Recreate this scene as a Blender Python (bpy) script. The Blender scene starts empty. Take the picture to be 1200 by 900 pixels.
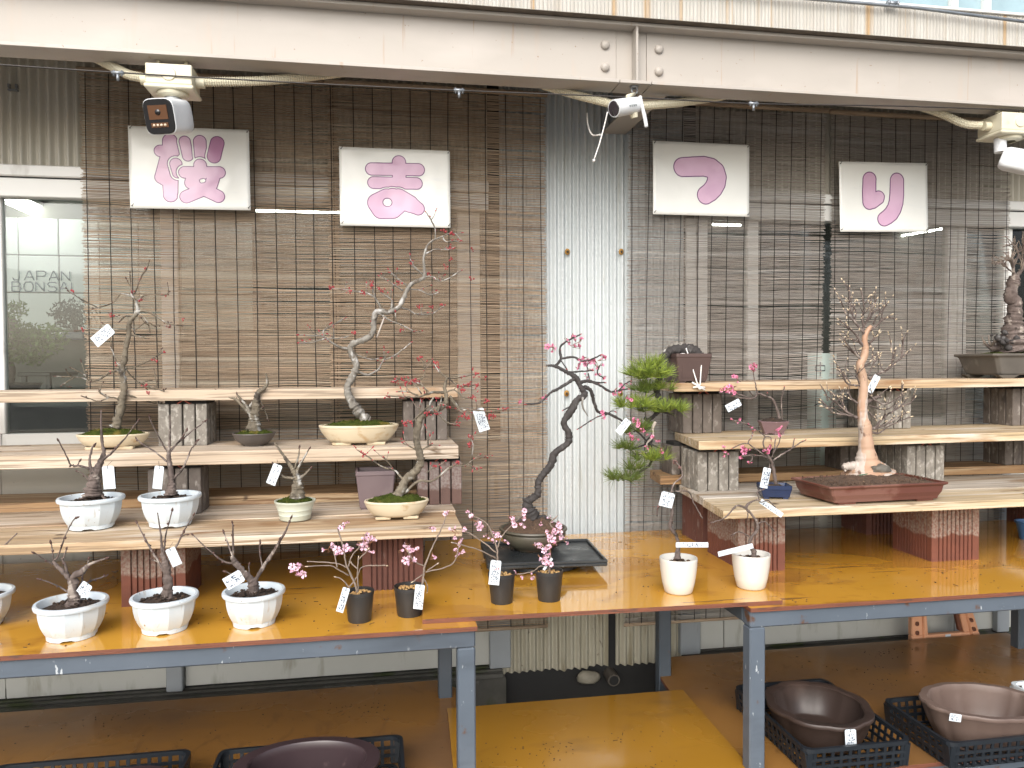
import bpy, bmesh, math, random
from mathutils import Vector, Matrix, noise as mnoise
import numpy as np

S = bpy.context.scene
COL = S.collection
R = math.radians
RNG = random.Random(7)

# ------------------------------------------------------------------ camera
EYE = 1.45
FOC, YAW, PITCH, ROLL = 900.0, 0.17138, 0.02423, -0.00432     # focal length in pixels of a 1200 px wide photo
fwv = Vector((math.sin(YAW)*math.cos(PITCH), math.cos(YAW)*math.cos(PITCH), -math.sin(PITCH)))
_r0 = Vector((math.cos(YAW), -math.sin(YAW), 0)); _u0 = _r0.cross(fwv)
rtv = _r0*math.cos(ROLL) + _u0*math.sin(ROLL)
upv = -_r0*math.sin(ROLL) + _u0*math.cos(ROLL)
cd = bpy.data.cameras.new('camera'); cam = bpy.data.objects.new('camera', cd); COL.objects.link(cam)
cd.sensor_width = 36; cd.sensor_fit = 'HORIZONTAL'; cd.lens = FOC/1200*36; cd.clip_start = .05; cd.clip_end = 400
cm = Matrix((rtv, upv, -fwv)).transposed().to_4x4(); cm.translation = (0, 0, EYE)
cam.matrix_world = cm
S.camera = cam

# ------------------------------------------------------------------ light
S.view_settings.view_transform = 'Standard'; S.view_settings.look = 'None'
S.view_settings.gamma = 1; S.view_settings.use_curve_mapping = False
S.view_settings.exposure = .95
S.cycles.max_bounces = 8; S.cycles.diffuse_bounces = 3; S.cycles.glossy_bounces = 4; S.cycles.transparent_max_bounces = 16
W = bpy.data.worlds.new('World'); S.world = W; W.use_nodes = True
nt = W.node_tree; nt.nodes.clear()
SUN_EL, SUN_AZ = R(36), R(200)          # azimuth measured clockwise from +Y: the sun stands behind the camera, a little to its left
sky = nt.nodes.new('ShaderNodeTexSky'); sky.sky_type = 'NISHITA'; sky.sun_disc = False
sky.sun_elevation = SUN_EL; sky.sun_rotation = SUN_AZ; sky.air_density = 1.0; sky.dust_density = 3.0; sky.ozone_density = 1.0
hs = nt.nodes.new('ShaderNodeHueSaturation'); hs.inputs['Saturation'].default_value = .55
bg = nt.nodes.new('ShaderNodeBackground'); bg.inputs['Strength'].default_value = .145
wo = nt.nodes.new('ShaderNodeOutputWorld')
nt.links.new(sky.outputs[0], hs.inputs['Color']); nt.links.new(hs.outputs[0], bg.inputs[0]); nt.links.new(bg.outputs[0], wo.inputs[0])
sd = bpy.data.lights.new('sun', 'SUN'); sd.energy = 1.2; sd.angle = R(60); sd.color = (1, .97, .93)
so = bpy.data.objects.new('sun', sd); COL.objects.link(so)
sdir = Vector((math.sin(SUN_AZ)*math.cos(SUN_EL), math.cos(SUN_AZ)*math.cos(SUN_EL), math.sin(SUN_EL)))
so.rotation_euler = sdir.to_track_quat('Z', 'Y').to_euler(); so.location = sdir*20

# ------------------------------------------------------------------ helpers: points of the place
def ray(px, py): return fwv + rtv*((px-600)/FOC) + upv*((450-py)/FOC)
def at(px, py, Y):                       # the point at depth Y (metres from the camera's foot to the wall) seen there
    d = ray(px, py); return d*(Y/d.y) + Vector((0, 0, EYE))
def onz(px, py, z):                      # the point at height z seen there
    d = ray(px, py); return d*((z-EYE)/d.z) + Vector((0, 0, EYE))
def pxm(p):                              # metres in one pixel at p
    return (p - Vector((0, 0, EYE))).dot(fwv)/FOC

# ------------------------------------------------------------------ helpers: materials
def ramp(nt, fac, lo, hi):
    n = nt.nodes.new('ShaderNodeMapRange'); n.inputs[1].default_value = lo; n.inputs[2].default_value = hi
    n.clamp = True; nt.links.new(fac, n.inputs[0]); return n.outputs[0]
def noise_node(nt, vec, scale, stretch=(1, 1, 1), detail=4, dist=0.0, rough=.55):
    mp = nt.nodes.new('ShaderNodeMapping'); mp.inputs['Scale'].default_value = stretch
    nt.links.new(vec, mp.inputs['Vector'])
    n = nt.nodes.new('ShaderNodeTexNoise'); n.inputs['Scale'].default_value = scale
    n.inputs['Detail'].default_value = detail; n.inputs['Distortion'].default_value = dist; n.inputs['Roughness'].default_value = rough
    nt.links.new(mp.outputs[0], n.inputs['Vector']); return n.outputs['Fac']
def mixc(nt, fac, a, b, mode='MIX'):
    m = nt.nodes.new('ShaderNodeMix'); m.data_type = 'RGBA'; m.blend_type = mode
    for s, v in ((0, fac), (6, a), (7, b)):
        if hasattr(v, 'links'): nt.links.new(v, m.inputs[s])
        else: m.inputs[s].default_value = v if s == 0 else (*v[:3], 1)
    return m.outputs[2]
MATS = {}
def M(name, c1, c2=None, scale=8, stretch=(1, 1, 1), rough=.6, rough2=None, rscale=None, bump=0, bscale=None, bstretch=None,
      metal=0, spec=.5, coat=0, layers=(), lo=.3, hi=.7, detail=5, dist=0, world=False, sss=0, zline=None):
    m = bpy.data.materials.new(name); m.use_nodes = True; nt = m.node_tree
    b = nt.nodes['Principled BSDF']; b.inputs['Roughness'].default_value = rough; b.inputs['Metallic'].default_value = metal
    b.inputs['Specular IOR Level'].default_value = spec; b.inputs['Coat Weight'].default_value = coat; b.inputs['Coat Roughness'].default_value = .08
    tc = nt.nodes.new('ShaderNodeTexCoord'); oi = nt.nodes.new('ShaderNodeObjectInfo')
    va = nt.nodes.new('ShaderNodeVectorMath'); va.operation = 'MULTIPLY_ADD'
    va.inputs[0].default_value = (0, 0, 0); nt.links.new(oi.outputs['Random'], va.inputs[0]); va.inputs[1].default_value = (37, 23, 11)
    nt.links.new(tc.outputs['Object'], va.inputs[2]); vec = va.outputs[0]
    if c2 is None: c2 = tuple(x*.82 for x in c1)
    f = ramp(nt, noise_node(nt, vec, scale, stretch, detail, dist), lo, hi)
    col = mixc(nt, f, c1, c2)
    for L in layers:                     # (colour, scale, stretch, lo, hi[, detail])
        g = ramp(nt, noise_node(nt, vec, L[1], L[2], L[5] if len(L) > 5 else 4, L[6] if len(L) > 6 else 0), L[3], L[4])
        col = mixc(nt, g, col, L[0])
    if zline:                            # (colour above the line, height, raggedness, noise scale): a tide mark on the thing itself
        sx = nt.nodes.new('ShaderNodeSeparateXYZ'); nt.links.new(tc.outputs['Object'], sx.inputs[0])
        nz = noise_node(nt, vec, zline[3], (1, 1, .35), 5)
        ma = nt.nodes.new('ShaderNodeMath'); ma.operation = 'MULTIPLY_ADD'; nt.links.new(nz, ma.inputs[0]); ma.inputs[1].default_value = zline[2]
        nt.links.new(sx.outputs[2], ma.inputs[2])
        g = ramp(nt, ma.outputs[0], zline[1]+zline[2]*.5, zline[1]+zline[2]*.5+.006)
        up = mixc(nt, ramp(nt, noise_node(nt, vec, 120, (1, 1, 1), 3), .35, .7), zline[0], c1)
        col = mixc(nt, g, col, up)
    nt.links.new(col, b.inputs['Base Color'])
    if rough2 is not None:
        g = ramp(nt, noise_node(nt, vec, rscale or scale, stretch, 4), .38, .62)
        mr = nt.nodes.new('ShaderNodeMapRange'); nt.links.new(g, mr.inputs[0]); mr.inputs[3].default_value = rough; mr.inputs[4].default_value = rough2
        nt.links.new(mr.outputs[0], b.inputs['Roughness'])
    if bump:
        g = noise_node(nt, vec, bscale or scale*4, bstretch or stretch, 5)
        bn = nt.nodes.new('ShaderNodeBump'); bn.inputs['Strength'].default_value = 1; bn.inputs['Distance'].default_value = bump
        nt.links.new(g, bn.inputs['Height']); nt.links.new(bn.outputs[0], b.inputs['Normal'])
    if sss: b.inputs['Subsurface Weight'].default_value = sss; b.inputs['Subsurface Radius'].default_value = (.01, .006, .004)
    MATS[name] = m; return m
def emis(name, c, s):
    m = bpy.data.materials.new(name); m.use_nodes = True; b = m.node_tree.nodes['Principled BSDF']
    b.inputs['Base Color'].default_value = (*c, 1); b.inputs['Emission Color'].default_value = (*c, 1); b.inputs['Emission Strength'].default_value = s
    return m

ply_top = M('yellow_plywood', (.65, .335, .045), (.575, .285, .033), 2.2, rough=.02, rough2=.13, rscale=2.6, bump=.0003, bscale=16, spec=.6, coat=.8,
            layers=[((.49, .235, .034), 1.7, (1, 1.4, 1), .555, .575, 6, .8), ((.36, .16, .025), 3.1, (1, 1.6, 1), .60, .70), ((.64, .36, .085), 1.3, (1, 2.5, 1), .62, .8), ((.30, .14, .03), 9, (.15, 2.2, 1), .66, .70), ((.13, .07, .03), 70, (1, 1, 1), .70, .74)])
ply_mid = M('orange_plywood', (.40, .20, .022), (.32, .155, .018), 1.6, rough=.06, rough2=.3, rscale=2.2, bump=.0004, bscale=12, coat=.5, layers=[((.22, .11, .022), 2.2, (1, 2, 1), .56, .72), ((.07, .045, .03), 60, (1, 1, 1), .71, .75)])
ply_low = M('muddy_shaded_plywood', (.32, .158, .04), (.25, .12, .034), 1.6, rough=.08, rough2=.45, rscale=2.2, bump=.0012, bscale=14, spec=.5,  # brown from mud, with the shade under the benches put into the colour
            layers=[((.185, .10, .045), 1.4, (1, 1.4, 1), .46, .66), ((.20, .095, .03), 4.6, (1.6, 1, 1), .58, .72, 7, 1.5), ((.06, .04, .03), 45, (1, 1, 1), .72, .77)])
ply_edge = M('plywood_edge', (.20, .066, .032), (.11, .038, .022), 30, (.3, 1, 8), rough=.6, bump=.001, layers=[((.07, .035, .025), 14, (1, 1, 3), .58, .7)])
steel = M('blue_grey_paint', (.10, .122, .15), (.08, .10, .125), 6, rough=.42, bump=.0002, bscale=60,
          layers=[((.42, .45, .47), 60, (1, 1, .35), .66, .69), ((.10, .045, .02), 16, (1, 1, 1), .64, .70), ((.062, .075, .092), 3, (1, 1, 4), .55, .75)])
steel_dark = M('shaded_rail_paint', (.075, .092, .112), (.055, .07, .086), 6, rough=.5, layers=[((.10, .05, .03), 20, (1, 1, 1), .66, .74)])  # darker copy of the bench paint, shade put into the colour
def wood(name, c1, c2, dark, pale):
    return M(name, c1, c2, 3.2, (.5, 11, 11), rough=.55, rough2=.75, rscale=6, bump=.0009, bscale=20, bstretch=(.4, 9, 9), lo=.38, hi=.62, dist=.6,
             layers=[(pale, 2.0, (.5, 7, 7), .50, .64, 5, 1.0), (tuple(x*.62 for x in c2), 6, (.4, 22, 22), .53, .58, 3, .3), (dark, 1.6, (.8, 4.5, 4.5), .55, .66, 7, 1.4), (tuple(x*.5 for x in dark), 3.3, (1.1, 5.5, 5.5), .64, .71, 5, .6), (tuple(x*.3 for x in dark), 9, (1, 1.5, 1.5), .70, .74, 2)])
wood_pale = wood('pale_cedar', (.52, .425, .325), (.44, .34, .24), (.31, .205, .12), (.62, .54, .445))
wood_warm = wood('warm_cedar', (.50, .375, .245), (.42, .29, .165), (.27, .155, .075), (.59, .50, .395))
wood_grey = wood('weathered_cedar', (.45, .395, .325), (.37, .305, .235), (.24, .165, .10), (.55, .51, .455))
wood_yel = wood('yellow_cedar', (.54, .43, .285), (.46, .345, .20), (.33, .205, .105), (.60, .53, .43))
wood_brown = wood('brown_cedar', (.36, .225, .11), (.30, .175, .08), (.19, .10, .05), (.45, .33, .2))
brick_grey = M('grey_brick', (.23, .21, .18), (.14, .125, .105), 30, rough=.85, bump=.0008, bscale=180,
               layers=[((.32, .30, .265), 70, (1, 1, .7), .52, .64), ((.10, .09, .08), 16, (1, 1, .6), .60, .72)])
brick_brown = M('brown_brick', (.14, .118, .10), (.095, .078, .066), 30, rough=.85, bump=.0006, bscale=200, layers=[((.24, .215, .19), 45, (1, 1, .6), .56, .68), ((.05, .04, .034), 20, (1, 1, .5), .60, .72)])
brick_tide = M('brown_brick_tide', (.13, .075, .06), (.10, .058, .048), 30, rough=.8, bump=.0006, bscale=200, zline=((.235, .20, .185), .05, .06, 14))
block_red = M('red_block', (.165, .055, .033), (.125, .043, .027), 20, rough=.75, bump=.0006, bscale=180, zline=((.27, .225, .19), .085, .10, 9))
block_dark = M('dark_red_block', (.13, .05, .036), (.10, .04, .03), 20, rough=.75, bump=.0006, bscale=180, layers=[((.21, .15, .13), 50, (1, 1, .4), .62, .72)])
pad_black = M('rubber_pad', (.02, .018, .017), rough=.8)
twine_red = M('red_twine', (.36, .075, .05), rough=.6)
white_glaze = M('white_plastic', (.60, .665, .70), (.565, .63, .67), 5, rough=.28, spec=.5, layers=[((.50, .45, .36), 9, (1, 1, 2), .60, .78), ((.46, .42, .36), 30, (3, 3, .25), .62, .74), ((.24, .19, .14), 60, (1, 1, 1), .69, .73)])
white_cup = M('white_ceramic', (.64, .625, .575), (.61, .595, .55), 5, rough=.22, spec=.55, layers=[((.55, .45, .3), 40, (1, 1, .5), .72, .8)])
cream = M('cream_glaze', (.60, .525, .385), (.54, .455, .315), 6, rough=.3, spec=.5, bump=.0003, layers=[((.44, .30, .16), 16, (1, 1, 1.4), .60, .72), ((.22, .15, .08), 60, (1, 1, 1), .71, .75)])
celadon = M('celadon_glaze', (.53, .56, .47), (.48, .51, .42), 6, rough=.3, layers=[((.52, .27, .22), 13, (1, 1, .7), .64, .74)])
clay_dark = M('dark_clay', (.10, .085, .075), (.075, .064, .058), 14, rough=.5, bump=.0004, layers=[((.18, .155, .13), 12, (1, 1, 1), .6, .72)])
clay_brown = M('brown_clay', (.098, .062, .053), (.078, .05, .044), 10, rough=.45, bump=.0003, layers=[((.15, .10, .085), 8, (1, 1, 1), .58, .74)])
clay_purple = M('purple_clay', (.155, .115, .118), (.13, .095, .10), 10, rough=.5, layers=[((.21, .165, .16), 8, (1, 1, 1), .58, .72)])
clay_hex = M('mauve_clay', (.20, .13, .135), (.16, .10, .108), 10, rough=.4)
clay_red = M('red_clay', (.135, .043, .027), (.10, .034, .024), 4, rough=.5, bump=.0003, layers=[((.165, .075, .055), 5, (1, 1, 1), .52, .56, 5)])
clay_grey = M('grey_brown_clay', (.125, .11, .09), (.085, .074, .062), 9, rough=.65, bump=.0006, layers=[((.25, .225, .185), 7, (1, 1, 1), .58, .7)])
clay_moko = M('chocolate_clay', (.050, .033, .027), (.036, .024, .020), 6, rough=.42, bump=.0004, layers=[((.095, .063, .05), 3.5, (1, 1, 1), .56, .72)])
clay_tan = M('light_brown_clay', (.15, .105, .085), (.115, .078, .064), 5, rough=.5, bump=.0003, layers=[((.215, .155, .13), 4, (1, 1, 1), .56, .7)])
clay_wine = M('wine_clay', (.052, .033, .036), (.038, .025, .028), 6, rough=.3, layers=[((.15, .10, .10), 12, (1, 1, 1), .62, .72)])
blue_glaze = M('navy_glaze', (.012, .028, .085), (.008, .018, .055), 8, rough=.25, spec=.6)
blue_plastic = M('blue_plastic', (.06, .16, .36), rough=.35)
black_poly = M('black_plastic_pot', (.022, .021, .021), (.032, .031, .03), 40, (1, 1, .2), rough=.42, layers=[((.10, .09, .075), 18, (1, 1, 1), .66, .78)])
basket_m = M('basket_plastic', (.010, .013, .017), (.015, .019, .024), 10, rough=.42)
basket_w = M('white_basket_plastic', (.70, .76, .80), rough=.4)
tray_m = M('black_tray', (.018, .021, .023), (.028, .032, .034), 4, rough=.22, rough2=.5, rscale=8, spec=.5, layers=[((.10, .11, .11), 30, (1, 1, 1), .68, .76)])
soil = M('soil', (.045, .028, .018), (.022, .014, .010), 60, rough=.95, bump=.004, bscale=120, layers=[((.11, .065, .035), 90, (1, 1, 1), .6, .68)])
soil_red = M('gritty_soil', (.115, .068, .040), (.055, .033, .022), 160, rough=.95, bump=.004, bscale=260, layers=[((.25, .165, .095), 170, (1, 1, 1), .64, .7), ((.035, .022, .015), 8, (1, 1, 1), .55, .7)])
moss_m = M('moss', (.062, .076, .014), (.03, .043, .008), 40, rough=1, bump=.004, bscale=160, spec=.1, layers=[((.16, .125, .03), 22, (1, 1, 1), .55, .68), ((.025, .022, .01), 35, (1, 1, 1), .62, .7)])
grit = M('pumice_grit', (.50, .33, .13), (.30, .16, .06), 50, rough=.9)
bark_grey = M('silver_bark', (.27, .255, .225), (.115, .10, .08), 38, (1, 1, .5), rough=.85, bump=.003, bscale=110, layers=[((.44, .43, .41), 40, (1, 1, .6), .55, .66), ((.10, .08, .06), 30, (1, 1, 1), .62, .7)])
bark_olive = M('olive_bark', (.19, .16, .115), (.085, .07, .05), 38, (1, 1, .5), rough=.85, bump=.003, bscale=110, layers=[((.36, .35, .32), 26, (1, 1, .6), .56, .63), ((.05, .04, .03), 24, (1, 1, 1), .58, .66)])
bark_brown = M('brown_bark', (.165, .128, .112), (.075, .055, .047), 38, (1, 1, .5), rough=.85, bump=.003, bscale=110, layers=[((.30, .255, .22), 32, (1, 1, .6), .57, .64), ((.035, .026, .021), 24, (1, 1, 1), .58, .66)])
bark_black = M('black_bark', (.052, .045, .042), (.030, .027, .026), 50, (1, 1, .3), rough=.8, bump=.002, bscale=120, layers=[((.125, .12, .115), 40, (1, 1, .4), .60, .70)])
bark_orange = M('orange_bark', (.43, .29, .20), (.36, .205, .125), 12, (1, 1, .5), rough=.6, bump=.0012, bscale=90, layers=[((.47, .405, .35), 9, (1.6, 1.6, .35), .555, .60), ((.20, .165, .125), 16, (1, 1, .4), .61, .66), ((.17, .10, .07), 40, (1, 1, .6), .62, .70)])
bark_white = M('white_bark', (.47, .42, .37), (.33, .275, .235), 16, rough=.7, bump=.001, layers=[((.42, .235, .14), 12, (1, 1, .6), .60, .65)])
twig_tan = M('tan_twig', (.25, .195, .155), (.18, .14, .11), 60, rough=.8)
twig_red = M('reddish_twig', (.20, .105, .09), (.15, .08, .07), 60, rough=.8)
bud_red = M('red_bud', (.42, .055, .065), (.24, .03, .035), 90, rough=.6)
bud_brown = M('brown_bud', (.085, .045, .035), rough=.7)
bud_tan = M('pale_bud', (.60, .50, .36), (.45, .35, .23), 60, rough=.7)
petal = M('pink_petal', (.84, .50, .63), (.76, .32, .48), 90, rough=.6, sss=.1)
petal_hot = M('deep_pink_petal', (.80, .36, .50), (.62, .12, .27), 90, rough=.6, sss=.1)
petal_pale = M('pale_pink_petal', (.86, .64, .73), (.80, .44, .58), 90, rough=.6, sss=.1)
calyx = M('bronze_calyx', (.24, .11, .055), rough=.7)
needle_m = M('pine_needle', (.30, .37, .06), (.17, .25, .035), 30, rough=.5, spec=.3)
needle_d = M('dark_pine_needle', (.15, .19, .04), (.08, .13, .03), 30, rough=.5, spec=.3)
leaf_d = M('juniper_foliage', (.12, .19, .055), (.06, .11, .03), 12, rough=.7)
leaf_b = M('blue_green_foliage', (.03, .05, .045), (.02, .035, .03), 12, rough=.7)
paper = M('tag_paper', (.60, .66, .70), (.57, .63, .67), 20, rough=.45)
ink = M('blue_black_ink', (.035, .045, .09), rough=.6)
ink_red = M('red_ink', (.32, .06, .08), rough=.6)
wire_m = M('dark_wire', (.03, .025, .022), rough=.5)
cord_white = M('white_cord', (.76, .74, .70), rough=.7)
poster_m = M('laminated_paper', (.88, .885, .84), (.845, .85, .805), 3, rough=.22, spec=.5, bump=.0016, bscale=7, layers=[((.82, .83, .80), 12, (.5, 1, 3), .60, .72)])
pink_m = M('pink_lettering', (.71, .465, .625), (.66, .415, .58), 6, rough=.22, spec=.5, lo=.45, hi=.55, bump=.0012, bscale=7)
pink_d = M('deep_pink_lettering', (.52, .26, .43), (.48, .235, .40), 6, rough=.22, spec=.5)
purple_m = M('purple_outline', (.21, .085, .21), rough=.25, spec=.5)
beam_m = M('beige_pink_paint', (.405, .372, .332), (.375, .342, .304), 2.2, rough=.5, bump=.0004, bscale=30, layers=[((.47, .43, .39), 1.2, (1, 1, 3), .55, .75), ((.26, .19, .13), 70, (1, 1, 1), .70, .74), ((.36, .27, .19), 9, (5, 1, .25), .66, .76), ((.42, .345, .28), 5, (3, 1, .4), .62, .8)])
fascia_m = M('stained_fascia', (.46, .445, .405), (.395, .375, .335), 5, (6, 1, .3), rough=.7, bump=.0006,
             layers=[((.38, .35, .30), 11, (9, 1, .08), .52, .66), ((.36, .225, .095), 3.5, (5, 1, .06), .60, .68), ((.30, .15, .045), 2.2, (9, 1, .04), .67, .71), ((.23, .17, .11), 16, (5, 1, .15), .70, .76)])
galv = M('galvanised', (.30, .32, .34), (.22, .24, .26), 30, rough=.4, metal=.6)
corr = M('corrugated_white', (.54, .575, .58), (.49, .525, .53), 2, (6, 1, .6), rough=.42, layers=[((.40, .40, .36), 5, (6, 1, .3), .60, .74), ((.30, .24, .15), 30, (1, 1, 1), .74, .78)])
corr_low = M('corrugated_stained', (.42, .395, .31), (.34, .315, .24), 4, (5, 1, .5), rough=.6, layers=[((.24, .21, .14), 7, (5, 1, .3), .56, .70), ((.09, .075, .05), 30, (1, 1, .6), .68, .74)])
corr_up = M('corrugated_cream', (.56, .53, .455), (.50, .475, .40), 3, (6, 1, .6), rough=.5, layers=[((.38, .35, .28), 6, (6, 1, .3), .6, .74)])
alu = M('white_frame', (.76, .76, .73), (.71, .71, .68), 3, rough=.42, layers=[((.42, .40, .36), 8, (1, 1, .4), .62, .74)])
panel_m = M('grey_white_panel', (.475, .475, .435), (.42, .42, .38), 3, rough=.55, bump=.0004, layers=[((.30, .29, .24), 8, (2, 1, .5), .60, .74), ((.12, .11, .09), 60, (1, 1, 1), .72, .76)])
alu_grey = M('grey_post', (.30, .32, .335), (.26, .28, .29), 6, rough=.4, layers=[((.16, .155, .14), 8, (2, 1, .4), .58, .72)])
concrete = M('mossy_concrete', (.095, .092, .08), (.06, .059, .05), 8, rough=.9, bump=.003, layers=[((.04, .05, .015), 6, (1, 1, 1), .54, .66), ((.16, .155, .14), 14, (1, 1, 1), .66, .74)])
ground_m = M('wet_ground', (.018, .017, .016), (.011, .011, .010), 5, rough=.25, rough2=.7, bump=.004, bscale=20)
asphalt = M('forecourt_asphalt', (.17, .165, .155), (.13, .127, .12), 6, rough=.8, bump=.003, bscale=60)
dark_gap = M('dark_gap', (.02, .02, .02), rough=.8)
reed_m = M('reed', (.47, .36, .25), (.285, .20, .13), 5, (2.2, 1, 150), rough=.75, detail=3,
           layers=[((.54, .43, .31), 6, (1.6, 1, 140), .56, .70), ((.085, .055, .037), 5, (1.3, 1, 110), .60, .70), ((.22, .15, .097), 3, (.35, 1, 9), .58, .74), ((.52, .44, .335), 3, (.3, 1, 12), .57, .68), ((.085, .055, .037), 5, (1.3, 1, 110), .60, .70)])
reed_g = M('weathered_reed', (.44, .39, .34), (.28, .24, .205), 5, (2.2, 1, 150), rough=.78, detail=3,
           layers=[((.49, .45, .405), 6, (1.6, 1, 140), .55, .70), ((.075, .055, .043), 5, (1.3, 1, 110), .60, .70), ((.21, .175, .145), 3, (.35, 1, 9), .60, .75), ((.49, .465, .43), 3, (.3, 1, 12), .54, .66), ((.075, .055, .043), 5, (1.3, 1, 110), .60, .70)])
blind_cord = M('blind_cord', (.022, .018, .016), rough=.8)
cam_white = M('camera_white', (.76, .78, .79), rough=.3)
cam_ivory = M('ivory_plastic', (.64, .60, .46), (.60, .56, .42), 10, rough=.42, layers=[((.45, .40, .29), 20, (1, 1, 1), .66, .78)])
cam_black = M('camera_glass', (.012, .011, .011), rough=.08, spec=.7)
cam_amber = M('amber_lens_window', (.12, .055, .025), rough=.12, spec=.6)
led_m = M('camera_led', (.62, .50, .36), rough=.2)
stool_m = M('orange_plastic', (.68, .35, .20), (.62, .31, .175), 6, rough=.5)
stool_d = M('brown_plastic', (.15, .055, .03), rough=.5)
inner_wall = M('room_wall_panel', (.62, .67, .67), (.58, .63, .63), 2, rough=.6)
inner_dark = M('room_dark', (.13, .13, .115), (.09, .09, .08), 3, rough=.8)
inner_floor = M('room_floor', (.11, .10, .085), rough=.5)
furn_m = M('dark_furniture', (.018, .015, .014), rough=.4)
lamp_m = emis('lit_tube', (1, .97, .88), 14.0)
letter_m = M('grey_vinyl', (.25, .275, .275), rough=.5)
notice_m = M('pale_green_notice', (.50, .60, .56), rough=.6)
upper_wall_m = M('upper_wall', (.50, .54, .54), rough=.6)
upper_pane_m = M('upper_pane', (.30, .42, .46), rough=.08, spec=.8)  # opaque panes, the reflected sky put into their blue colour
stone_m = M('wet_stone', (.14, .125, .10), (.09, .08, .065), 20, rough=.6, bump=.003)
rust = M('rust_stain', (.42, .24, .06), (.30, .15, .03), 60, rough=.8)
black_hole = M('screw_head', (.03, .025, .02), rough=.5)

glass = bpy.data.materials.new('window_glass'); glass.use_nodes = True; g = glass.node_tree; g.nodes.clear()
o_ = g.nodes.new('ShaderNodeOutputMaterial'); mx = g.nodes.new('ShaderNodeMixShader'); tr = g.nodes.new('ShaderNodeBsdfTransparent'); gl = g.nodes.new('ShaderNodeBsdfGlossy')
gl.inputs['Roughness'].default_value = .02; tr.inputs['Color'].default_value = (.86, .90, .89, 1); fr = g.nodes.new('ShaderNodeFresnel'); fr.inputs['IOR'].default_value = 1.5
g.links.new(fr.outputs[0], mx.inputs[0]); g.links.new(tr.outputs[0], mx.inputs[1]); g.links.new(gl.outputs[0], mx.inputs[2]); g.links.new(mx.outputs[0], o_.inputs[0])

# ------------------------------------------------------------------ helpers: objects
def origin(o):
    v = Vector((0, 0, 0))
    while o is not None: v += o.location; o = o.parent
    return v
def tag(o, label=None, cat=None, group=None, kind=None):
    if label: o['label'] = label
    if cat: o['category'] = cat
    if group: o['group'] = group
    if kind: o['kind'] = kind
    return o
def thing(name, label, cat, loc, group=None):
    o = bpy.data.objects.new(name, None); COL.objects.link(o); o.location = loc; o.empty_display_size = .05
    return tag(o, label, cat, group)
def smoothstep(a, b, x):
    t = min(1, max(0, (x-a)/(b-a))); return t*t*(3-2*t)

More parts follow.
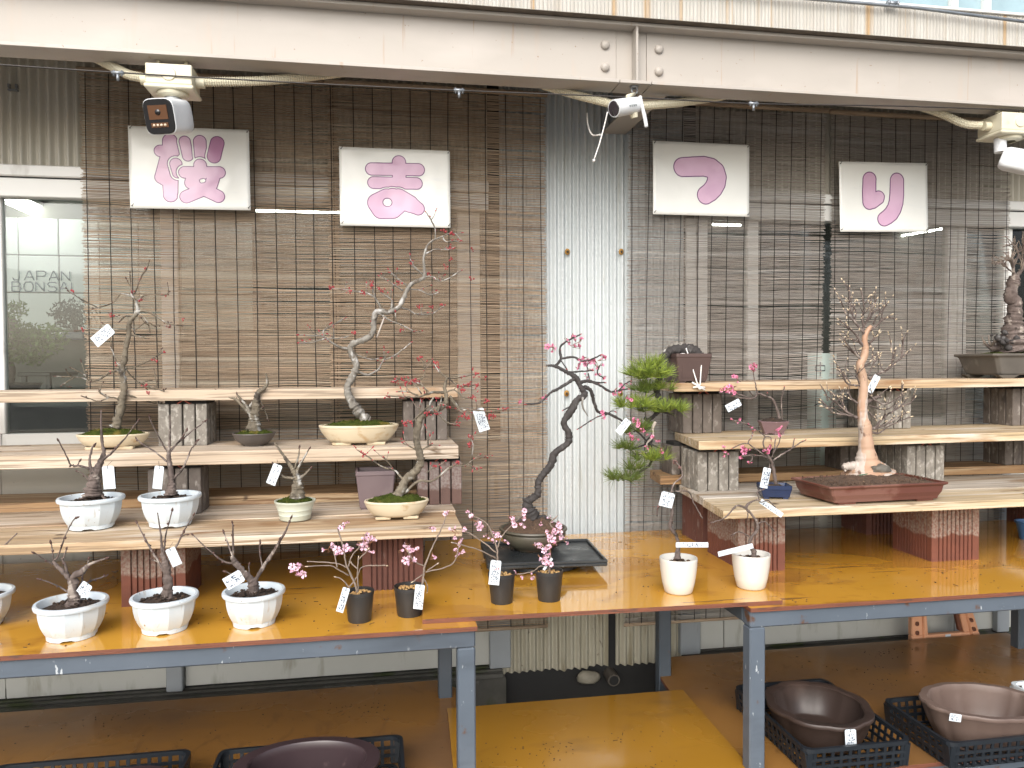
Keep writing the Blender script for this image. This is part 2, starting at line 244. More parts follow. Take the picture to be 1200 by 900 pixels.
class MB:
    def __init__(s): s.v = []; s.f = []; s.m = []; s.sm = []
    def add(s, vs, fs, mi=0, sm=False):
        n = len(s.v); s.v += [tuple(p) for p in vs]; s.f += [tuple(n+i for i in f) for f in fs]; s.m += [mi]*len(fs); s.sm += [sm]*len(fs); return s
    def box(s, a, b, mi=0, mis=None):
        x0, y0, z0 = a; x1, y1, z1 = b
        vs = [(x0, y0, z0), (x1, y0, z0), (x1, y1, z0), (x0, y1, z0), (x0, y0, z1), (x1, y0, z1), (x1, y1, z1), (x0, y1, z1)]
        s.add(vs, [(0, 3, 2, 1), (4, 5, 6, 7), (0, 1, 5, 4), (1, 2, 6, 5), (2, 3, 7, 6), (3, 0, 4, 7)], mi)
        if mis:                                     # mis = (bottom, top, front, right, back, left)
            s.m[-6:] = mis
        return s
    def quadprism(s, q, z0, z1, mi_top=0, mi_side=0):
        vs = [(p[0], p[1], z0) for p in q] + [(p[0], p[1], z1) for p in q]; n = len(q)
        s.add(vs, [tuple(range(n-1, -1, -1)), tuple(range(n, 2*n))], mi_top)
        s.add(vs, [(i, (i+1) % n, n+(i+1) % n, n+i) for i in range(n)], mi_side); return s
    def ybox(s, c, u, w, h, a, b, d, mi=0):         # oriented box: centre c, half sizes a,b,d along axes u,w,h
        c = Vector(c); vs = []
        for k in (-1, 1):
            for j, i in ((-1, -1), (-1, 1), (1, 1), (1, -1)): vs.append(c+u*(a*i)+w*(b*j)+h*(d*k))
        return s.add(vs, [(0, 3, 2, 1), (4, 5, 6, 7), (0, 1, 5, 4), (1, 2, 6, 5), (2, 3, 7, 6), (3, 0, 4, 7)], mi)
    def tube(s, pts, rad, n=6, mi=0, rough=0, seed=0, cap=True, sm=True):
        pts = [Vector(p) for p in pts]; k = len(pts)
        if not hasattr(rad, '__len__'): rad = [rad]*k
        t0 = (pts[1]-pts[0]).normalized(); a = Vector((0, 1, 0)) if abs(t0.y) < .9 else Vector((1, 0, 0))
        u = t0.cross(a).normalized(); vs = []; fs = []
        for i, p in enumerate(pts):
            t = (pts[min(i+1, k-1)]-pts[max(i-1, 0)])
            if t.length < 1e-9: t = t0.copy()
            t.normalize(); u2 = (u - t*u.dot(t))
            if u2.length < .05: u2 = t.cross(Vector((.3, .9, .2)))
            u = u2.normalized(); w = t.cross(u)
            for j in range(n):
                an = 2*math.pi*j/n; q = u*math.cos(an)+w*math.sin(an); rr = rad[i]
                if rough: rr *= 1+rough*(mnoise.noise((p+q*rad[i])*(0.30/max(rad[i], .003)) + Vector((seed, 0, 0)))+.7*mnoise.noise((p+q*rad[i])*130+Vector((0, seed, 0))))
                vs.append(p+q*rr)
        for i in range(k-1):
            for j in range(n): fs.append((i*n+j, i*n+(j+1) % n, (i+1)*n+(j+1) % n, (i+1)*n+j))
        if cap: fs += [tuple(range(n-1, -1, -1)), tuple((k-1)*n+j for j in range(n))]
        return s.add(vs, fs, mi, sm)
    def lathe(s, prof, n=32, sx=1, sy=1, c=(0, 0, 0), mi=0, shape=None, rot=0, sm=True, capb=True, capt=False):
        vs = []; fs = []
        for r, z in prof:
            for j in range(n):
                a = 2*math.pi*j/n; k = shape(a) if shape else 1.0
                x, y = r*k*math.cos(a)*sx, r*k*math.sin(a)*sy
                vs.append((c[0]+x*math.cos(rot)-y*math.sin(rot), c[1]+x*math.sin(rot)+y*math.cos(rot), c[2]+z))
        m = len(prof)
        for i in range(m-1):
            for j in range(n): fs.append((i*n+j, i*n+(j+1) % n, (i+1)*n+(j+1) % n, (i+1)*n+j))
        if capb: fs.append(tuple(range(n-1, -1, -1)))
        if capt: fs.append(tuple((m-1)*n+j for j in range(n)))
        return s.add(vs, fs, mi, sm)
    def rects(s, prof, c=(0, 0, 0), mi=0, rot=0, sm=False, chamfer=.0):   # stacked rounded rectangles (hx, hy, z)
        vs = []; fs = []; n = 8
        for hx, hy, z in prof:
            k = min(chamfer, hx*.5, hy*.5) if chamfer else min(hx, hy)*.06
            for x, y in ((-hx+k, -hy), (hx-k, -hy), (hx, -hy+k), (hx, hy-k), (hx-k, hy), (-hx+k, hy), (-hx, hy-k), (-hx, -hy+k)):
                vs.append((c[0]+x*math.cos(rot)-y*math.sin(rot), c[1]+x*math.sin(rot)+y*math.cos(rot), c[2]+z))
        m = len(prof)
        for i in range(m-1):
            for j in range(n): fs.append((i*n+j, i*n+(j+1) % n, (i+1)*n+(j+1) % n, (i+1)*n+j))
        fs.append(tuple(range(n-1, -1, -1)))
        return s.add(vs, fs, mi, sm)
    def blob(s, c, r, seed=0, amp=.25, sub=1, mi=0, scale=(1, 1, 1), fr=1.2):
        bm = bmesh.new(); bmesh.ops.create_icosphere(bm, subdivisions=sub, radius=1)
        vs = []
        for v in bm.verts:
            d = v.co.normalized(); k = 1+amp*mnoise.noise(d*fr+Vector((seed*3.1, seed, 0)))
            vs.append((c[0]+d.x*r*k*scale[0], c[1]+d.y*r*k*scale[1], c[2]+d.z*r*k*scale[2]))
        fs = [[v.index for v in f.verts] for f in bm.faces]; bm.free()
        return s.add(vs, fs, mi, True)
    def build(s, name, mats, parent=None, bevel=0, angle=None, loc=None, seg=1):
        if not isinstance(mats, (list, tuple)): mats = [mats]
        o0 = origin(parent) if parent else Vector((0, 0, 0)); l = Vector(loc) if loc is not None else Vector((0, 0, 0))
        sub = o0 + l if loc is None else l
        me = bpy.data.meshes.new(name); me.from_pydata([tuple(Vector(p)-sub) for p in s.v], [], s.f)
        for m in mats: me.materials.append(m)
        me.polygons.foreach_set('material_index', s.m); me.polygons.foreach_set('use_smooth', s.sm)
        if bevel:
            bm = bmesh.new(); bm.from_mesh(me); bmesh.ops.remove_doubles(bm, verts=bm.verts, dist=1e-6)
            bmesh.ops.bevel(bm, geom=[e for e in bm.edges if e.is_manifold and e.calc_face_angle(0) > .5], offset=bevel, segments=seg, affect='EDGES', profile=.5)
            bm.to_mesh(me); bm.free()
        me.update()
        if angle: me.polygons.foreach_set('use_smooth', [True]*len(me.polygons)); me.set_sharp_from_angle(angle=R(angle))
        o = bpy.data.objects.new(name, me); COL.objects.link(o)
        if parent: o.parent = parent
        if loc is not None: o.location = l - (o0 if parent else Vector((0, 0, 0)))
        return o
def inst(src, name, loc, parent=None, rot=(0, 0, 0), scale=(1, 1, 1)):   # a copy that shares the mesh of src
    o = bpy.data.objects.new(name, src if isinstance(src, bpy.types.Mesh) else src.data); COL.objects.link(o)
    if parent: o.parent = parent
    o.location = Vector(loc)-(origin(parent) if parent else Vector((0, 0, 0))); o.rotation_euler = rot; o.scale = scale
    return o
def struct(o): o['kind'] = 'structure'; return o

def catmull(P, per=5):
    P = [Vector(p) for p in P]; out = []
    if len(P) < 3: return [P[0].lerp(P[-1], i/per) for i in range(per+1)]
    Q = [P[0]*2-P[1]]+P+[P[-1]*2-P[-2]]
    for i in range(1, len(Q)-2):
        a, b, c, d = Q[i-1:i+3]
        for k in range(per):
            t = k/per; out.append(.5*((2*b)+(c-a)*t+(2*a-5*b+4*c-d)*t*t+(3*b-a-3*c+d)*t**3))
    out.append(P[-1]); return out

# ================================================================== THE SETTING
YW = 3.12                                # plane of the sliding doors
YB = 3.03                                # plane of the hanging blinds
m = MB(); m.box((-60, 3.25, -.30), (60, 60, -.02)); struct(m.build('ground', ground_m))
m = MB(); m.box((-60, -60, -.30), (60, 1.2, 0)); struct(m.build('forecourt', asphalt))
m = MB(); m.box((-60, 1.2, -.30), (60, 3.25, -.006)); struct(m.build('wet_gutter', ground_m))

# concrete footing under the doors, with moss
wall = thing('building_front', 'long white building front with sliding doors and corrugated strips behind the bonsai benches', 'building', (0.8, YW, 0))
def footing(x0, x1, z1, y0):
    m = MB(); n = 30; vs = []; 
    for i in range(n+1):
        x = x0+(x1-x0)*i/n; k = .006*mnoise.noise(Vector((x*9, 0, 0)))
        vs += [(x, y0+k, 0-.01), (x, y0+k*.5, z1+k*.5), (x, 3.3, z1+.002)]
    fs = []
    for i in range(n): fs += [(3*i, 3*i+3, 3*i+4, 3*i+1), (3*i+1, 3*i+4, 3*i+5, 3*i+2)]
    m.add(vs, fs, 0, True); return m.build('footing', concrete, wall)
footing(-3, .495, .185, 3.03); footing(1.275, 4.2, .19, 3.05)
m = MB(); m.box((.49, 3.16, -.01), (1.28, 3.3, .16)); m.build('footing', dark_gap, wall)

# corrugated sheets (real waves)
def corrugated(x0, x1, z0, z1, y, mat_, pitch=.0318, amp=.010, ragged=0, name='corrugated_sheet'):
    m = MB(); n = int((x1-x0)/pitch*8); zs = [z0, z0+.35*(z1-z0), z1]; vs = []; fs = []
    for k, z in enumerate(zs):
        for i in range(n+1):
            x = x0+(x1-x0)*i/n; zz = z
            if k == 0 and ragged: zz += ragged*mnoise.noise(Vector((x*14, 3, 0)))
            vs.append((x, y-amp*math.sin(2*math.pi*(x-x0)/pitch), zz))
    for k in range(len(zs)-1):
        for i in range(n): fs.append((k*(n+1)+i, k*(n+1)+i+1, (k+1)*(n+1)+i+1, (k+1)*(n+1)+i))
    m.add(vs, fs, 0, True); return m.build(name, mat_, wall)
corrugated(.485, 1.275, .745, 2.60, 3.085, corr)
corrugated(.487, .938, .185, .744, 3.087, corr_low, ragged=.018)
corrugated(.972, 1.262, .185, .744, 3.087, corr_low, ragged=.018)
m = MB(); m.box((.44, 3.11, .0), (1.33, 3.3, 2.75)); m.build('backing_board', dark_gap, wall)
for px, py in ((665, 295), (728, 295), (664, 461), (727, 461)):
    p = at(px, py, 3.072); m = MB(); m.lathe([(.011, -.0015), (.0105, .0015), (.0045, .002), (.004, .006), (0, .0065)], 10, 1, 1.25, mi=0)
    m.m = [0]*20+[1]*(len(m.m)-20)
    o = m.build('screw', [rust, black_hole], wall, loc=(0, 0, 0)); o.rotation_euler = (R(90), 0, 0); o.location = p-origin(wall)

# wall above the doors
def band(x0, x1):
    zt = 2.185
    o = corrugated(x0, x1, zt+.001, 2.75, 3.10, corr_up, name='corrugated_sheet')
    m = MB(); m.box((x0, 3.135, zt), (x1, 3.3, 2.75)); m.build('backing_board', dark_gap, wall)
    m = MB(); m.box((x0, 3.05, zt-.043), (x1, 3.20, zt-.002)); m.build('head_rail', alu, wall, bevel=.004)
    m = MB(); m.box((x0, 3.062, zt-.115), (x1, 3.096, zt-.048)); m.build('head_frame', alu, wall, bevel=.003)
    m = MB(); m.box((x0, 3.066, zt-.0478), (x1, 3.19, zt-.0432)); m.build('head_groove', dark_gap, wall)
band(-3.2, .438); band(1.332, 4.6)
p = at(16, 104, 3.085); m = MB(); m.box(p-Vector((.016, .012, .010)), p+Vector((.016, .002, -.004))); m.box(p-Vector((.016, .012, .0)), p+Vector((-.009, .002, .014))); m.box(p+Vector((.009, -.012, .0)), p+Vector((.016, .002, .014))); tag(m.build('wall_clip', galv), 'small grey metal clip on the cream corrugated sheet at upper left', 'clip')
# sliding doors
def door(x0, x1, stiles, zl=1.205, off=0.0, wide=.062):
    z0, z1 = .222, 2.122; y0, y1 = YW-.018+off, YW+.018+off
    d = bpy.data.objects.new('sliding_door', None); COL.objects.link(d); d.parent = wall; d.location = Vector((x0, YW, 0))-wall.location
    for a, b, mt in ((z1-.05, z1, alu), (zl-.055, zl, alu), (z0, z0+.035, panel_m)):
        m = MB(); m.box((x0, y0, a), (x1, y1, b)); m.build('door_rail', mt, d, bevel=.003)
    for sx in stiles:
        for a, b, mt in ((z0+.0352, zl-.0552, panel_m), (zl+.0002, z1-.0502, alu)):
            m = MB(); m.box((sx-wide/2, y0-.001, a), (sx+wide/2, y1+.001, b)); m.build('stile', mt, d, bevel=.003)
    m = MB(); m.box((x0+.001, YW-.004+off, zl), (x1-.001, YW+.002+off, z1-.05)); m.build('pane', glass, d)
    m = MB(); m.box((x0+.001, YW-.0225+off, z0+.001), (x1-.001, YW+.008+off, zl-.0556)); m.build('lower_panel', panel_m, d)
xs = lambda px, py=380: at(px, py, YW).x
door(-3.0, xs(1), [-2.9, xs(-4)])
door(xs(1)+.003, xs(212), [xs(201)], off=.0)
door(xs(212)+.003, .437, [.437-.075], off=.0, wide=.09)
door(1.334, xs(846), [1.36, xs(809)], wide=.055)
door(xs(846)+.003, xs(1117), [xs(880), xs(1112)], wide=.05)
door(xs(1117)+.003, 4.3, [xs(1117)+.03, xs(1177), 3.6], wide=.045)
m = MB()
m.box((-3, 3.035, .188), (.486, 3.30, .205)); m.box((-3, 3.06, .205), (.486, 3.075, .214)); m.box((-3, 3.10, .205), (.486, 3.14, .214)); m.build('door_track', concrete, wall, bevel=.002)
m = MB(); m.box((1.28, 3.055, .193), (4.3, 3.30, .21)); m.box((1.28, 3.10, .21), (4.3, 3.14, .219)); m.build('door_track', concrete, wall, bevel=.002)
for a, b in ((xs(199, 790), xs(218, 790)), (xs(572, 760), xs(596, 760)), (xs(792, 750), xs(815, 750)), (xs(1158, 730), xs(1172, 730))):
    m = MB(); m.box((a, 3.065, .215), (b, 3.098, 1.14)); m.build('mullion_post', alu_grey, wall, bevel=.003)
for px, py, w, h, s in ((690, 796, .075, .05, 3),):
    p = at(px, py, 3.06); p.z += .008; m = MB(); m.blob(p, .046, s, .3, 2, scale=(1.1, .6, .62)); tag(m.build('foundation_stone', M('pale_stone', (.30, .28, .22), (.20, .185, .145), 20, rough=.7, bump=.002)), 'pale foundation stone sitting under the corrugated sheet in the gutter', 'stone')
p = at(717, 793, 3.07); m = MB(); m.tube([p+Vector((0, .1, 0)), p+Vector((0, .02, 0)), p+Vector((0, -.03, -.004))], [.026, .026, .026], 12); m.tube([p+Vector((0, -.031, -.004)), p+Vector((0, -.034, -.004))], [.020, .018], 12, mi=1)
tag(m.build('drain_pipe', [clay_grey, dark_gap], angle=40), 'short round drain pipe end poking out beside the foundation stone', 'pipe')
# inside the building
room = thing('showroom', 'dim showroom inside with grey panel wall standing in for a facade reflection in the left window', 'room', (0, 5, 0))
m = MB(); m.box((-6, 3.4, -.02), (9, 5.8, .02)); m.build('room_floor', inner_floor, room)
m = MB(); m.box((-6, 3.31, 2.72), (9, 5.8, 2.80)); m.build('room_ceiling', inner_wall, room)
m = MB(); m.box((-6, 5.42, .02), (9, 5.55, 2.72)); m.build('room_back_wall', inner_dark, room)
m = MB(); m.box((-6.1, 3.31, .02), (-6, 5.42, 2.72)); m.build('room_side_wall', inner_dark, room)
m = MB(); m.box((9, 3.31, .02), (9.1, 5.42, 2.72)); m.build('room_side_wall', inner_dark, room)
pw = .240
x_ = at(22, 300, 5.4).x - pw*6; zp_ = at(40, 386, 5.4).z
mm_ = MB(); mm_.box((0, 0, 0), (pw-.008, .018, pw-.008)); pm = mm_.build('wall_panel', inner_wall, room, loc=(0, 0, 0), bevel=.003); pm.location = Vector((x_, 5.40, zp_))-origin(room)  # panel grid added indoors in place of a facade reflected by the glass
for i in range(12):
    for k in range(3):
        if i or k: inst(pm, 'wall_panel', (x_+i*pw, 5.40, zp_+k*pw), room)
def lamp(a, b, label, r_=.008):
    a, b = Vector(a), Vector(b); t = thing('ceiling_lamp', label, 'lamp', (a+b)/2, 'lit lamps inside the showroom')
    m = MB(); m.tube([a, b], r_, 8); m.build('tube_lamp', lamp_m, t)
    u = (b-a).normalized(); w = u.cross(Vector((0, 0, 1))); m = MB(); m.ybox((a+b)/2+Vector((0, 0, .05)), u, w, Vector((0, 0, 1)), (b-a).length/2, .05, .012); m.build('lamp_base', alu, t)
lamp(onz(-25, 219, 2.45), onz(66, 260, 2.45), 'lit white tube lamp seen through the clear left window', .028)
lamp(onz(300, 247, 2.45), onz(398, 249, 2.45), 'lit tube lamp glowing through the blind between the first two posters')
lamp(onz(1030, 281, 2.45), onz(1110, 267, 2.45), 'lit tube lamp glowing through the blind under the last poster')
m = MB(); q = onz(835, 263, 2.45); lamp(q, onz(868, 264, 2.45), 'short lit lamp glowing through the blind under the third poster')
# goods inside the left window
def fuzzy(name, pads, dens, sz, mat_, parent):
    m = MB(); rg = random.Random(5)
    for c, rx, ry, rz in pads:
        for i in range(int(dens*rx*rz*60000)):
            u = rg.uniform(-1, 1); an = rg.uniform(0, 6.28); k = rg.random()**.4; rr = math.sqrt(1-u*u)
            p = Vector((c[0]+rx*k*rr*math.cos(an), c[1]+ry*k*rr*math.sin(an), c[2]+rz*k*u))
            d = Vector((rg.gauss(0, 1), rg.gauss(0, 1), rg.gauss(.4, 1))).normalized(); e = d.cross(Vector((rg.gauss(0, 1), rg.gauss(0, 1), rg.gauss(0, 1)))).normalized(); s = sz*rg.uniform(.6, 1.3)
            m.add([p-e*s*.35, p+e*s*.35, p+d*s], [(0, 1, 2)])
    return m.build(name, mat_, parent)
t = thing('bonsai_juniper', 'leafy green bonsai standing behind the clear left window', 'bonsai', at(10, 455, 3.30))
pads = [(at(4, 372, 3.30), .07, .07, .05), (at(20, 362, 3.32), .05, .05, .03), (at(15, 395, 3.30), .11, .1, .06), (at(48, 392, 3.28), .10, .08, .05), (at(60, 402, 3.30), .07, .07, .04), (at(22, 412, 3.30), .13, .1, .05), (at(40, 420, 3.32), .06, .06, .03), (at(-12, 420, 3.30), .1, .1, .06)]
fuzzy('foliage', pads, 1.1, .016, leaf_d, t)
m = MB(); m.tube(catmull([at(8, 452, 3.30), at(12, 432, 3.30), at(4, 412, 3.32), at(16, 392, 3.30), at(10, 372, 3.30)]), [.02]*21, 7, rough=.2); m.tube(catmull([at(6, 410, 3.32), at(30, 398, 3.30), at(55, 396, 3.28)]), .008, 6); m.build('trunk', bark_brown, t)
m = MB(); m.lathe([(.10, -.0), (.12, .035), (.125, .045), (.115, .045), (.11, .03), (0, .03)], 24, 1, .8, at(8, 462, 3.30)); m.build('pot', clay_dark, t)
t = thing('bonsai_pine', 'dark bonsai silhouette on a stand deep inside the left window', 'bonsai', at(87, 400, 4.9))
fuzzy('foliage', [(at(68, 367, 4.9), .06, .06, .035), (at(85, 360, 4.9), .10, .08, .05), (at(98, 368, 4.9), .09, .08, .05), (at(80, 373, 4.9), .08, .06, .035), (at(88, 380, 4.9), .12, .06, .03)], .6, .022, leaf_b, t)
m = MB(); m.tube(catmull([at(86, 398, 4.9), at(88, 385, 4.9), at(86, 372, 4.9), at(88, 362, 4.9)]), .016, 6); m.build('trunk', bark_black, t)
m = MB(); a = at(66, 388, 4.9); b = at(106, 399, 4.9); m.box((a.x, 4.8, b.z), (b.x, 5.0, a.z-.01)); m.build('pot', blue_glaze, t, bevel=.01)
t = thing('display_table', 'black low display table standing inside the left window', 'table', at(55, 447, 4.2))
a = at(36, 436, 4.2); b = at(74, 449, 4.2)
m = MB(); m.box((a.x, 4.05, a.z-.02), (b.x, 4.4, a.z)); m.build('table_top', furn_m, t, bevel=.004)
for x in (a.x+.01, b.x-.03):
    m = MB(); m.box((x, 4.07, .02), (x+.02, 4.09, a.z-.0205)); m.build('leg', furn_m, t)
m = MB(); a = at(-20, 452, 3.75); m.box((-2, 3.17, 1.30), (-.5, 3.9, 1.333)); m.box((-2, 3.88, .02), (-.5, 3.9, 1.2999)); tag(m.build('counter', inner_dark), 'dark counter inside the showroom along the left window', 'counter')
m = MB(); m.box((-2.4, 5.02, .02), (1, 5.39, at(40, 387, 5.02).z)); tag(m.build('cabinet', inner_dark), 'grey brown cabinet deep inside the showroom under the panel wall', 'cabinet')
# lettering on the left window
def text(s, size, loc, mat_, parent, name, ext=.0006, rotx=90, bev=0):
    cu = bpy.data.curves.new(name, 'FONT'); cu.body = s; cu.size = size; cu.extrude = ext; cu.materials.append(mat_)
    o = bpy.data.objects.new(name, cu); COL.objects.link(o); o.rotation_euler = (R(rotx), 0, 0)
    if parent: o.parent = parent
    o.location = Vector(loc)-(origin(parent) if parent else Vector((0, 0, 0))); return o
p1, p2 = at(16, 332, YW-.007), at(14, 343, YW-.007)
t = thing('window_lettering', 'thin grey JAPAN BONSAI lettering on the clear left window', 'lettering', p2)
def stroke_text(lines, parent, mat_, r):
    # hairline capitals, each a polyline in a unit box, laid as flat ribbons on the glass
    G = {'J': [[(.75, 1), (.75, .25), (.6, 0), (.2, 0), (.05, .25)]], 'A': [[(0, 0), (.45, 1), (.55, 1), (1, 0)], [(.2, .35), (.8, .35)]], 'P': [[(0, 0), (0, 1), (.8, 1), (1, .75), (.8, .45), (0, .45)]],
         'N': [[(0, 0), (0, 1), (.9, 0), (.9, 1)]], 'B': [[(0, 0), (0, 1), (.75, 1), (.9, .75), (.75, .53), (0, .53)], [(.75, .53), (1, .27), (.8, 0), (0, 0)]],
         'O': [[(.2, 0), (0, .3), (0, .7), (.2, 1), (.8, 1), (1, .7), (1, .3), (.8, 0), (.2, 0)]], 'S': [[(1, .85), (.8, 1), (.2, 1), (0, .78), (.2, .54), (.8, .5), (1, .25), (.8, 0), (.2, 0), (0, .15)]], 'I': [[(.1, 0), (.1, 1)]]}
    for word, a, b, h in lines:
        m = MB(); n = len(word); x = a.x; wtot = b.x-a.x; cw = wtot/n
        for ch in word:
            w = cw*.78 if ch != 'I' else cw*.3
            for pl in G[ch]:
                for q0, q1 in zip(pl[:-1], pl[1:]): m.tube([Vector((x+q[0]*w, a.y, a.z+q[1]*h)) for q in (q0, q1)], r, 4)
            x += cw if ch != 'I' else cw*.5
        m.build('letters', mat_, parent)
stroke_text([('JAPAN', at(14, 328, YW-.007), at(86, 328, YW-.007), .034), ('BONSAI', at(14, 341, YW-.007), at(97, 341, YW-.007), .034)], t, letter_m, .0018)

# ------------------------------------------------------------------ hanging reed blinds
def blind(label, px0, px1, mat_, y, seed, cord_tilt):
    rg = random.Random(seed); x0, x1 = px0, px1; zt, zb = 2.52, .385 + rg.uniform(-.012, .012)
    t = thing('reed_blind', label, 'blind', ((x0+x1)/2, y, zb), 'brown reed blinds hung along the building front')
    m = MB(); z = zt; seg = 9; k = 0
    def wob(x, zz): return .015*mnoise.noise(Vector((x*1.7, zz*1.1, seed*5)))+.006*mnoise.noise(Vector((x*5, zz*2.2, seed)))
    def flare(zz): return (zt-zz)*cord_tilt
    while z > zb:
        h = rg.uniform(.0008, .0015); z -= h*2+rg.choice((.0010, .0013, .0017, .0021, .0014))*(1.3 if mat_ is reed_g else 1.05)
        a = x0+rg.uniform(-.006, .006)+flare(z); b = x1+rg.uniform(-.006, .006)+flare(z); tl = rg.uniform(-.005, .005)+(rg.uniform(-.018, .018) if rg.random() < .03 else 0); vs = []
        if rg.random() < .010: z -= rg.uniform(.002, .005); b -= rg.uniform(0, .25)*(x1-x0)*rg.choice((0, 0, 1))
        for i in range(seg+1):
            x = a+(b-a)*i/seg; s = (i/seg-.5)
            zc = z+tl*s+wob(x, z); yc = y+.006*mnoise.noise(Vector((x*2.2, z*1.3, seed+9)))
            vs += [(x, yc-.0016, zc-h*.4), (x, yc-.0016, zc+h*.55), (x, yc+.0014, zc+h), (x, yc+.0014, zc-h)]
        fs = []
        for i in range(seg):
            q = 4*i; fs += [(q, q+4, q+5, q+1), (q+1, q+5, q+6, q+2), (q+3, q+7, q+4, q)]
        m.add(vs, fs, 0, False); k += 1
    o = m.build('reeds', mat_, t); o['kind'] = 'stuff'
    n = int((x1-x0)/.071)
    for i in range(n+1):
        xx = x0+.018+(x1-x0-.036)*i/n+rg.uniform(-.006, .006); dr = rg.uniform(-.012, .012); pts = []
        for j in range(13):
            zz = zt-(zt-zb+.012)*j/12; x = xx+dr*(j/12)+flare(zz)+.004*mnoise.noise(Vector((xx*9, zz*2, seed)))
            pts.append((x, y-.0036+.006*mnoise.noise(Vector((x*2.2, zz*1.3, seed+9))), zz))
        m = MB(); m.tube(pts, .0015, 4); m.build('cord', blind_cord, t)
    m = MB(); m.tube([(x0-.01, y, zt+.012), (x1+.01, y, zt+.012)], .011, 8); m.build('top_rod', reed_m, t)
    m = MB(); m.tube([(x0+flare(zb), y, zb-.006), (x1+flare(zb), y, zb-.006)], .007, 8); m.build('bottom_rod', reed_m, t)
X = lambda px, py=300: at(px, py, YB).x
blind('leftmost brown reed blind, hanging behind the first sakura poster', X(96), -.150, reed_m, YB+.012, 1, .004)
blind('brown reed blind behind the second poster, reaching the white corrugated strip', -.185, X(639), reed_m, YB, 2, .002)
blind('grey brown reed blind behind the third poster, right of the corrugated strip', X(738, 180), X(967), reed_g, YB, 3, -.012)
blind('rightmost grey reed blind, hanging behind the fourth poster', X(976), X(1186, 200), reed_g, YB+.01, 4, -.006)
# small pale notice stuck inside the glass in the gap between the right-hand blinds
p = at(961, 470, YW-.022); a = at(946, 414, YW-.02); b = at(979, 545, YW-.02)
t = thing('glass_notice', 'pale green paper notice with black characters in the gap between right blinds', 'notice', p)
m = MB(); m.box((a.x, YW-.0235, b.z), (b.x, YW-.0215, a.z)); m.build('sheet', notice_m, t)
def strokes(lines, o, ux, uz, r, parent, mat_, name, dy=-.002, nside=4):
    m = MB()
    for L in lines: m.tube([Vector(o)+ux*p[0]+uz*p[1]+Vector((0, dy, 0)) for p in L], r, nside)
    return m.build(name, mat_, parent)
c = at(961, 432, YW-.024); e = .022
strokes([[(-1, .6), (1, .6), (1, -.4), (-1, -.4), (-1, .6)], [(0, 1.3), (0, -1.5)]], c, Vector((e, 0, 0)), Vector((0, 0, e)), .0022, t, ink, 'character')
c = at(960, 472, YW-.024)
strokes([[(-1.2, -.6), (-.4, -.2), (.6, .2), (1, -.3), (.5, -.8), (.1, -.5)], [(0, 1), (0, -.2)]], c, Vector((e, 0, 0)), Vector((0, 0, e)), .0022, t, ink, 'character')

# ------------------------------------------------------------------ eave: deck, fascia, steel beam
eave = thing('eave', 'stained ribbed eave edge running along the top above the beam', 'eave', (1, 2.6, 2.6))
m = MB(); n = 2600; x0, x1 = -3.2, 5.2; vs = []; fs = []
for i in range(n+1):
    x = x0+(x1-x0)*i/n; d = (0, .0022, .0022, 0)[i % 4]
    vs += [(x, 2.470+d, 2.604), (x, 2.470+d, 2.712)]
for i in range(n): fs.append((2*i, 2*i+2, 2*i+3, 2*i+1))
m.add(vs, fs); m.build('fascia', fascia_m, eave)
m = MB(); m.box((x0, 2.476, 2.605), (x1, 3.7, 2.709)); m.build('deck', beam_m, eave)
m = MB(); m.box((x0, 2.4685, 2.6022), (x1, 2.4995, 2.6039)); m.build('drip_edge', M('grimy_edge', (.13, .105, .08), (.07, .055, .04), 20), eave)
m = MB(); m.box((x0, 2.462, 2.7125), (x1, 2.52, 2.722)); m.build('edge_cap', alu, eave, bevel=.002)
p0, p1 = at(985, -4, 2.455), at(1230, 33, 2.44)
m = MB(); m.tube([(-3.2, 2.447, 2.7005), (1.85, 2.447, 2.7005), p1+Vector((.3, 0, 0))], .0058, 8); tag(m.build('eave_pipe', galv), 'thin grey pipe running along the top edge of the stained eave', 'pipe')
q = at(1046, 4, 2.447); m = MB(); m.tube([q+Vector((-.012, 0, 0)), q+Vector((.012, 0, 0))], .0085, 8); m.tube([q+Vector((-.02, 0, 0)), q+Vector((-.016, 0, 0))], .0105, 8); m.tube([q+Vector((.016, 0, 0)), q+Vector((.02, 0, 0))], .0105, 8); tag(m.build('pipe_joint', galv), 'small grey joint on the thin pipe at the eave edge', 'pipe joint')
up = thing('upper_storey', 'pale upper storey with light blue windows above the eave', 'building', (2.5, 3.0, 2.72))
m = MB(); m.box((-3.2, 2.93, 2.7095), (5.2, 3.3, 2.79)); m.box((-3.2, 2.95, 3.7), (5.2, 3.3, 4.4)); m.build('wall', upper_wall_m, up)
xx = [1.2, 1.9, 2.42, 2.58, 3.3, 4.0]
for a, b in zip(xx[:-1], xx[1:]):
    fr_ = MB(); fr_.box((a, 2.94, 2.7905), (a+.03, 2.99, 3.699)); o = fr_.build('window_frame', alu, up, bevel=.002)
    m = MB(); m.box((a+.031, 2.965, 2.7905), (b-.001, 2.975, 3.699)); m.build('window_pane', upper_pane_m, up)
m = MB(); m.box((-3.2, 2.96, 2.7905), (1.199, 3.0, 3.699)); m.build('wall_panel', upper_wall_m, up)
m = MB(); m.box((-3.2, 3.35, 4.4), (5.2, 9, 4.5)); m.build('roof', upper_wall_m, up)

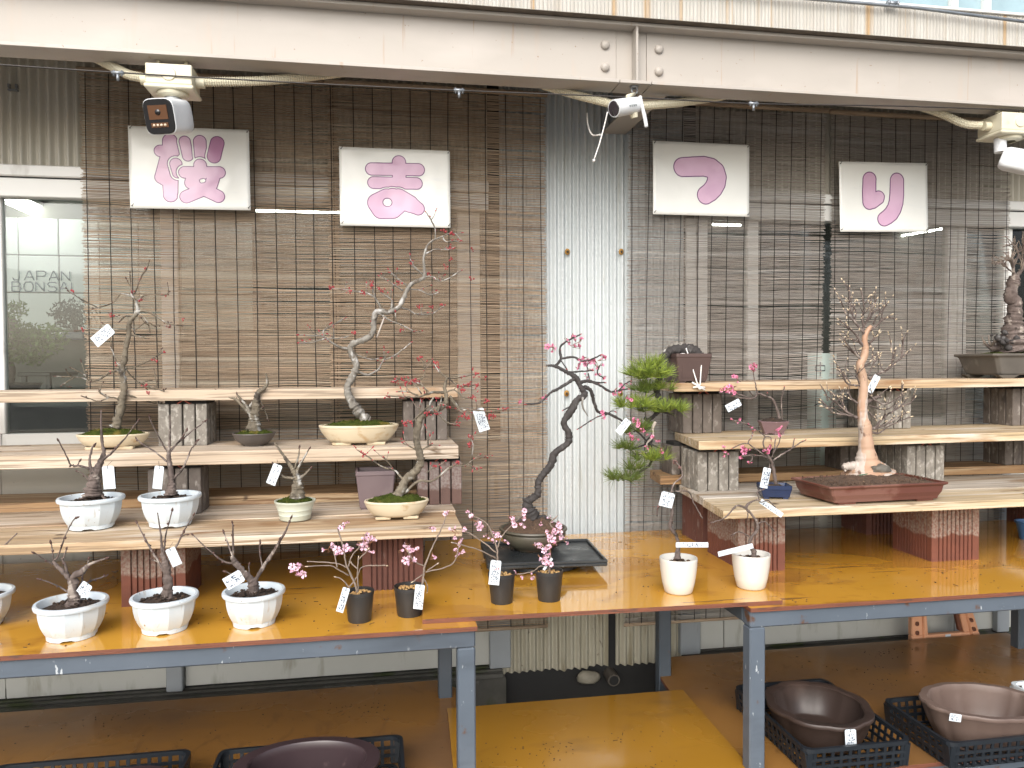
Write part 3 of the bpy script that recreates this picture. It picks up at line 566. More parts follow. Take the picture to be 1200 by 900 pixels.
beam = thing('steel_beam', 'beige pink steel beam spanning the whole width under the eave', 'beam', (.8, 2.55, 2.4))
zb0, zb1 = 2.398, 2.602; yf, yk = 2.50, 2.60; ym = 2.547
xL, xR = at(722, 70, 2.55).x, at(757, 70, 2.55).x
m = MB(); m.box((-3.2, yf, zb0), (xL-.004, yk, zb0+.011)); m.build('bottom_flange', beam_m, beam, bevel=.001)
m = MB(); m.box((xL-.001, yf, zb0), (xR+.001, yk, zb0+.011)); m.build('bottom_flange', beam_m, beam, bevel=.001)
m = MB(); m.box((xR+.004, yf, zb0), (5.2, yk, zb0+.011)); m.build('bottom_flange', beam_m, beam, bevel=.001)
m = MB(); m.box((-3.2, yf, zb1-.012), (5.2, yk, zb1)); m.build('top_flange', beam_m, beam, bevel=.001)
m = MB(); m.box((-3.2, ym, zb0+.011), (xL-.0015, ym+.007, zb1-.012)); m.build('web', beam_m, beam)
m = MB(); m.box((xL, ym+.002, zb0+.011), (xR, ym+.008, zb1-.012)); m.build('splice_web', beam_m, beam)
m = MB(); m.box((xR+.0015, ym, zb0+.011), (5.2, ym+.007, zb1-.012)); m.build('web', beam_m, beam)
xs_ = at(746, 70, 2.51).x; m = MB(); m.box((xs_-.004, yf+.002, zb0+.0112), (xs_+.004, ym+.001, zb1-.0122)); m.build('stiffener', beam_m, beam, bevel=.001)
for px, py in ((709, 53), (709, 79), (772, 58), (772, 84)):
    p = at(px, py, ym-.001); m = MB(); m.lathe([(.0155, 0), (.0155, .003), (.0145, .007), (.010, .0115), (0, .0135)], 16); o = m.build('bolt_head', beam_m, beam, angle=50, loc=(0, 0, 0)); o.rotation_euler = (R(90), 0, 0); o.location = p-origin(beam)
m = MB(); xj = .965; m.box((xj-.05, 2.602, 2.404), (xj+.05, 3.08, 2.413)); m.box((xj-.004, 2.602, 2.4135), (xj+.004, 3.08, 2.6)); m.build('cross_joist', beam_m, beam, bevel=.001)

# thin black line stretched under the beam, with its clips
pts = [at(-40, 73, 2.50), at(138, 85, 2.50), at(330, 96, 2.50), at(538, 106, 2.50), at(740, 114, 2.50), at(883, 121.5, 2.50), at(1060, 124.5, 2.51), at(1240, 131, 2.51)]
m = MB(); m.tube(catmull(pts, 4), .0024, 6); tag(m.build('guy_line', wire_m), 'thin black line stretched along under the beam', 'line')
for i, (px, py, w) in enumerate(((138, 86, 'left of the first camera'), (538, 106.5, 'between the first two cameras'), (883, 122, 'above the third poster'))):
    p = at(px, py, 2.498); t = thing('line_clip', 'small grey metal clip on the black line, '+w, 'clip', p, 'clips on the black line')
    m = MB(); m.tube([p+Vector((-.017, 0, .002)), p+Vector((.017, 0, .002))], .0055, 8); m.build('clip_body', galv, t)
    m = MB(); m.tube([p+Vector((0, 0, -.003)), p+Vector((0, 0, -.022))], [.005, .004], 8); m.tube([p+Vector((-.011, 0, .009)), p+Vector((-.011, 0, -.008))], .003, 6); m.tube([p+Vector((.011, 0, .009)), p+Vector((.011, 0, -.008))], .003, 6); m.build('clip_screw', galv, t)

# flexible conduits
def conduit(P, label, r=.0155):
    pts = catmull(P, 14); L = [0]
    for a, b in zip(pts[:-1], pts[1:]): L.append(L[-1]+(b-a).length)
    n = int(L[-1]/.0035); out = []; rad = []; j = 0
    for i in range(n+1):
        s = L[-1]*i/n
        while j < len(L)-2 and L[j+1] < s: j += 1
        out.append(pts[j].lerp(pts[j+1], (s-L[j])/max(1e-6, L[j+1]-L[j]))); rad.append(r*(1 if i % 2 else .84))
    m = MB(); m.tube(out, rad, 10, sm=False); tag(m.build('flexible_conduit', cam_ivory), label, 'conduit', 'flexible cable conduits under the beam')
Yc = 2.56
conduit([at(108, 66, 2.62), at(128, 76, 2.6), at(150, 87, 2.57), at(167, 91, Yc)], 'short ivory conduit curling into the left side of the first camera box')
conduit([at(238, 96, Yc), at(300, 95, 2.58), at(360, 90, 2.62), at(410, 84, 2.66)], 'long ivory conduit leaving the right side of the first camera box')
conduit([at(636, 100, 2.62), at(670, 110, 2.6), at(705, 119, 2.58), at(722, 123, 2.57)], 'ivory conduit reaching the middle camera from the left')
conduit([at(752, 124, 2.58), at(790, 121, 2.6), at(825, 116, 2.62), at(850, 112, 2.64)], 'ivory conduit leaving the middle camera to the right')
conduit([at(1076, 124, 2.62), at(1105, 134, 2.6), at(1130, 145, 2.58), at(1150, 147, Yc)], 'ivory conduit running to the camera box at the right edge')

# security cameras
def jbox(p, w, h, d, parent):
    m = MB(); m.box((p.x-w/2, p.y-d/2, p.z-h/2), (p.x+w/2, p.y+d/2, p.z+h/2)); m.build('junction_box', cam_ivory, parent, bevel=.004, seg=2)
    m = MB(); m.box((p.x-w/2-.004, p.y-d/2-.004, p.z-h/2-.012), (p.x+w/2+.004, p.y+d/2+.004, p.z-h/2-.0003)); m.build('box_lid', cam_ivory, parent, bevel=.003)
    m = MB(); m.lathe([(.022, 0), (.020, .004), (0, .005)], 16); o = m.build('knockout', cam_ivory, parent, angle=40, loc=(0, 0, 0)); o.rotation_euler = (R(90), 0, 0); o.location = p+Vector((0, -d/2, 0))-origin(parent)
    for s in (-1, 1):
        m = MB(); m.tube([p+Vector((s*w*.3, -.01, h/2)), p+Vector((s*w*.3, -.01, h/2+.024))], .006, 6); m.tube([p+Vector((s*w*.3-.012, -.01, h/2+.012)), p+Vector((s*w*.3+.012, -.01, h/2+.012))], .004, 6); m.build('hanger', cam_ivory, parent)
        m = MB(); m.tube([p+Vector((s*(w/2+.001), 0, -.004)), p+Vector((s*(w/2+.026), 0, -.004))], .0165, 12); m.build('conduit_collar', cam_ivory, parent, angle=50)
    m = MB(); m.lathe([(.046, 0), (.047, -.004), (.044, -.010), (.028, -.014), (.026, -.015)], 28, c=(p.x, p.y-.005, p.z-h/2-.0125), capb=False); m.build('mount_ring', cam_ivory, parent, angle=40)
pc = at(203, 94, Yc); t = thing('security_camera', 'white box shaped security camera with amber window over the first poster', 'camera', pc)
jbox(pc, .135, .062, .11, t)
neck = pc+Vector((0, -.005, -.058)); hd = at(200, 137, 2.50)
m = MB(); m.tube([neck, neck+Vector((0, 0, -.055))], [.022, .021], 14); m.build('neck', cam_white, t, angle=50)
def cam_body(c, d, L, w, h, parent, face, mats, r=.35):
    d = d.normalized(); u = d.cross(Vector((0, 0, 1))).normalized(); v = u.cross(d); n = 28; m = MB(); vs = []; fs = []
    def ring(t, k): 
        for j in range(n):
            a = 2*math.pi*j/n; ca, sa = math.cos(a), math.sin(a); e = 2/4.6
            vs.append(c+d*t+u*(w/2*k*math.copysign(abs(ca)**e, ca))+v*(h/2*k*math.copysign(abs(sa)**e, sa)))
    prof = [(-L/2, .70), (-L/2+.006, .86), (-L/2+.02, .97), (0, 1), (L/2, 1.0), (L/2+.001, .97)]
    for tt, k in prof: ring(tt, k)
    for i in range(len(prof)-1):
        for j in range(n): fs.append((i*n+j, i*n+(j+1) % n, (i+1)*n+(j+1) % n, (i+1)*n+j))
    fs.append(tuple(range(n))); fs.append(tuple((len(prof)-1)*n+j for j in range(n-1, -1, -1)))
    m.add(vs, fs, 0, True); m.build('camera_body', mats[0], parent, angle=40)
    m = MB(); vs = []; fs = []
    for tt, k in ((L/2-.002, .955), (L/2+.0035, .955), (L/2+.005, .93)): ring(tt, k)
    for i in range(2):
        for j in range(n): fs.append((i*n+j, i*n+(j+1) % n, (i+1)*n+(j+1) % n, (i+1)*n+j))
    fs.append(tuple(2*n+j for j in range(n-1, -1, -1))); m.add(vs, fs, 0, True); m.build('face_glass', mats[1], parent, angle=40)
    return d, u, v
d, u, v = cam_body(hd, Vector((-.30, -.95, -.30)), .12, .098, .104, t, None, (cam_white, cam_black))
fc = hd+d*.0655
m = MB(); m.ybox(fc+v*.012, u, v, d, .030, .020, .0012); m.build('lens_window', cam_amber, t)
m = MB(); m.ybox(fc-v*.024, u, v, d, .027, .0065, .0012); m.build('light_strip', cam_amber, t)
for i in range(4):
    m = MB(); m.blob(fc-v*.024+u*(.0175-.0117*i)+d*.0016, .0048, 1, 0, 1, scale=(1, .5, 1)); m.build('led', led_m, t)
m = MB(); m.lathe([(.009, 0), (.008, .0015), (0, .002)], 16); o = m.build('lens', cam_black, t, loc=(0, 0, 0)); o.matrix_world = Matrix.Translation(fc+v*.012+d*.0013-origin(t)) @ Matrix((u, v, d)).transposed().to_4x4()

pc = at(733, 125, 2.46); t = thing('security_camera', 'white bullet camera with stub aerial hanging from the middle of the beam', 'camera', pc, None)
p = at(743, 101, 2.53)
m = MB(); m.lathe([(.016, 0), (.015, -.005), (.006, -.006)], 14, c=(p.x, p.y, 2.3975)); 
ringc = at(743.5, 106, 2.53); m.tube([ringc+Vector((.010*math.cos(a), 0, .012*math.sin(a))) for a in [i*math.pi/8 for i in range(17)]], .0028, 6); m.build('eye_bolt', galv, t)
d = Vector((-.88, -.40, -.30)).normalized(); u = d.cross(Vector((0, 0, 1))).normalized(); v = u.cross(d)
m = MB(); m.tube([pc-d*.062, pc-d*.055, pc-d*.02, pc+d*.05, pc+d*.054], [.020, .025, .0275, .0285, .027], 20); m.build('camera_body', cam_white, t, angle=40)
m = MB(); m.tube([pc+d*.0542, pc+d*.056], [.0245, .023], 20); m.build('face_glass', cam_black, t, angle=30)
m = MB(); m.tube([pc-d*.03-v*.024, pc-d*.03-v*.040], [.014, .012], 12); m.build('mount_base', cam_ivory, t, angle=40)
m = MB(); m.tube([pc-d*.02+v*.03, Vector((ringc.x, ringc.y, ringc.z-.012))], [.008, .006], 8); m.build('swivel', cam_ivory, t)
m = MB(); m.tube(catmull([at(750, 113, 2.47), at(752, 122, 2.465), at(756, 140, 2.46), at(757.5, 149, 2.46)]), [.006]*8+[.0066]*8, 8); m.build('aerial', cam_white, t)
for i in range(4):
    m = MB(); q = pc-u*.0279+d*(.006-.009*i)-v*.004; m.ybox(q, d, v, u, .003, .0035, .0004); m.build('logo_mark', letter_m, t)
m = MB(); m.tube(catmull([at(712, 131, 2.45), at(708, 148, 2.46), at(702, 170, 2.46), at(696.5, 186, 2.46)]), .0022, 6); m.blob(at(696, 188, 2.46), .006, 1, .1, 1); tag(m.build('pull_cord', cord_white), 'white cord with knotted end dangling under the middle camera', 'cord')
m = MB(); m.tube(catmull([at(688, 132, 2.7), at(689, 146, 2.7), at(694, 158, 2.66), at(704, 158, 2.6)]), .003, 6); tag(m.build('loose_cable', cord_white), 'loose looped cable hanging beside the bracket behind the middle camera', 'cable')

pc = at(1180, 148, Yc); t = thing('security_camera', 'white bullet camera on an ivory box at the right edge', 'camera', pc)
jbox(pc, .15, .066, .12, t)
neck = at(1172, 163, Yc)
m = MB(); m.tube([neck, neck+Vector((0, -.002, -.05))], [.022, .021], 14); m.build('neck', cam_white, t, angle=50)
cam_body(at(1199, 190, 2.5), Vector((.74, -.58, -.34)), .15, .082, .082, t, None, (cam_white, cam_black))

# ------------------------------------------------------------------ posters
def clip_fill(m, F, xs, ys, lo, hi, place, mi):
    V = {}
    for j in range(len(ys)-1):
        for i in range(len(xs)-1):
            P = [(xs[i], ys[j], F[j][i]), (xs[i+1], ys[j], F[j][i+1]), (xs[i+1], ys[j+1], F[j+1][i+1]), (xs[i], ys[j+1], F[j+1][i])]
            mn = min(p[2] for p in P); mxv = max(p[2] for p in P)
            if mxv < lo or mn > hi: continue
            tris = [P] if (mn >= lo and mxv <= hi) else [[P[0], P[1], P[2]], [P[0], P[2], P[3]]]
            for T in tris:
                for s, th in ((1, lo), (-1, hi)):
                    O = []
                    for k in range(len(T)):
                        a, b = T[k], T[(k+1) % len(T)]; fa, fb = s*(a[2]-th), s*(b[2]-th)
                        if fa >= 0: O.append(a)
                        if (fa > 0 > fb) or (fa < 0 < fb):
                            q = fa/(fa-fb); O.append(tuple(a[c]+(b[c]-a[c])*q for c in range(3)))
                    T = O
                    if len(T) < 3: break
                if len(T) >= 3: m.add([place(p[0], p[1]) for p in T], [tuple(range(len(T)))], mi, True)
def seg_d(x, y, pts):
    best = 1e9
    for (ax, ay, ar), (bx, by, br) in zip(pts[:-1], pts[1:]):
        dx, dy = bx-ax, by-ay; L = dx*dx+dy*dy; t = 0 if L == 0 else max(0, min(1, ((x-ax)*dx+(y-ay)*dy)/L))
        best = min(best, math.hypot(x-ax-dx*t, y-ay-dy*t)-(ar+(br-ar)*t))
    return best
def poster(label, corners, zoom, groups, seed, holes=(), line=4.0, gap=5.0, deep=()):
    x0, y0, s = zoom; cs = [at(px, py, 3.0) for px, py in corners]; c = sum(cs, Vector())/4
    ux = ((cs[1]-cs[0])+(cs[2]-cs[3])).normalized(); uz = ((cs[0]-cs[3])+(cs[1]-cs[2])).normalized(); uz = (uz-ux*uz.dot(ux)).normalized()
    Wd, Ht = .42, .297; t = thing('poster', label, 'poster', c, 'festival posters, one character each')
    def bump(a, b): return .0026*mnoise.noise(Vector((a*9, b*9, seed)))+.0012*mnoise.noise(Vector((a*24, b*24, seed+4)))
    def place(a, b, d): return c+ux*a+uz*b+Vector((0, bump(a, b)-d, 0))
    m = MB(); nx, ny = 30, 21; vs = []; fs = []
    for j in range(ny+1):
        for i in range(nx+1): vs.append(place(Wd*(i/nx-.5), Ht*(j/ny-.5), 0))
    for j in range(ny):
        for i in range(nx): q = j*(nx+1)+i; fs.append((q, q+1, q+nx+2, q+nx+1))
    m.add(vs, fs, 0, True); n0 = len(vs); o = m.build('sheet', poster_m, t)
    so_ = o.modifiers.new('thick', 'SOLIDIFY'); so_.thickness = .0012; so_.offset = 1
    # lettering: outlines found on a fine grid, laid 0.6 mm proud of the sheet
    A = np.array([[corners[0][0], corners[0][1], 1], [corners[1][0], corners[1][1], 1], [corners[3][0], corners[3][1], 1]], float)
    U = np.linalg.solve(A, np.array([[-Wd/2, Ht/2], [Wd/2, Ht/2], [-Wd/2, -Ht/2]]))
    sc = math.hypot(U[0][0], U[0][1])/s
    conv = lambda p: (*(np.array([x0+p[0]/s, y0+p[1]/s, 1])@U), p[2]*sc*1.05)
    GG = [[[conv(p) for p in st] for st in g] for g in groups]; HH = [[conv(p) for p in h] for h in holes]
    allp = [p for g in GG for st in g for p in st]; pad = 8*sc
    ax, bx = min(p[0]-p[2] for p in allp)-pad, max(p[0]+p[2] for p in allp)+pad; ay, by = min(p[1]-p[2] for p in allp)-pad, max(p[1]+p[2] for p in allp)+pad
    h = .0016; xs_ = np.arange(ax, bx, h); ys_ = np.arange(ay, by, h)
    D = np.array([[[min(seg_d(x, y, st) for st in g) for x in xs_] for y in ys_] for g in GG])
    if HH:
        Hd = np.array([[min(seg_d(x, y, hh) for hh in HH) for x in xs_] for y in ys_])
    mo, mf = MB(), MB(); md = MB()
    for k in range(len(GG)):
        F = D[k].copy()
        for q in range(k+1, len(GG)): F = np.maximum(F, -(D[q]-gap*sc))
        if HH: F = np.maximum(F, -Hd)
        clip_fill(mo, F, xs_, ys_, -line*sc, 0, lambda a, b: place(a, b, .0020), 0)
        clip_fill(md if k in deep else mf, F, xs_, ys_, -1, -line*sc, lambda a, b: place(a, b, .0021), 0)
    mo.build('letter_outline', purple_m, t); mf.build('letter_fill', pink_m, t)
    if md.v: md.build('letter_fill', pink_d, t)
    for a, b in ((-.203, .140), (.203, .140), (-.203, -.140), (.203, -.140)):
        m = MB(); m.tube([place(a, b, .0005), place(a, b, .004)], .0022, 6); m.tube([place(a, b, .004), place(a+.006, b+.008, .003), place(a+.002, b+.012, -.01)], .0009, 4); m.build('wire_tie', wire_m, t)
poster('white laminated poster with a pink kanji sakura, partly behind the first camera', [(148, 146), (294, 151), (294, 248), (152, 245)], (140, 60, 4.5),
       [[[(262, 470, 40), (265, 640, 44), (270, 765, 40)], [(212, 525, 34), (285, 525, 34)], [(240, 560, 30), (218, 668, 36), (262, 690, 40)]],
        [[(296, 596, 34), (306, 645, 30)]],
        [[(342, 474, 32), (360, 552, 31)]], [[(424, 474, 36), (430, 552, 34)]], [[(520, 482, 38), (503, 556, 38)]],
        [[(428, 604, 36), (432, 650, 40)], [(344, 642, 34), (534, 644, 34)], [(390, 650, 34), (380, 700, 36), (440, 730, 38), (530, 776, 36)], [(505, 660, 36), (490, 710, 36), (430, 745, 36), (355, 776, 36)]]],
       1, holes=[[(438, 690, 9), (448, 688, 9)]], line=5, gap=8, deep=(4,))
poster('white laminated poster with a pink hiragana ma, second from the left', [(398, 172), (526, 177), (527, 267), (400, 264)], (400, 0, 3),
       [[[(106, 595, 22), (268, 598, 22)], [(200, 572, 24), (202, 650, 24)], [(113, 643, 21), (262, 647, 21)]],
        [[(160, 700, 34), (125, 715, 32), (140, 738, 32), (180, 738, 32), (205, 715, 32), (180, 696, 32)], [(200, 700, 34), (240, 720, 30), (268, 737, 23)]]],
       2, holes=[[(160, 713, 12), (163, 713, 12)]], line=3.2, gap=3)
poster('white laminated poster with a pink hiragana tsu, third from the left', [(767, 166), (876, 171), (876, 253), (767, 250)], (0, 0, 1),
       [[[(800, 196.5, 10), (812, 196, 10.3), (824, 195.6, 10.5), (832, 197.5, 10.5), (837, 202, 10.5), (839, 208.5, 10.5), (838, 215, 10.5), (835, 221, 10.3), (831, 225.5, 10), (826, 229, 9.6)]]], 3, line=1.1)
poster('white laminated poster with a pink hiragana ri, rightmost of the four', [(983, 191), (1087, 192), (1087, 271), (984, 270)], (0, 0, 1),
       [[[(1018.3, 211, 7.8), (1017.8, 225, 8), (1018.3, 236.5, 8), (1022, 236, 7.6), (1029, 231.5, 7.2)]], [[(1050.8, 212, 8), (1050.4, 228, 8.3), (1049.5, 237, 8.4), (1047.3, 244, 8.4), (1043.5, 250, 8.3), (1039.5, 253.5, 8), (1035.5, 256, 7.6)]]], 4, line=1.1)

# ================================================================== BENCHES AND BOARDS
ZT = .759                                # top of the yellow boards
def bench(label, x0, x1, yf, legs_f, legs_r, side, loc, yr=2.88):
    t = thing('steel_bench', label, 'bench', loc, 'blue grey steel benches'); a = .048; zt = ZT-.0125
    def bar(n, p, q, mt=steel): m = MB(); m.box(p, q); return m.build(n, mt, t, bevel=.004)
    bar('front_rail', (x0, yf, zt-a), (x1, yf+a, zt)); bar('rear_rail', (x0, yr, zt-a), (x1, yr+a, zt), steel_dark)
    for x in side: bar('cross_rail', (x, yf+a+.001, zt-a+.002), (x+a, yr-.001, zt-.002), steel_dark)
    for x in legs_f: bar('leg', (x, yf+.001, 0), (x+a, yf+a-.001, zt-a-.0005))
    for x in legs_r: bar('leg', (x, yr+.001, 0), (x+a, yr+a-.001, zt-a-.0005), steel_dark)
    zl = .257
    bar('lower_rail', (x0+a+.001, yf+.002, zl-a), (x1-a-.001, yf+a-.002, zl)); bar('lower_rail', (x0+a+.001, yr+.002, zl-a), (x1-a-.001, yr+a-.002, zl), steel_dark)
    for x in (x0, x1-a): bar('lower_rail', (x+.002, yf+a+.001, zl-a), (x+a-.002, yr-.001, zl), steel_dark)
    return t
xa = at(557.5, 800, 2.016).x
bench('blue grey steel bench at the left, its corner leg left of the gap', -2.0, xa, 2.016, [xa-.048, -2.0], [xa-.048, -2.0], [xa-.048, -.6, -1.3, -2.0], (-.9, 2.4, 0), yr=2.70)
xb = at(879, 800, 2.022).x
bench('blue grey steel bench at the right, its corner leg right of the gap', xb, 2.75, 2.022, [xb, 2.702], [xb, at(1192, 730, 2.75).x, 2.702], [xb, 1.9, 2.702], (1.9, 2.4, 0), yr=2.74)
def sheet(label, q, z0, z1, top, loc, group='yellow plywood sheets'):
    t = thing('plywood_sheet', label, 'plywood sheet', loc, group)
    m = MB(); m.quadprism(q, z0+.0042, z1, 0, 1); m.m[0] = 1; m.build('face_veneer', [top, ply_edge], t)
    e = [(p[0]*.9996+loc[0]*.0004, p[1]*.9996+loc[1]*.0004) for p in q]; m = MB(); m.quadprism(e, z0, z0+.0040, 0, 0); m.build('core_ply', [ply_edge], t)
    return t
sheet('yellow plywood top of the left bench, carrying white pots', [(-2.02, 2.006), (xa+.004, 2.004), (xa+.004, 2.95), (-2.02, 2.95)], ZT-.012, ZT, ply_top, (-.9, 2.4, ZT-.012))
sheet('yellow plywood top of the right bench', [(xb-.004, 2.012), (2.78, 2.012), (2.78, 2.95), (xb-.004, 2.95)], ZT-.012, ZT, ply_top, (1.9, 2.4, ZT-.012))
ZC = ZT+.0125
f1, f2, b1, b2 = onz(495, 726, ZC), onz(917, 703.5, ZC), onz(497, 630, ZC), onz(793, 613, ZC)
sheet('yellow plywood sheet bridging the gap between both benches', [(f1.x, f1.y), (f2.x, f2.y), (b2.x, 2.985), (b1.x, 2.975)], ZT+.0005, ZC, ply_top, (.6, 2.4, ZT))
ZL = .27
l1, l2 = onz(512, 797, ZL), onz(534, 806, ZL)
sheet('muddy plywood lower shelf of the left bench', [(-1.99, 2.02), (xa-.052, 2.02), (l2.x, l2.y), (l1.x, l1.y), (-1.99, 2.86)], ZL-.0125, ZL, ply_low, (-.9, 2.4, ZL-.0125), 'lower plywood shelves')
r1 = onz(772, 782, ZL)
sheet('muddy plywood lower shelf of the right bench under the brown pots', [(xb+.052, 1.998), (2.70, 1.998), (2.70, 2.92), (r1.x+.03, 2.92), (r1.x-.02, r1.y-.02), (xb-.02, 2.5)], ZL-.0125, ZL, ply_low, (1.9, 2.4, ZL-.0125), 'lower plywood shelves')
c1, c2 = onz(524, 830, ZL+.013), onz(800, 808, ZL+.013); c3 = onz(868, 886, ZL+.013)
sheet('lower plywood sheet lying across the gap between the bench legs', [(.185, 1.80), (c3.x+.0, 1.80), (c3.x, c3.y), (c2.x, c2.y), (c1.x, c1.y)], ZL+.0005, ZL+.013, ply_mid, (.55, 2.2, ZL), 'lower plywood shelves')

# planks of the stepped stands
def plank(label, x0, x1, y0, y1, z0, z1, mt, skew=0.0, group='cedar planks of the stepped stands', tilt=0.0):
    m = MB(); n = 10; vs = []
    rs = random.Random(int(abs(x0*1000)+y0*777)); 
    for i in range(n+1):
        k = i/n; x = x0+(x1-x0)*k; w = .0016*mnoise.noise(Vector((x*3, y0*9, 0))); sk0 = skew*(1-k)
        dz = tilt*k+.0018*mnoise.noise(Vector((x*1.7, y0*5, 4)))
        vs += [(x, y0+w, z0+dz), (x+sk0, y1+w, z0+dz), (x+sk0, y1+w, z1+dz), (x, y0+w, z1+dz)]
    fs = []
    for i in range(n):
        q = 4*i; fs += [(q, q+1, q+5, q+4), (q+1, q+2, q+6, q+5), (q+2, q+3, q+7, q+6), (q+3, q, q+4, q+7)]
    fs += [(3, 2, 1, 0), (4*n, 4*n+1, 4*n+2, 4*n+3)]; m.add(vs, fs)
    o = m.build('plank', mt, None, bevel=.0022, seg=2, loc=((x0+x1)/2, (y0+y1)/2, z0)); return tag(o, label, 'plank', group)
# left stand
plank('left stand, lowest step, front plank with split grain', -2.0, .238, 2.245, 2.49, .947, .974, wood_warm)
plank('left stand, lowest step, rear plank under the moss pot', -2.0, .243, 2.4925, 2.745, .947, .9765, wood_pale)
plank('left stand, raised back plank behind the lowest step', -2.0, .262, 2.75, 2.95, .972, 1.006, wood_brown)
plank('left stand, pale middle plank carrying the cream pots', -2.0, .262, 2.575, 2.93, 1.137, 1.180, wood_pale)
plank('left stand, pale topmost plank against the blinds', -2.0, .278, 2.745, 2.97, 1.336, 1.372, wood_pale)
# right stand
plank('right stand, lowest step, front yellow plank', 1.060, 2.75, 2.25, 2.47, .964, .991, wood_yel, .028)
plank('right stand, lowest step, rear plank under the red tray', 1.092, 2.75, 2.473, 2.76, .964, .992, wood_grey, .03)
plank('right stand, raised back plank behind the lowest step', at(774, 566, 2.79).x, 2.75, 2.79, 2.96, .990, 1.024, wood_brown, .02)
plank('right stand, grey yellow middle plank with the mauve pot', at(819, 523, 2.545).x, 2.75, 2.545, 2.92, 1.148, 1.180, wood_yel, .06, tilt=.008)
plank('right stand, orange edged topmost plank carrying the pine', at(790, 455, 2.725).x, 2.75, 2.725, 2.96, 1.348, 1.381, wood_warm, .02, tilt=.008)

# crumbs of soil and broken twigs lying on the wet boards
def litter(x0, x1, y0, y1, z, n, seed):
    rg = random.Random(seed); m = MB()
    cs = [(rg.uniform(x0, x1), rg.uniform(y0, y1)) for _ in range(9)]
    for i in range(n):
        if rg.random() < .6: cx, cy = rg.choice(cs); x, y = cx+rg.gauss(0, .05), cy+rg.gauss(0, .03)
        else: x, y = rg.uniform(x0, x1), rg.uniform(y0, y1)
        if not (x0 < x < x1 and y0 < y < y1): continue
        if rg.random() < .14:
            a = rg.uniform(0, 3.14); L = rg.uniform(.006, .018); m.tube([(x, y, z+.001), (x+L*math.cos(a), y+L*math.sin(a), z+.001)], .0008, 4)
        else: q = rg.uniform(.0008, .0024); m.blob((x, y, z+q*.5), q, i, .35, 1, scale=(1.2, 1, .7))
    tag(m.build('spilled_soil', soil), 'dark crumbs of soil and bits of twig scattered on the wet yellow boards', 'soil litter', None, 'stuff')
litter(-1.1, .2, 2.03, 2.35, ZT, 110, 1); litter(xb+.12, 2.3, 2.03, 2.36, ZT, 80, 2); litter(.16, 1.1, 2.10, 2.9, ZC, 80, 3); litter(-1.2, .1, 2.1, 2.8, ZL, 260, 4); litter(1.2, 2.3, 2.1, 2.85, ZL, 200, 5); litter(.25, .9, 1.95, 2.35, ZL+.013, 130, 6)
# bundles of square bricks and ribbed blocks
m = MB(); m.box((-.0195, -.0195, 0), (.0195, .0195, 1)); brick_me = m.build('brick', brick_grey, None, loc=(0, 0, 0)).data
bpy.data.objects.remove(bpy.data.objects['brick'])
BR = {}
def brick_mesh(w, h, mt):
    k = (round(w, 4), round(h, 4), mt.name)
    if k not in BR:
        m = MB(); m.box((-w/2+.0024, -w/2+.0024, 0), (w/2-.0024, w/2-.0024, h)); o = m.build('brick', mt, None, bevel=.0022); BR[k] = o.data; bpy.data.objects.remove(o)
    return BR[k]
def twine(c, t, w=.02, h=.013):
    m = MB(); m.tube([c+Vector((-w, 0, 0)), c+Vector((0, 0, h)), c+Vector((w, 0, 0))], .0022, 5); m.tube([c+Vector((w, 0, 0)), c+Vector((w, .06, .002))], .0022, 5); return m.build('twine', twine_red, t)
def bundle(label, x, y, z, ztop, mt, w=.0405, nx=4, ny=4, gap=.013):
    """x, y: front left corner; stands on z and carries a plank whose underside is ztop"""
    t = thing('brick_bundle', label, 'brick bundle', (x+nx*w/2, y+ny*w/2, z), 'brick bundles propping the planks'); h = ztop-z-gap; rg = random.Random(int(x*1e4))
    for i in range(nx):
        for j in range(ny):
            o = inst(brick_mesh(w, h, mt), 'brick', (x+(i+.5)*w+rg.uniform(-.0008, .0008), y+(j+.5)*w+rg.uniform(-.001, .001), z), t, (0, 0, rg.choice((0, 1, 2, 3))*math.pi/2+rg.uniform(-.012, .012)))
    m = MB(); m.box((x+.02, y+.022, z+h+.0004), (x+nx*w-.006, y+ny*w-.01, ztop-.0004)); m.build('spacer_pad', pad_black, t)
    twine(Vector((x+nx*w*.52, y+.004, z+h+.001)), t); return t
def fx(px, py, z): p = onz(px, py, z); return p.x, p.y
def block(label, x, y, z, ztop, mt, w=.17, d=.20, margin=.028):
    t = thing('ribbed_block', label, 'block', (x+w/2, y+d/2, z), 'ribbed red blocks propping the planks'); h = ztop-z-.004
    P = []; g, dp = .0056, .0075
    def side(a, b, nrm):
        a, b = Vector((*a, 0)), Vector((*b, 0)); L = (b-a).length; u = (b-a)/L; n = max(3, int((L-2*margin)/.0135)); out = [a]; 
        st = (L-2*margin)/(n-1)
        for i in range(n):
            s = margin+st*i; q = a+u*s; out += [q-u*g/2, q-u*g*.3+nrm*dp, q+u*g*.3+nrm*dp, q+u*g/2]
        return out
    cx, cy = w/2, d/2
    P += side((-cx, -cy), (cx, -cy), Vector((0, 1, 0))); P += side((cx, -cy), (cx, cy), Vector((-1, 0, 0))); P += side((cx, cy), (-cx, cy), Vector((0, -1, 0))); P += side((-cx, cy), (-cx, -cy), Vector((1, 0, 0)))
    m = MB(); m.quadprism([(p.x+x+cx, p.y+y+cy) for p in P], z, z+h); m.build('block_body', mt, t)
    q = Vector((x+w*.6, y-.0005, z+h-.012)); m = MB(); m.tube([q+Vector((-.02, .001, .011)), q+Vector((.004, -.004, .004)), q+Vector((.02, .001, .013))], .0035, 5); m.build('twine', twine_red, t)
    return t
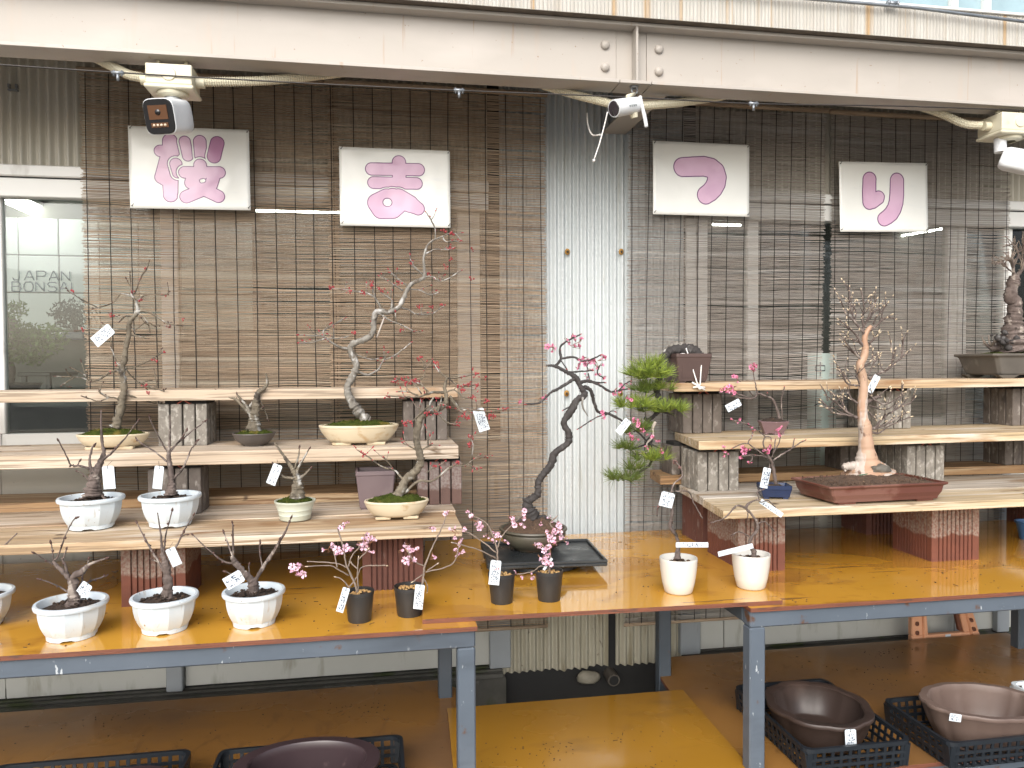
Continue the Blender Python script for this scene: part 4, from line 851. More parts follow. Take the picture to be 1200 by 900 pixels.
# left
x, y = onz(191, 521, 1.180).x, onz(191, 521, 1.180).y
bundle('pale grey brick bundle under the top left plank', x, 2.765, 1.180, 1.336, brick_grey)
bundle('brown brick bundle under the right end of the top left plank', at(472, 500, 2.775).x, 2.775, 1.180, 1.336, brick_brown)
bundle('shaded brick bundle behind the second white pot on the lowest step', at(172, 580, 2.60).x, 2.60, .9765, 1.137, brick_brown, w=.0415, ny=3)
bundle('two toned brown brick bundle under the right end of the middle left plank', at(489, 570, 2.60).x, 2.605, .9765, 1.137, brick_tide, w=.0385, ny=3)
p = onz(143, 711, ZT); block('red ribbed block behind the second and third white pots', p.x, 2.355, ZT, .947, block_red, .175, .20)
p = onz(425, 694, ZT); block('dark red ribbed block under the right end of the left stand', p.x, 2.385, ZT, .947, block_dark, .185, .20)
# right
bundle('brown brick bundle under the pine pot at the end of the top plank', at(797, 508, 2.85).x, 2.82, 1.182, 1.348, brick_brown, w=.0410)
bundle('grey brick bundle behind the orange bonsai trunk', at(1022, 500, 2.83).x, 2.80, 1.186, 1.353, brick_grey, w=.0395, ny=5)
bundle('dark brick bundle under the grey tray at the right edge', at(1187, 490, 2.80).x, 2.80, 1.188, 1.356, brick_brown, w=.042, ny=4)
bundle('weathered pale brick bundle at the left end of the right stand', at(817, 578, 2.60).x, 2.595, .992, 1.148, brick_grey, w=.0405)
bundle('dark brick bundle at the far left on the raised back plank', at(783, 560, 2.84).x, 2.805, 1.024, 1.148, brick_brown, w=.040, ny=3)
bundle('grey brick bundle just behind the red tray, right of the stone', at(1063, 560, 2.60).x, 2.60, .992, 1.152, brick_grey, w=.0405)
bundle('shaded brick bundle far behind the orange bonsai roots', at(985, 560, 2.81).x, 2.81, 1.024, 1.152, brick_brown, w=.040, ny=3)
bundle('dark brick bundle on the lowest step at the right edge', at(1178, 545, 2.80).x, 2.80, 1.024, 1.154, brick_brown, w=.042, ny=3)
p = onz(861, 669, ZT); block('red ribbed block under the front left end of the right stand', p.x, 2.367, ZT, .964, block_red, .168, .24)
block('shaded red ribbed block behind the left end of the right stand', onz(818, 640, ZT).x, 2.70, ZT, .964, block_dark, .17, .20)
p = onz(1090, 658, ZT); block('red ribbed block standing alone under the middle of the right stand', p.x, 2.372, ZT, .964, block_red, .187, .205)
block('far red ribbed block in the shade below the red tray', onz(1010, 625, ZT).x, 2.80, ZT, .964, block_dark, .17, .17)
block('far red ribbed block in the shade at the right edge', onz(1190, 612, ZT).x, 2.78, ZT, .964, block_dark, .17, .17)
p = onz(1199, 632, ZT); m = MB(); m.lathe([(.035, 0), (.048, .062), (.053, .064), (.053, .070), (.046, .070), (.034, .01), (0, .01)], 24, c=(p.x+.03, p.y, ZT))
tag(m.build('flower_pot', blue_plastic, None, angle=40), 'small blue plastic pot at the right edge of the bench', 'pot')

# ================================================================== POTS
def soil_disc(m, c, rx, ry, h, seed, n=26, rings=7, lump=.006, mi=0, rot=0):
    vs = [(c[0], c[1], c[2]+h)]; fs = []
    for k in range(1, rings+1):
        for j in range(n):
            a = 2*math.pi*j/n; q = k/rings; x, y = rx*q*math.cos(a), ry*q*math.sin(a)
            z = c[2]+h*(1-q*q)+lump*mnoise.noise(Vector((x*70+seed*3, y*70, seed)))*(1 if k < rings else .3)
            vs.append((c[0]+x*math.cos(rot)-y*math.sin(rot), c[1]+x*math.sin(rot)+y*math.cos(rot), z))
    for j in range(n): fs.append((0, 1+j, 1+(j+1) % n))
    for k in range(rings-1):
        for j in range(n): a = 1+k*n; fs.append((a+j, a+n+j, a+n+(j+1) % n, a+(j+1) % n))
    return m.add(vs, fs, mi, True)
def crumbs(c, rx, ry, n, s, seed, mt, parent, name='grit', h=.003):
    m = MB(); rg = random.Random(seed)
    for i in range(n):
        a = rg.uniform(0, 6.28); q = math.sqrt(rg.random())*.95; sz = s*rg.uniform(.5, 1.2)
        m.blob((c[0]+rx*q*math.cos(a), c[1]+ry*q*math.sin(a), c[2]+h*(1-q*q)+sz*.3), sz, i, .3, 1 if n < 60 else 1, scale=(1, 1, .7))
    o = m.build(name, mt, parent); o['kind'] = 'stuff'; return o
def moss(c, rx, ry, h, seed, parent):
    m = MB(); n, rings = 44, 14; vs = [(c[0], c[1], c[2]+h)]; fs = []
    def hh(x, y, q): return h*(1-q**2.6)*(1+.35*mnoise.noise(Vector((x*28, y*28, seed))))+.006*mnoise.noise(Vector((x*85, y*85, seed+2)))+.003*mnoise.noise(Vector((x*220, y*220, seed)))
    for k in range(1, rings+1):
        for j in range(n):
            a = 2*math.pi*j/n; q = k/rings; x, y = rx*q*math.cos(a), ry*q*math.sin(a); vs.append((c[0]+x, c[1]+y, c[2]+max(-.002, hh(x, y, q))))
    for j in range(n): fs.append((0, 1+j, 1+(j+1) % n))
    for k in range(rings-1):
        for j in range(n): a = 1+k*n; fs.append((a+j, a+n+j, a+n+(j+1) % n, a+(j+1) % n))
    m.add(vs, fs, 0, True)
    rg = random.Random(seed)
    for i in range(1500):                                   # short upright moss blades
        a = rg.uniform(0, 6.28); q = math.sqrt(rg.random())*.97; x, y = rx*q*math.cos(a), ry*q*math.sin(a)
        p = Vector((c[0]+x, c[1]+y, c[2]+max(-.001, hh(x, y, q))-.001)); d = Vector((rg.gauss(0, .5), rg.gauss(0, .5), 1)).normalized(); e = d.cross(Vector((rg.gauss(0, 1), rg.gauss(0, 1), .1))).normalized()*.0009; L = rg.uniform(.002, .006)
        m.add([p-e, p+e, p+d*L], [(0, 1, 2)])
    return m.build('moss', moss_m, parent)
def white_pot(t, c, w, seed):
    r = w/2; rg = random.Random(seed); rot = rg.uniform(0, .6)
    m = MB(); oct_ = lambda a: 1.0
    body = [(r*.60, .004), (r*.655, .009), (r*.72, .017), (r*.775, .026), (r*.825, .036), (r*.86, .046), (r*.885, .056), (r*.90, .066), (r*.907, .074), (r*.91, .080)]
    m.lathe(body, 12, 1.012, 1.012, c, rot=rot); o = m.build('pot', white_glaze, t, angle=21)
    m = MB(); m.lathe([(r*.90, .078), (r*.985, .0795), (r, .083), (r, .087), (r*.98, .0905), (r*.90, .091), (r*.875, .088), (r*.86, .07), (r*.80, .06)], 40, 1, 1, c, capb=False); m.build('pot_rim', white_glaze, t, angle=50)
    m = MB(); n = 40; vs = []; fs = []                      # scalloped foot
    for j in range(n):
        a = 2*math.pi*j/n; k = .004 if (j % 10) in (0, 1, 2) else 0
        for rr, z in ((r*.64, k), (r*.67, k+.001), (r*.68, .0115), (r*.60, .012)): vs.append((c[0]+rr*math.cos(a), c[1]+rr*math.sin(a), c[2]+z))
    for j in range(n):
        b, d = 4*j, 4*((j+1) % n)
        for q in range(3): fs.append((b+q, d+q, d+q+1, b+q+1))
    m.add(vs, fs); m.build('pot_foot', white_glaze, t)
    m = MB(); soil_disc(m, c+Vector((0, 0, .071)), r*.865, r*.865, .012, seed, lump=.009); m.build('soil', soil, t)
    o = crumbs(c+Vector((0, 0, .074)), r*.8, r*.8, 70, .0045, seed, soil, t, 'soil_crumbs', .012)
    return c+Vector((0, 0, .085))
def cream_pot(t, c, w, d, h, seed, mt=None):
    m = MB(); R_ = w/2; k = d/w
    m.lathe([(R_*.70, .008), (R_*.80, h*.28), (R_*.93, h*.62), (R_*.975, h*.80), (R_*.985, h*.86), (R_, h*.88), (R_, h*.97), (R_*.985, h), (R_*.95, h), (R_*.93, h*.9), (R_*.7, h*.7)], 56, 1, k, c); m.build('pot', mt or cream, t, angle=60)
    for sx in (-1, 1):
        for sy in (-1, 1):
            m = MB(); f = c+Vector((sx*R_*.42, sy*R_*k*.42, 0)); m.rects([(R_*.22, .012, 0), (R_*.24, .014, .010)], f); m.build('foot', mt or cream, t, bevel=.002)
    moss(c+Vector((0, 0, h*.90)), R_*.93, R_*.93*k, .020, seed, t); return c+Vector((0, 0, h+.012))
def bowl(t, c, w, h, mt, seed, n=40, top='moss', foot=True):
    r = w/2; m = MB(); m.lathe([(r*.5, 0), (r*.52, h*.10), (r*.62, h*.15), (r*.85, h*.45), (r*.96, h*.80), (r*.985, h*.90), (r*1.02, h*.93), (r*1.01, h), (r*.95, h), (r*.92, h*.85)], n, 1, 1, c); m.build('pot', mt, t, angle=50)
    if top == 'moss': moss(c+Vector((0, 0, h*.86)), r*.93, r*.93, .014, seed, t)
    else:
        m = MB(); soil_disc(m, c+Vector((0, 0, h*.86)), r*.94, r*.94, .016, seed, lump=.008); m.build('soil', soil, t)
    return c+Vector((0, 0, h))
def nursery_pot(t, c, w, h, seed):
    r = w/2; m = MB(); m.lathe([(r*.76, 0), (r*.79, .003), (r*.97, h-.009), (r*1.0, h-.0085), (r*1.0, h), (r*.95, h), (r*.93, h-.02)], 40, 1, 1, c, shape=lambda a: 1+.006*math.cos(20*a)); m.build('pot', black_poly, t, angle=45)
    m = MB(); soil_disc(m, c+Vector((0, 0, h-.014)), r*.95, r*.95, .006, seed); m.build('soil', soil, t)
    crumbs(c+Vector((0, 0, h-.012)), r*.86, r*.86, 46, .0052, seed, grit, t, 'pumice_grit', .006); return c+Vector((0, 0, h-.008))
def cup_pot(t, c, w, h, seed):
    r = w/2; m = MB(); m.lathe([(r*.66, 0), (r*.74, .004), (r*.86, h*.3), (r*.965, h*.7), (r*.99, h-.010), (r*1.0, h-.005), (r*.985, h), (r*.93, h), (r*.90, h-.02), (r*.8, h-.03)], 44, 1, 1, c); m.build('pot', white_cup, t, angle=50)
    m = MB(); soil_disc(m, c+Vector((0, 0, h-.022)), r*.91, r*.91, .008, seed); m.build('soil', soil, t)
    crumbs(c+Vector((0, 0, h-.020)), r*.8, r*.8, 34, .0055, seed, soil_red, t, 'grit', .008); return c+Vector((0, 0, h-.012))
def square_pot(t, c, w, d, h, mt, rot=0, flare=.82, top=True, seed=1, rim=.006, panel=False):
    m = MB(); a, b = w/2, d/2; f = flare
    m.rects([(a*f, b*f, .006), (a*.985, b*.985, h-.014), (a, b, h-.0135), (a, b, h), (a-rim, b-rim, h), (a-rim*1.4, b-rim*1.4, h*.72), (a*f*.9, b*f*.9, h*.6)], c, rot=rot); m.f.append(tuple(range(48, 56))); m.m.append(0); m.sm.append(False)
    m.build('pot', mt, t, bevel=.0012)
    u, v = Vector((math.cos(rot), math.sin(rot), 0)), Vector((-math.sin(rot), math.cos(rot), 0))
    for sx in (-1, 1):
        for sy in (-1, 1):
            m = MB(); m.ybox(c+u*(sx*a*f*.72)+v*(sy*b*f*.72)+Vector((0, 0, .003)), u, v, Vector((0, 0, 1)), a*f*.2, b*f*.2, .003); m.build('foot', mt, t)
    if panel:
        for nrm, ax, hw in ((-v, u, a), (v, u, a), (u, v, b), (-u, v, b)):
            off = (b if nrm in (v, -v) else a)
            k = .5*(1+f); m = MB(); o_ = c+nrm*(off*k*.985)+Vector((0, 0, h*.48))
            sl = (nrm*((1-f)*off*.5/(h*.5)*1.0)+Vector((0, 0, 1))).normalized()
            for s in (-1, 1):
                m.ybox(o_+ax*(s*hw*.62), ax, nrm, sl, .0012, .0015, h*.30); m.ybox(o_+sl*(s*h*.30), ax, nrm, sl, hw*.62, .0015, .0012)
            m.build('panel_moulding', mt, t)
    if top:
        m = MB(); m2 = soil_disc(m, c+Vector((0, 0, h-.012)), a*.93, b*.93, .012, seed, rot=rot); m.build('soil', soil, t)
    return c+Vector((0, 0, h))

# ================================================================== TREES
def zz(x0, y0, s, L): return [(x0+p[0]/s, y0+p[1]/s) for p in L]
def tree(t, Y, spec, bark, name='trunk', seed=1, zoom=(0, 0, 1), twigs=0, twig_mat=None, bud=None, bud_r=.0022, buds_per=0, tip_buds=True, bark_rough=.42, twig_px=(8, 22), minr=.72):
    """spec: list of (points in zoom pixels, r0 px, r1 px[, depth drift]); returns branch centre lines"""
    rg = random.Random(seed); x0, y0, s = zoom; mt_ = MB(); mw = MB(); mb = MB(); lines = []; tips = []
    for bi, b in enumerate(spec):
        P = zz(x0, y0, s, b[0]); rr = b[1]; n = len(P)
        if len(b) > 3: drift = b[3]
        else: drift = 0 if bi == 0 else rg.uniform(-.55, .55)
        L = [0]
        for a, c in zip(P[:-1], P[1:]): L.append(L[-1]+math.hypot(c[0]-a[0], c[1]-a[1]))
        kx = pxm(at(P[0][0], P[0][1], Y)); pts = []
        base_dy = 0
        if bi and lines:                                   # start where the nearest earlier limb passes
            best = 1e9
            for ln in lines:
                for q in ln[0]:
                    dd = math.hypot(q[0]-P[0][0], q[1]-P[0][1])
                    if dd < best: best = dd; base_dy = q[2]
        px = [];
        for (x, y), l in zip(P, L): px.append(Vector((x, y, base_dy+drift*l*kx)))
        per = 11 if (max(rr) if hasattr(rr, '__len__') else rr) > 2.2 else 6; C = catmull(px, per); m = len(C)
        if hasattr(rr, '__len__'): rad = [rr[min(n-1, i//per)]+(rr[min(n-1, i//per+1)]-rr[min(n-1, i//per)])*smoothstep(0, 1, (i % per)/per) for i in range(m)]
        else: rad = [max(minr, rr+(b[2]-rr)*(i/(m-1))**.8) for i in range(m)]
        if bark is bark_brown: rad = [q*.87 for q in rad]
        thick = max(rad) > 2.2
        W_ = []
        for i, q in enumerate(C):
            jx, jy = (rg.uniform(-.35, .35), rg.uniform(-.35, .35)) if 0 < i < m-1 and not thick else (0, 0)
            W_.append(at(q.x+jx, q.y+jy, Y+q.z))
        Rm = [max(minr, r)*kx for r in rad]
        if not thick: Rm = [r*(1+.16*rg.uniform(-1, 1)) for r in Rm]
        mt_.tube(W_, Rm, 18 if max(rad) > 4 else 10 if thick else 6, 0, bark_rough if thick else 0, seed+bi)
        lines.append(([(q.x, q.y, q.z) for q in C], rad)); tips.append((W_[-1], (W_[-1]-W_[-2]).normalized(), Rm[-1]))
        # side twigs
        k = twigs if not isinstance(twigs, dict) else twigs.get(bi, 0)
        if bi == 0 and not isinstance(twigs, dict): k = 0
        k = int(k*max(1, L[-1]/40)) if k else 0
        for _ in range(k):
            i = rg.randint(int(m*.3), m-2); q = W_[i]; d = (W_[i+1]-W_[i-1]).normalized(); side = rg.choice((-1, 1))
            up = Vector((0, 0, 1)); e = (d*rg.uniform(.4, 1)+(rtv*side*rg.uniform(.2, .9))+up*rg.uniform(-.1, .9)+fwv*rg.uniform(-.7, .7)).normalized()
            ln = rg.uniform(*twig_px)*kx; q2 = q+e*ln*.5+Vector((rg.uniform(-.1, .1), 0, rg.uniform(-.1, .1)))*ln; q3 = q+e*ln+up*ln*rg.uniform(-.05, .2)
            r_ = max(.55, min(.8, rad[i]*.6))*kx; mw.tube([q, q2, q3], [r_, r_*.85, r_*.6], 5); tips.append((q3, (q3-q2).normalized(), r_*.6))
            if buds_per:
                for _b in range(rg.randint(0, buds_per)): bp = q.lerp(q3, rg.uniform(.3, .95)); mb.blob(bp, bud_r*rg.uniform(.7, 1.15), _b, .3, 1, scale=(1, 1, 1.2))
        if buds_per and bi:
            for _b in range(int(L[-1]/14*buds_per)):
                i = rg.randint(int(m*.35), m-1); mb.blob(W_[i]+Vector((rg.uniform(-1, 1), 0, rg.uniform(-1, 1)))*Rm[i]*1.2, bud_r*rg.uniform(.6, 1.1), _b, .3, 1, scale=(1, 1, 1.2))
    if bud and tip_buds:
        for q, d, r in tips[1:]:
            for j in range(rg.randint(1, 2)):
                bq = q+d*bud_r*.7*(1-j*1.4)+Vector((rg.uniform(-1, 1), rg.uniform(-1, 1), rg.uniform(-.5, 1)))*bud_r*.6*j
                u = d.cross(Vector((0, 1, .1))).normalized(); v = d.cross(u); rr = bud_r*rg.uniform(.75, 1.1)
                mb.tube([bq-d*rr*1.3, bq-d*rr*.3, bq+d*rr*.8, bq+d*rr*2.1], [rr*.35, rr*.85, rr*.7, rr*.1], 6)
    mt_.build(name, bark, t)
    if mw.v: mw.build('twigs', twig_mat or bark, t)['kind'] = 'stuff'
    if mb.v: mb.build('buds', bud, t)['kind'] = 'stuff'
    return lines
FL = {}
def flower_mesh(kind, mats):
    if kind in FL: return FL[kind]
    out = []
    for v in range(5):
        rg = random.Random(v*7+len(kind)); m = MB()
        for f in range(rg.choice((3, 3, 4, 4))):
            c = Vector((rg.uniform(-.012, .012), rg.uniform(-.008, .008), rg.uniform(-.013, .006))); ax = Vector((rg.gauss(0, .7), -1+rg.gauss(0, .5), rg.gauss(-.3, .6))).normalized()
            u = ax.cross(Vector((.3, .1, 1))).normalized(); w = ax.cross(u); ph = rg.uniform(0, 6); op = rg.choice((.2, .45, .7, .95)); L = rg.uniform(.0105, .0135)
            for k in range(5):
                a = ph+k*1.2566; d = (u*math.cos(a)+w*math.sin(a))*op+ax*(1.05-op); d.normalize(); e = ax.cross(d).normalized()
                b0 = c+d*.0012; m1 = c+d*L*.55+ax*.001; t1 = c+d*L+ax*.0005
                L *= rg.uniform(.85, 1.1); m.add([b0, m1-e*.0036, c+d*L*.86-e*.0032-ax*.001, t1-d*.0018, c+d*L*.86+e*.0032+ax*.001, m1+e*.0036], [(0, 1, 2, 3), (0, 3, 4, 5)], 0, True)
            m.tube([c-ax*.009, c-ax*.002, c+ax*.0005], [.0006, .0017, .0022], 5, 1)
            m.tube([c-ax*.009, Vector((0, .002, .012))], [.0006, .0005], 4, 1)
            for k in range(4): a = ph+k*1.6; m.tube([c, c+ax*.006+u*math.cos(a)*.003+w*math.sin(a)*.003], [.0003, .0005], 3, 2)
        if v % 2: 
            q = Vector((rg.uniform(-.01, .01), 0, rg.uniform(-.002, .01))); m.tube([q, q+Vector((.001, -.002, -.007))], [.0012, .0022], 5, 0); m.tube([q+Vector((0, 0, .006)), q], [.0005, .0014], 4, 1)
        o = m.build('blossom', mats); out.append(o.data); bpy.data.objects.remove(o)
    FL[kind] = out; return out
def blossoms(t, Y, pts, zoom, kind, mats, seed, sc=1.0, spread=.02):
    rg = random.Random(seed); ms = flower_mesh(kind, mats)
    for p in pts:
        q = zz(*zoom, [p])[0]; k = p[2] if len(p) > 2 else 1
        inst(rg.choice(ms), 'blossom', at(q[0], q[1], Y+rg.uniform(-spread, spread)), t, (rg.uniform(-.5, .5), rg.uniform(-3, 3), rg.uniform(-.6, .6)), (sc*k*rg.uniform(.85, 1.15),)*3)
def bud_cluster(t, Y, pts, zoom, mt, seed, r=.0032, n=(4, 8), sp=4.5, name='bud_cluster'):
    rg = random.Random(seed)
    for p in pts:
        q = zz(*zoom, [p])[0]; m = MB(); dy = rg.uniform(-.02, .02); c0 = at(q[0], q[1], Y+dy)
        for i in range(rg.randint(*n)):
            c = at(q[0]+rg.gauss(0, sp*.55), q[1]+rg.gauss(0, sp*.45), Y+dy+rg.uniform(-.006, .006)); m.blob(c, r*rg.uniform(.6, 1.1), i, .25, 1, scale=(1, 1, 1.25)); m.tube([c, c0], [.0005, .0005], 4)
        m.build(name, mt, t)
POT = {}
def plant(name, label, cat, px, py, z, group=None):
    return thing(name, label, cat, onz(px, py, z), group)

# ================================================================== PLANTS OF THE LEFT STAND AND BENCH
GP = 'potted cherry and bonsai trees for sale'
PK = [petal, calyx, bud_red]; PH = [petal_hot, calyx, bud_red]; PP = [petal_pale, calyx, twig_tan]
Z1, Z2, Z3L = 1.180, .9765, .974
# tall plum in an oval cream pot on the middle plank
t = plant('bonsai', 'tall thin bonsai with red buds in a mossy cream oval pot before the left window', 'bonsai', 133, 525.5, Z1, GP); c = t.location.copy(); k = pxm(c)
cream_pot(t, c, 79*k, 79*k*.66, .050, 1); Yp = c.y; ZM = (60, 300, 4.5)
tree(t, Yp, [([(338, 905), (345, 885), (368, 800), (372, 760), (385, 690), (372, 600), (388, 540), (395, 470), (410, 415), (415, 350), (455, 290), (445, 240), (420, 200)], [6, 5, 4.6, 4.2, 3.6, 3.4, 3.2, 2.9, 2.7, 2.5, 2.3, 1.7, 1.2]),
    ([(460, 292), (500, 290), (560, 320), (610, 355), (690, 368)], 1.6, .6), ([(455, 235), (500, 205), (600, 205), (620, 190)], 1.1, .5), ([(415, 210), (370, 200), (325, 245), (245, 272)], 1.0, .5),
    ([(430, 315), (390, 320), (360, 345)], 1.2, .6), ([(410, 390), (345, 390), (200, 390), (130, 395)], 1.2, .5), ([(420, 410), (460, 425), (510, 435)], 1.2, .6),
    ([(370, 600), (310, 615), (230, 660), (150, 640), (20, 635)], 1.3, .6), ([(215, 655), (165, 620), (105, 590)], .9, .5), ([(120, 640), (55, 683)], .8, .5), ([(370, 580), (345, 560), (315, 480)], 1.0, .5),
    ([(390, 590), (430, 590), (520, 550), (590, 505)], 1.0, .5), ([(395, 600), (440, 650), (490, 685), (520, 725)], 1.1, .5), ([(450, 660), (490, 690), (590, 712)], .7, .5), ([(395, 730), (480, 755), (590, 790)], 1.0, .6), ([(375, 770), (320, 745), (250, 765), (165, 740)], 1.1, .5), ([(300, 750), (260, 725), (255, 710)], .7, .5),
    ([(420, 200), (418, 140), (415, 90)], .7, .5), ([(440, 200), (470, 120), (500, 70)], .8, .5), ([(490, 690), (550, 690), (557, 665)], .7, .5), ([(430, 400), (500, 350), (545, 370)], .8, .5), ([(460, 300), (510, 350), (520, 400)], .7, .5), ([(245, 272), (160, 230), (90, 185)], .7, .5)],
    bark_olive, seed=3, zoom=ZM, twigs=1, bud=bud_brown, bud_r=.0026, buds_per=1)
bud_cluster(t, Yp, [(500, 68), (470, 118), (425, 190), (115, 182), (175, 388), (318, 318), (470, 232), (590, 208), (600, 505), (552, 555), (487, 685), (515, 722), (310, 618), (352, 572), (690, 335), (625, 375)], ZM, bud_red, 4, .0032, (3, 5), 3)
# short gnarled stump in a dark bowl
t = plant('bonsai', 'short gnarled bonsai in a dark grey bowl on the middle plank', 'bonsai', 298, 522, Z1, GP); c = t.location.copy(); k = pxm(c)
bowl(t, c, 48*k, .044, clay_dark, 2); ZM = (160, 430, 6)
tree(t, c.y, [([(825, 455), (825, 400), (830, 340), (840, 270), (845, 220), (855, 180), (900, 150), (920, 110), (910, 45)], [8.5, 7, 5, 4.4, 3.6, 3, 2, 1.6, 1.0]), ([(820, 350), (770, 300), (700, 228), (640, 210), (565, 165)], 3.2, .7),
    ([(800, 330), (770, 270), (720, 215), (705, 190)], 2.0, .9), ([(845, 310), (885, 285)], 1.3, .7), ([(860, 220), (900, 300), (925, 375)], 1.0, .5), ([(790, 290), (815, 240)], 1.3, .8)],
    bark_olive, seed=5, zoom=ZM, bud=bud_brown, bud_r=.0032, buds_per=1)
# tall curved silver bonsai in the long cream pot
t = plant('bonsai', 'tall curving silver bonsai with red buds in a long cream oval pot with moss', 'bonsai', 421, 520, Z1, GP); c = t.location.copy(); k = pxm(c)
cream_pot(t, c, 92*k, 92*k*.62, .068, 3); Yp = c.y; ZM = (350, 240, 4.0909)
tree(t, Yp, [([(342, 1035), (325, 1028), (287, 990), (265, 960), (240, 915), (235, 870), (262, 815), (275, 770), (250, 700), (262, 665), (330, 640), (358, 600), (360, 540), (380, 510), (430, 515), (480, 490), (510, 430), (540, 380), (600, 350), (602, 310), (600, 250), (625, 185), (690, 150)],
     [5, 6, 5.8, 5.2, 4.6, 4.2, 4, 3.8, 3.7, 3.6, 3.4, 3.2, 3, 3, 2.9, 2.7, 2.5, 2.2, 2.0, 1.7, 1.4, 1.1, .7]),
    ([(240, 695), (180, 675), (130, 640), (110, 630), (0, 625)], 1.8, .5), ([(120, 635), (125, 600), (215, 548)], .9, .5), ([(130, 640), (60, 660), (0, 662)], .9, .5), ([(275, 795), (330, 815), (380, 790), (405, 750), (470, 715), (540, 660)], 1.7, .5),
    ([(275, 715), (320, 735), (375, 745)], .8, .5), ([(400, 510), (370, 450), (330, 425), (240, 410), (160, 400)], 1.5, .5), ([(370, 460), (355, 400), (345, 370)], .9, .5), ([(445, 500), (445, 455), (400, 425), (380, 400)], 1.5, .6),
    ([(500, 410), (460, 385), (430, 365)], 1.2, .6), ([(520, 390), (470, 350), (435, 325)], .8, .5), ([(600, 345), (580, 320), (550, 290), (550, 270)], .9, .5), ([(605, 345), (640, 345), (690, 365), (780, 315)], 1.0, .5), ([(530, 405), (580, 410), (630, 430), (670, 420)], 1.0, .5),
    ([(475, 490), (530, 505), (570, 525), (640, 520), (700, 480)], 1.2, .5), ([(385, 520), (440, 555), (500, 580), (550, 605)], 1.2, .6), ([(380, 520), (370, 560)], .9, .5), ([(610, 235), (650, 215), (690, 215), (745, 205)], .9, .5), ([(690, 150), (740, 135), (780, 170)], .6, .5), ([(655, 170), (655, 120), (640, 80), (610, 35)], .8, .5), ([(240, 630), (190, 640), (130, 640)], .6, .5), ([(690, 150), (705, 175), (770, 175)], .6, .5)],
    bark_grey, seed=8, zoom=ZM, twigs=2, bud=bud_red, bud_r=.0026, buds_per=1, twig_px=(6, 18))
m = MB(); m.tube([at(350+410/4.0909, 240+540/4.0909, Yp-.01), at(350+375/4.0909, 240+635/4.0909, Yp-.02)], .003, 5); m.build('broken_twig', bark_white, t)
bud_cluster(t, Yp, [(550, 280), (700, 130), (630, 335), (310, 425), (395, 405), (240, 410), (690, 480), (580, 490), (830, 215), (830, 355), (735, 260), (260, 615), (495, 600), (160, 395), (745, 140), (345, 385), (480, 375), (720, 205), (640, 490), (710, 300)], ZM, bud_red, 6, .0034, (4, 7), 3.4)
# two white pots on the lowest step
t = plant('bonsai', 'stubby bare cherry in a white pot, left of two on the lowest step', 'bonsai', 107.5, 617.5, Z2, GP); c = t.location.copy(); k = pxm(c); white_pot(t, c, 72*k, 1); ZM = (0, 430, 6)
tree(t, c.y, [([(655, 910), (655, 860), (665, 800), (668, 745), (700, 680), (730, 600), (720, 550), (710, 400), (712, 305)], [11, 10, 7.5, 5.5, 4, 2.6, 2, 1.2, .8]), ([(640, 740), (630, 650), (650, 570), (665, 550)], 2.2, .9), ([(640, 715), (560, 695), (500, 690), (470, 630), (410, 515)], 1.7, .7), ([(545, 690), (560, 660)], .9, .6),
    ([(700, 670), (790, 600), (880, 500), (970, 380)], 2.0, .7), ([(620, 795), (580, 750), (545, 735)], 1.2, .6), ([(610, 900), (590, 915), (560, 930)], 2.2, 1.2), ([(700, 880), (720, 910), (745, 930)], 2.2, 1.2)], bark_brown, seed=11, zoom=ZM, bud=bud_brown, bud_r=.0036, buds_per=1)
t = plant('bonsai', 'slender bare cherry in a white pot, right of two on the lowest step', 'bonsai', 200, 614.5, Z2, GP); c = t.location.copy(); k = pxm(c); white_pot(t, c, 69*k, 2); ZM = (160, 430, 6)
tree(t, c.y, [([(242, 895), (245, 850), (245, 790), (235, 700), (225, 620), (232, 540), (236, 440), (237, 340)], [8, 6.5, 4, 3.2, 2.6, 1.6, 1.1, .8]), ([(250, 800), (320, 720), (350, 660), (385, 580), (430, 520)], 1.9, .7), ([(215, 665), (120, 590), (40, 540), (0, 505)], 1.4, .6), ([(220, 600), (160, 500), (100, 380), (90, 350)], 1.3, .6),
    ([(235, 600), (300, 520), (350, 445)], 1.2, .6), ([(240, 580), (330, 500), (420, 430), (490, 375)], 1.3, .6)], bark_brown, seed=12, zoom=ZM, bud=bud_brown, bud_r=.0032, buds_per=1)
# celadon pot
t = plant('bonsai', 'small bare bonsai in a pale green banded pot on the lowest step', 'bonsai', 346, 608, Z2, GP); c = t.location.copy(); k = pxm(c); r = 23.5*k
m = MB(); m.lathe([(r*.72, 0), (r*.76, .003), (r*.78, .014), (r*.80, .0155), (r*.79, .017), (r*.84, .030), (r*.86, .0315), (r*.85, .033), (r*.93, .046), (r*.97, .052), (r*1.0, .054), (r, .059), (r*.94, .059), (r*.9, .05)], 40, 1, 1, c); m.build('pot', celadon, t, angle=50); moss(c+Vector((0, 0, .052)), r*.92, r*.92, .014, 7, t); ZM = (160, 430, 6)
tree(t, c.y, [([(1130, 935), (1130, 890), (1135, 835), (1128, 785), (1110, 740), (1080, 690), (1010, 590), (970, 530)], [9, 7.5, 6, 4.2, 3.2, 2.2, 1.3, .8]), ([(1120, 765), (1140, 705), (1175, 640), (1215, 575)], 2.2, .8), ([(1112, 715), (1140, 620), (1145, 565)], 1.3, .7), ([(1145, 785), (1200, 740), (1225, 710)], 2, .9), ([(1110, 785), (1030, 770), (985, 725), (960, 680)], 1.8, .7)],
     bark_olive, seed=13, zoom=ZM, bud=bud_brown, bud_r=.0034, buds_per=1)
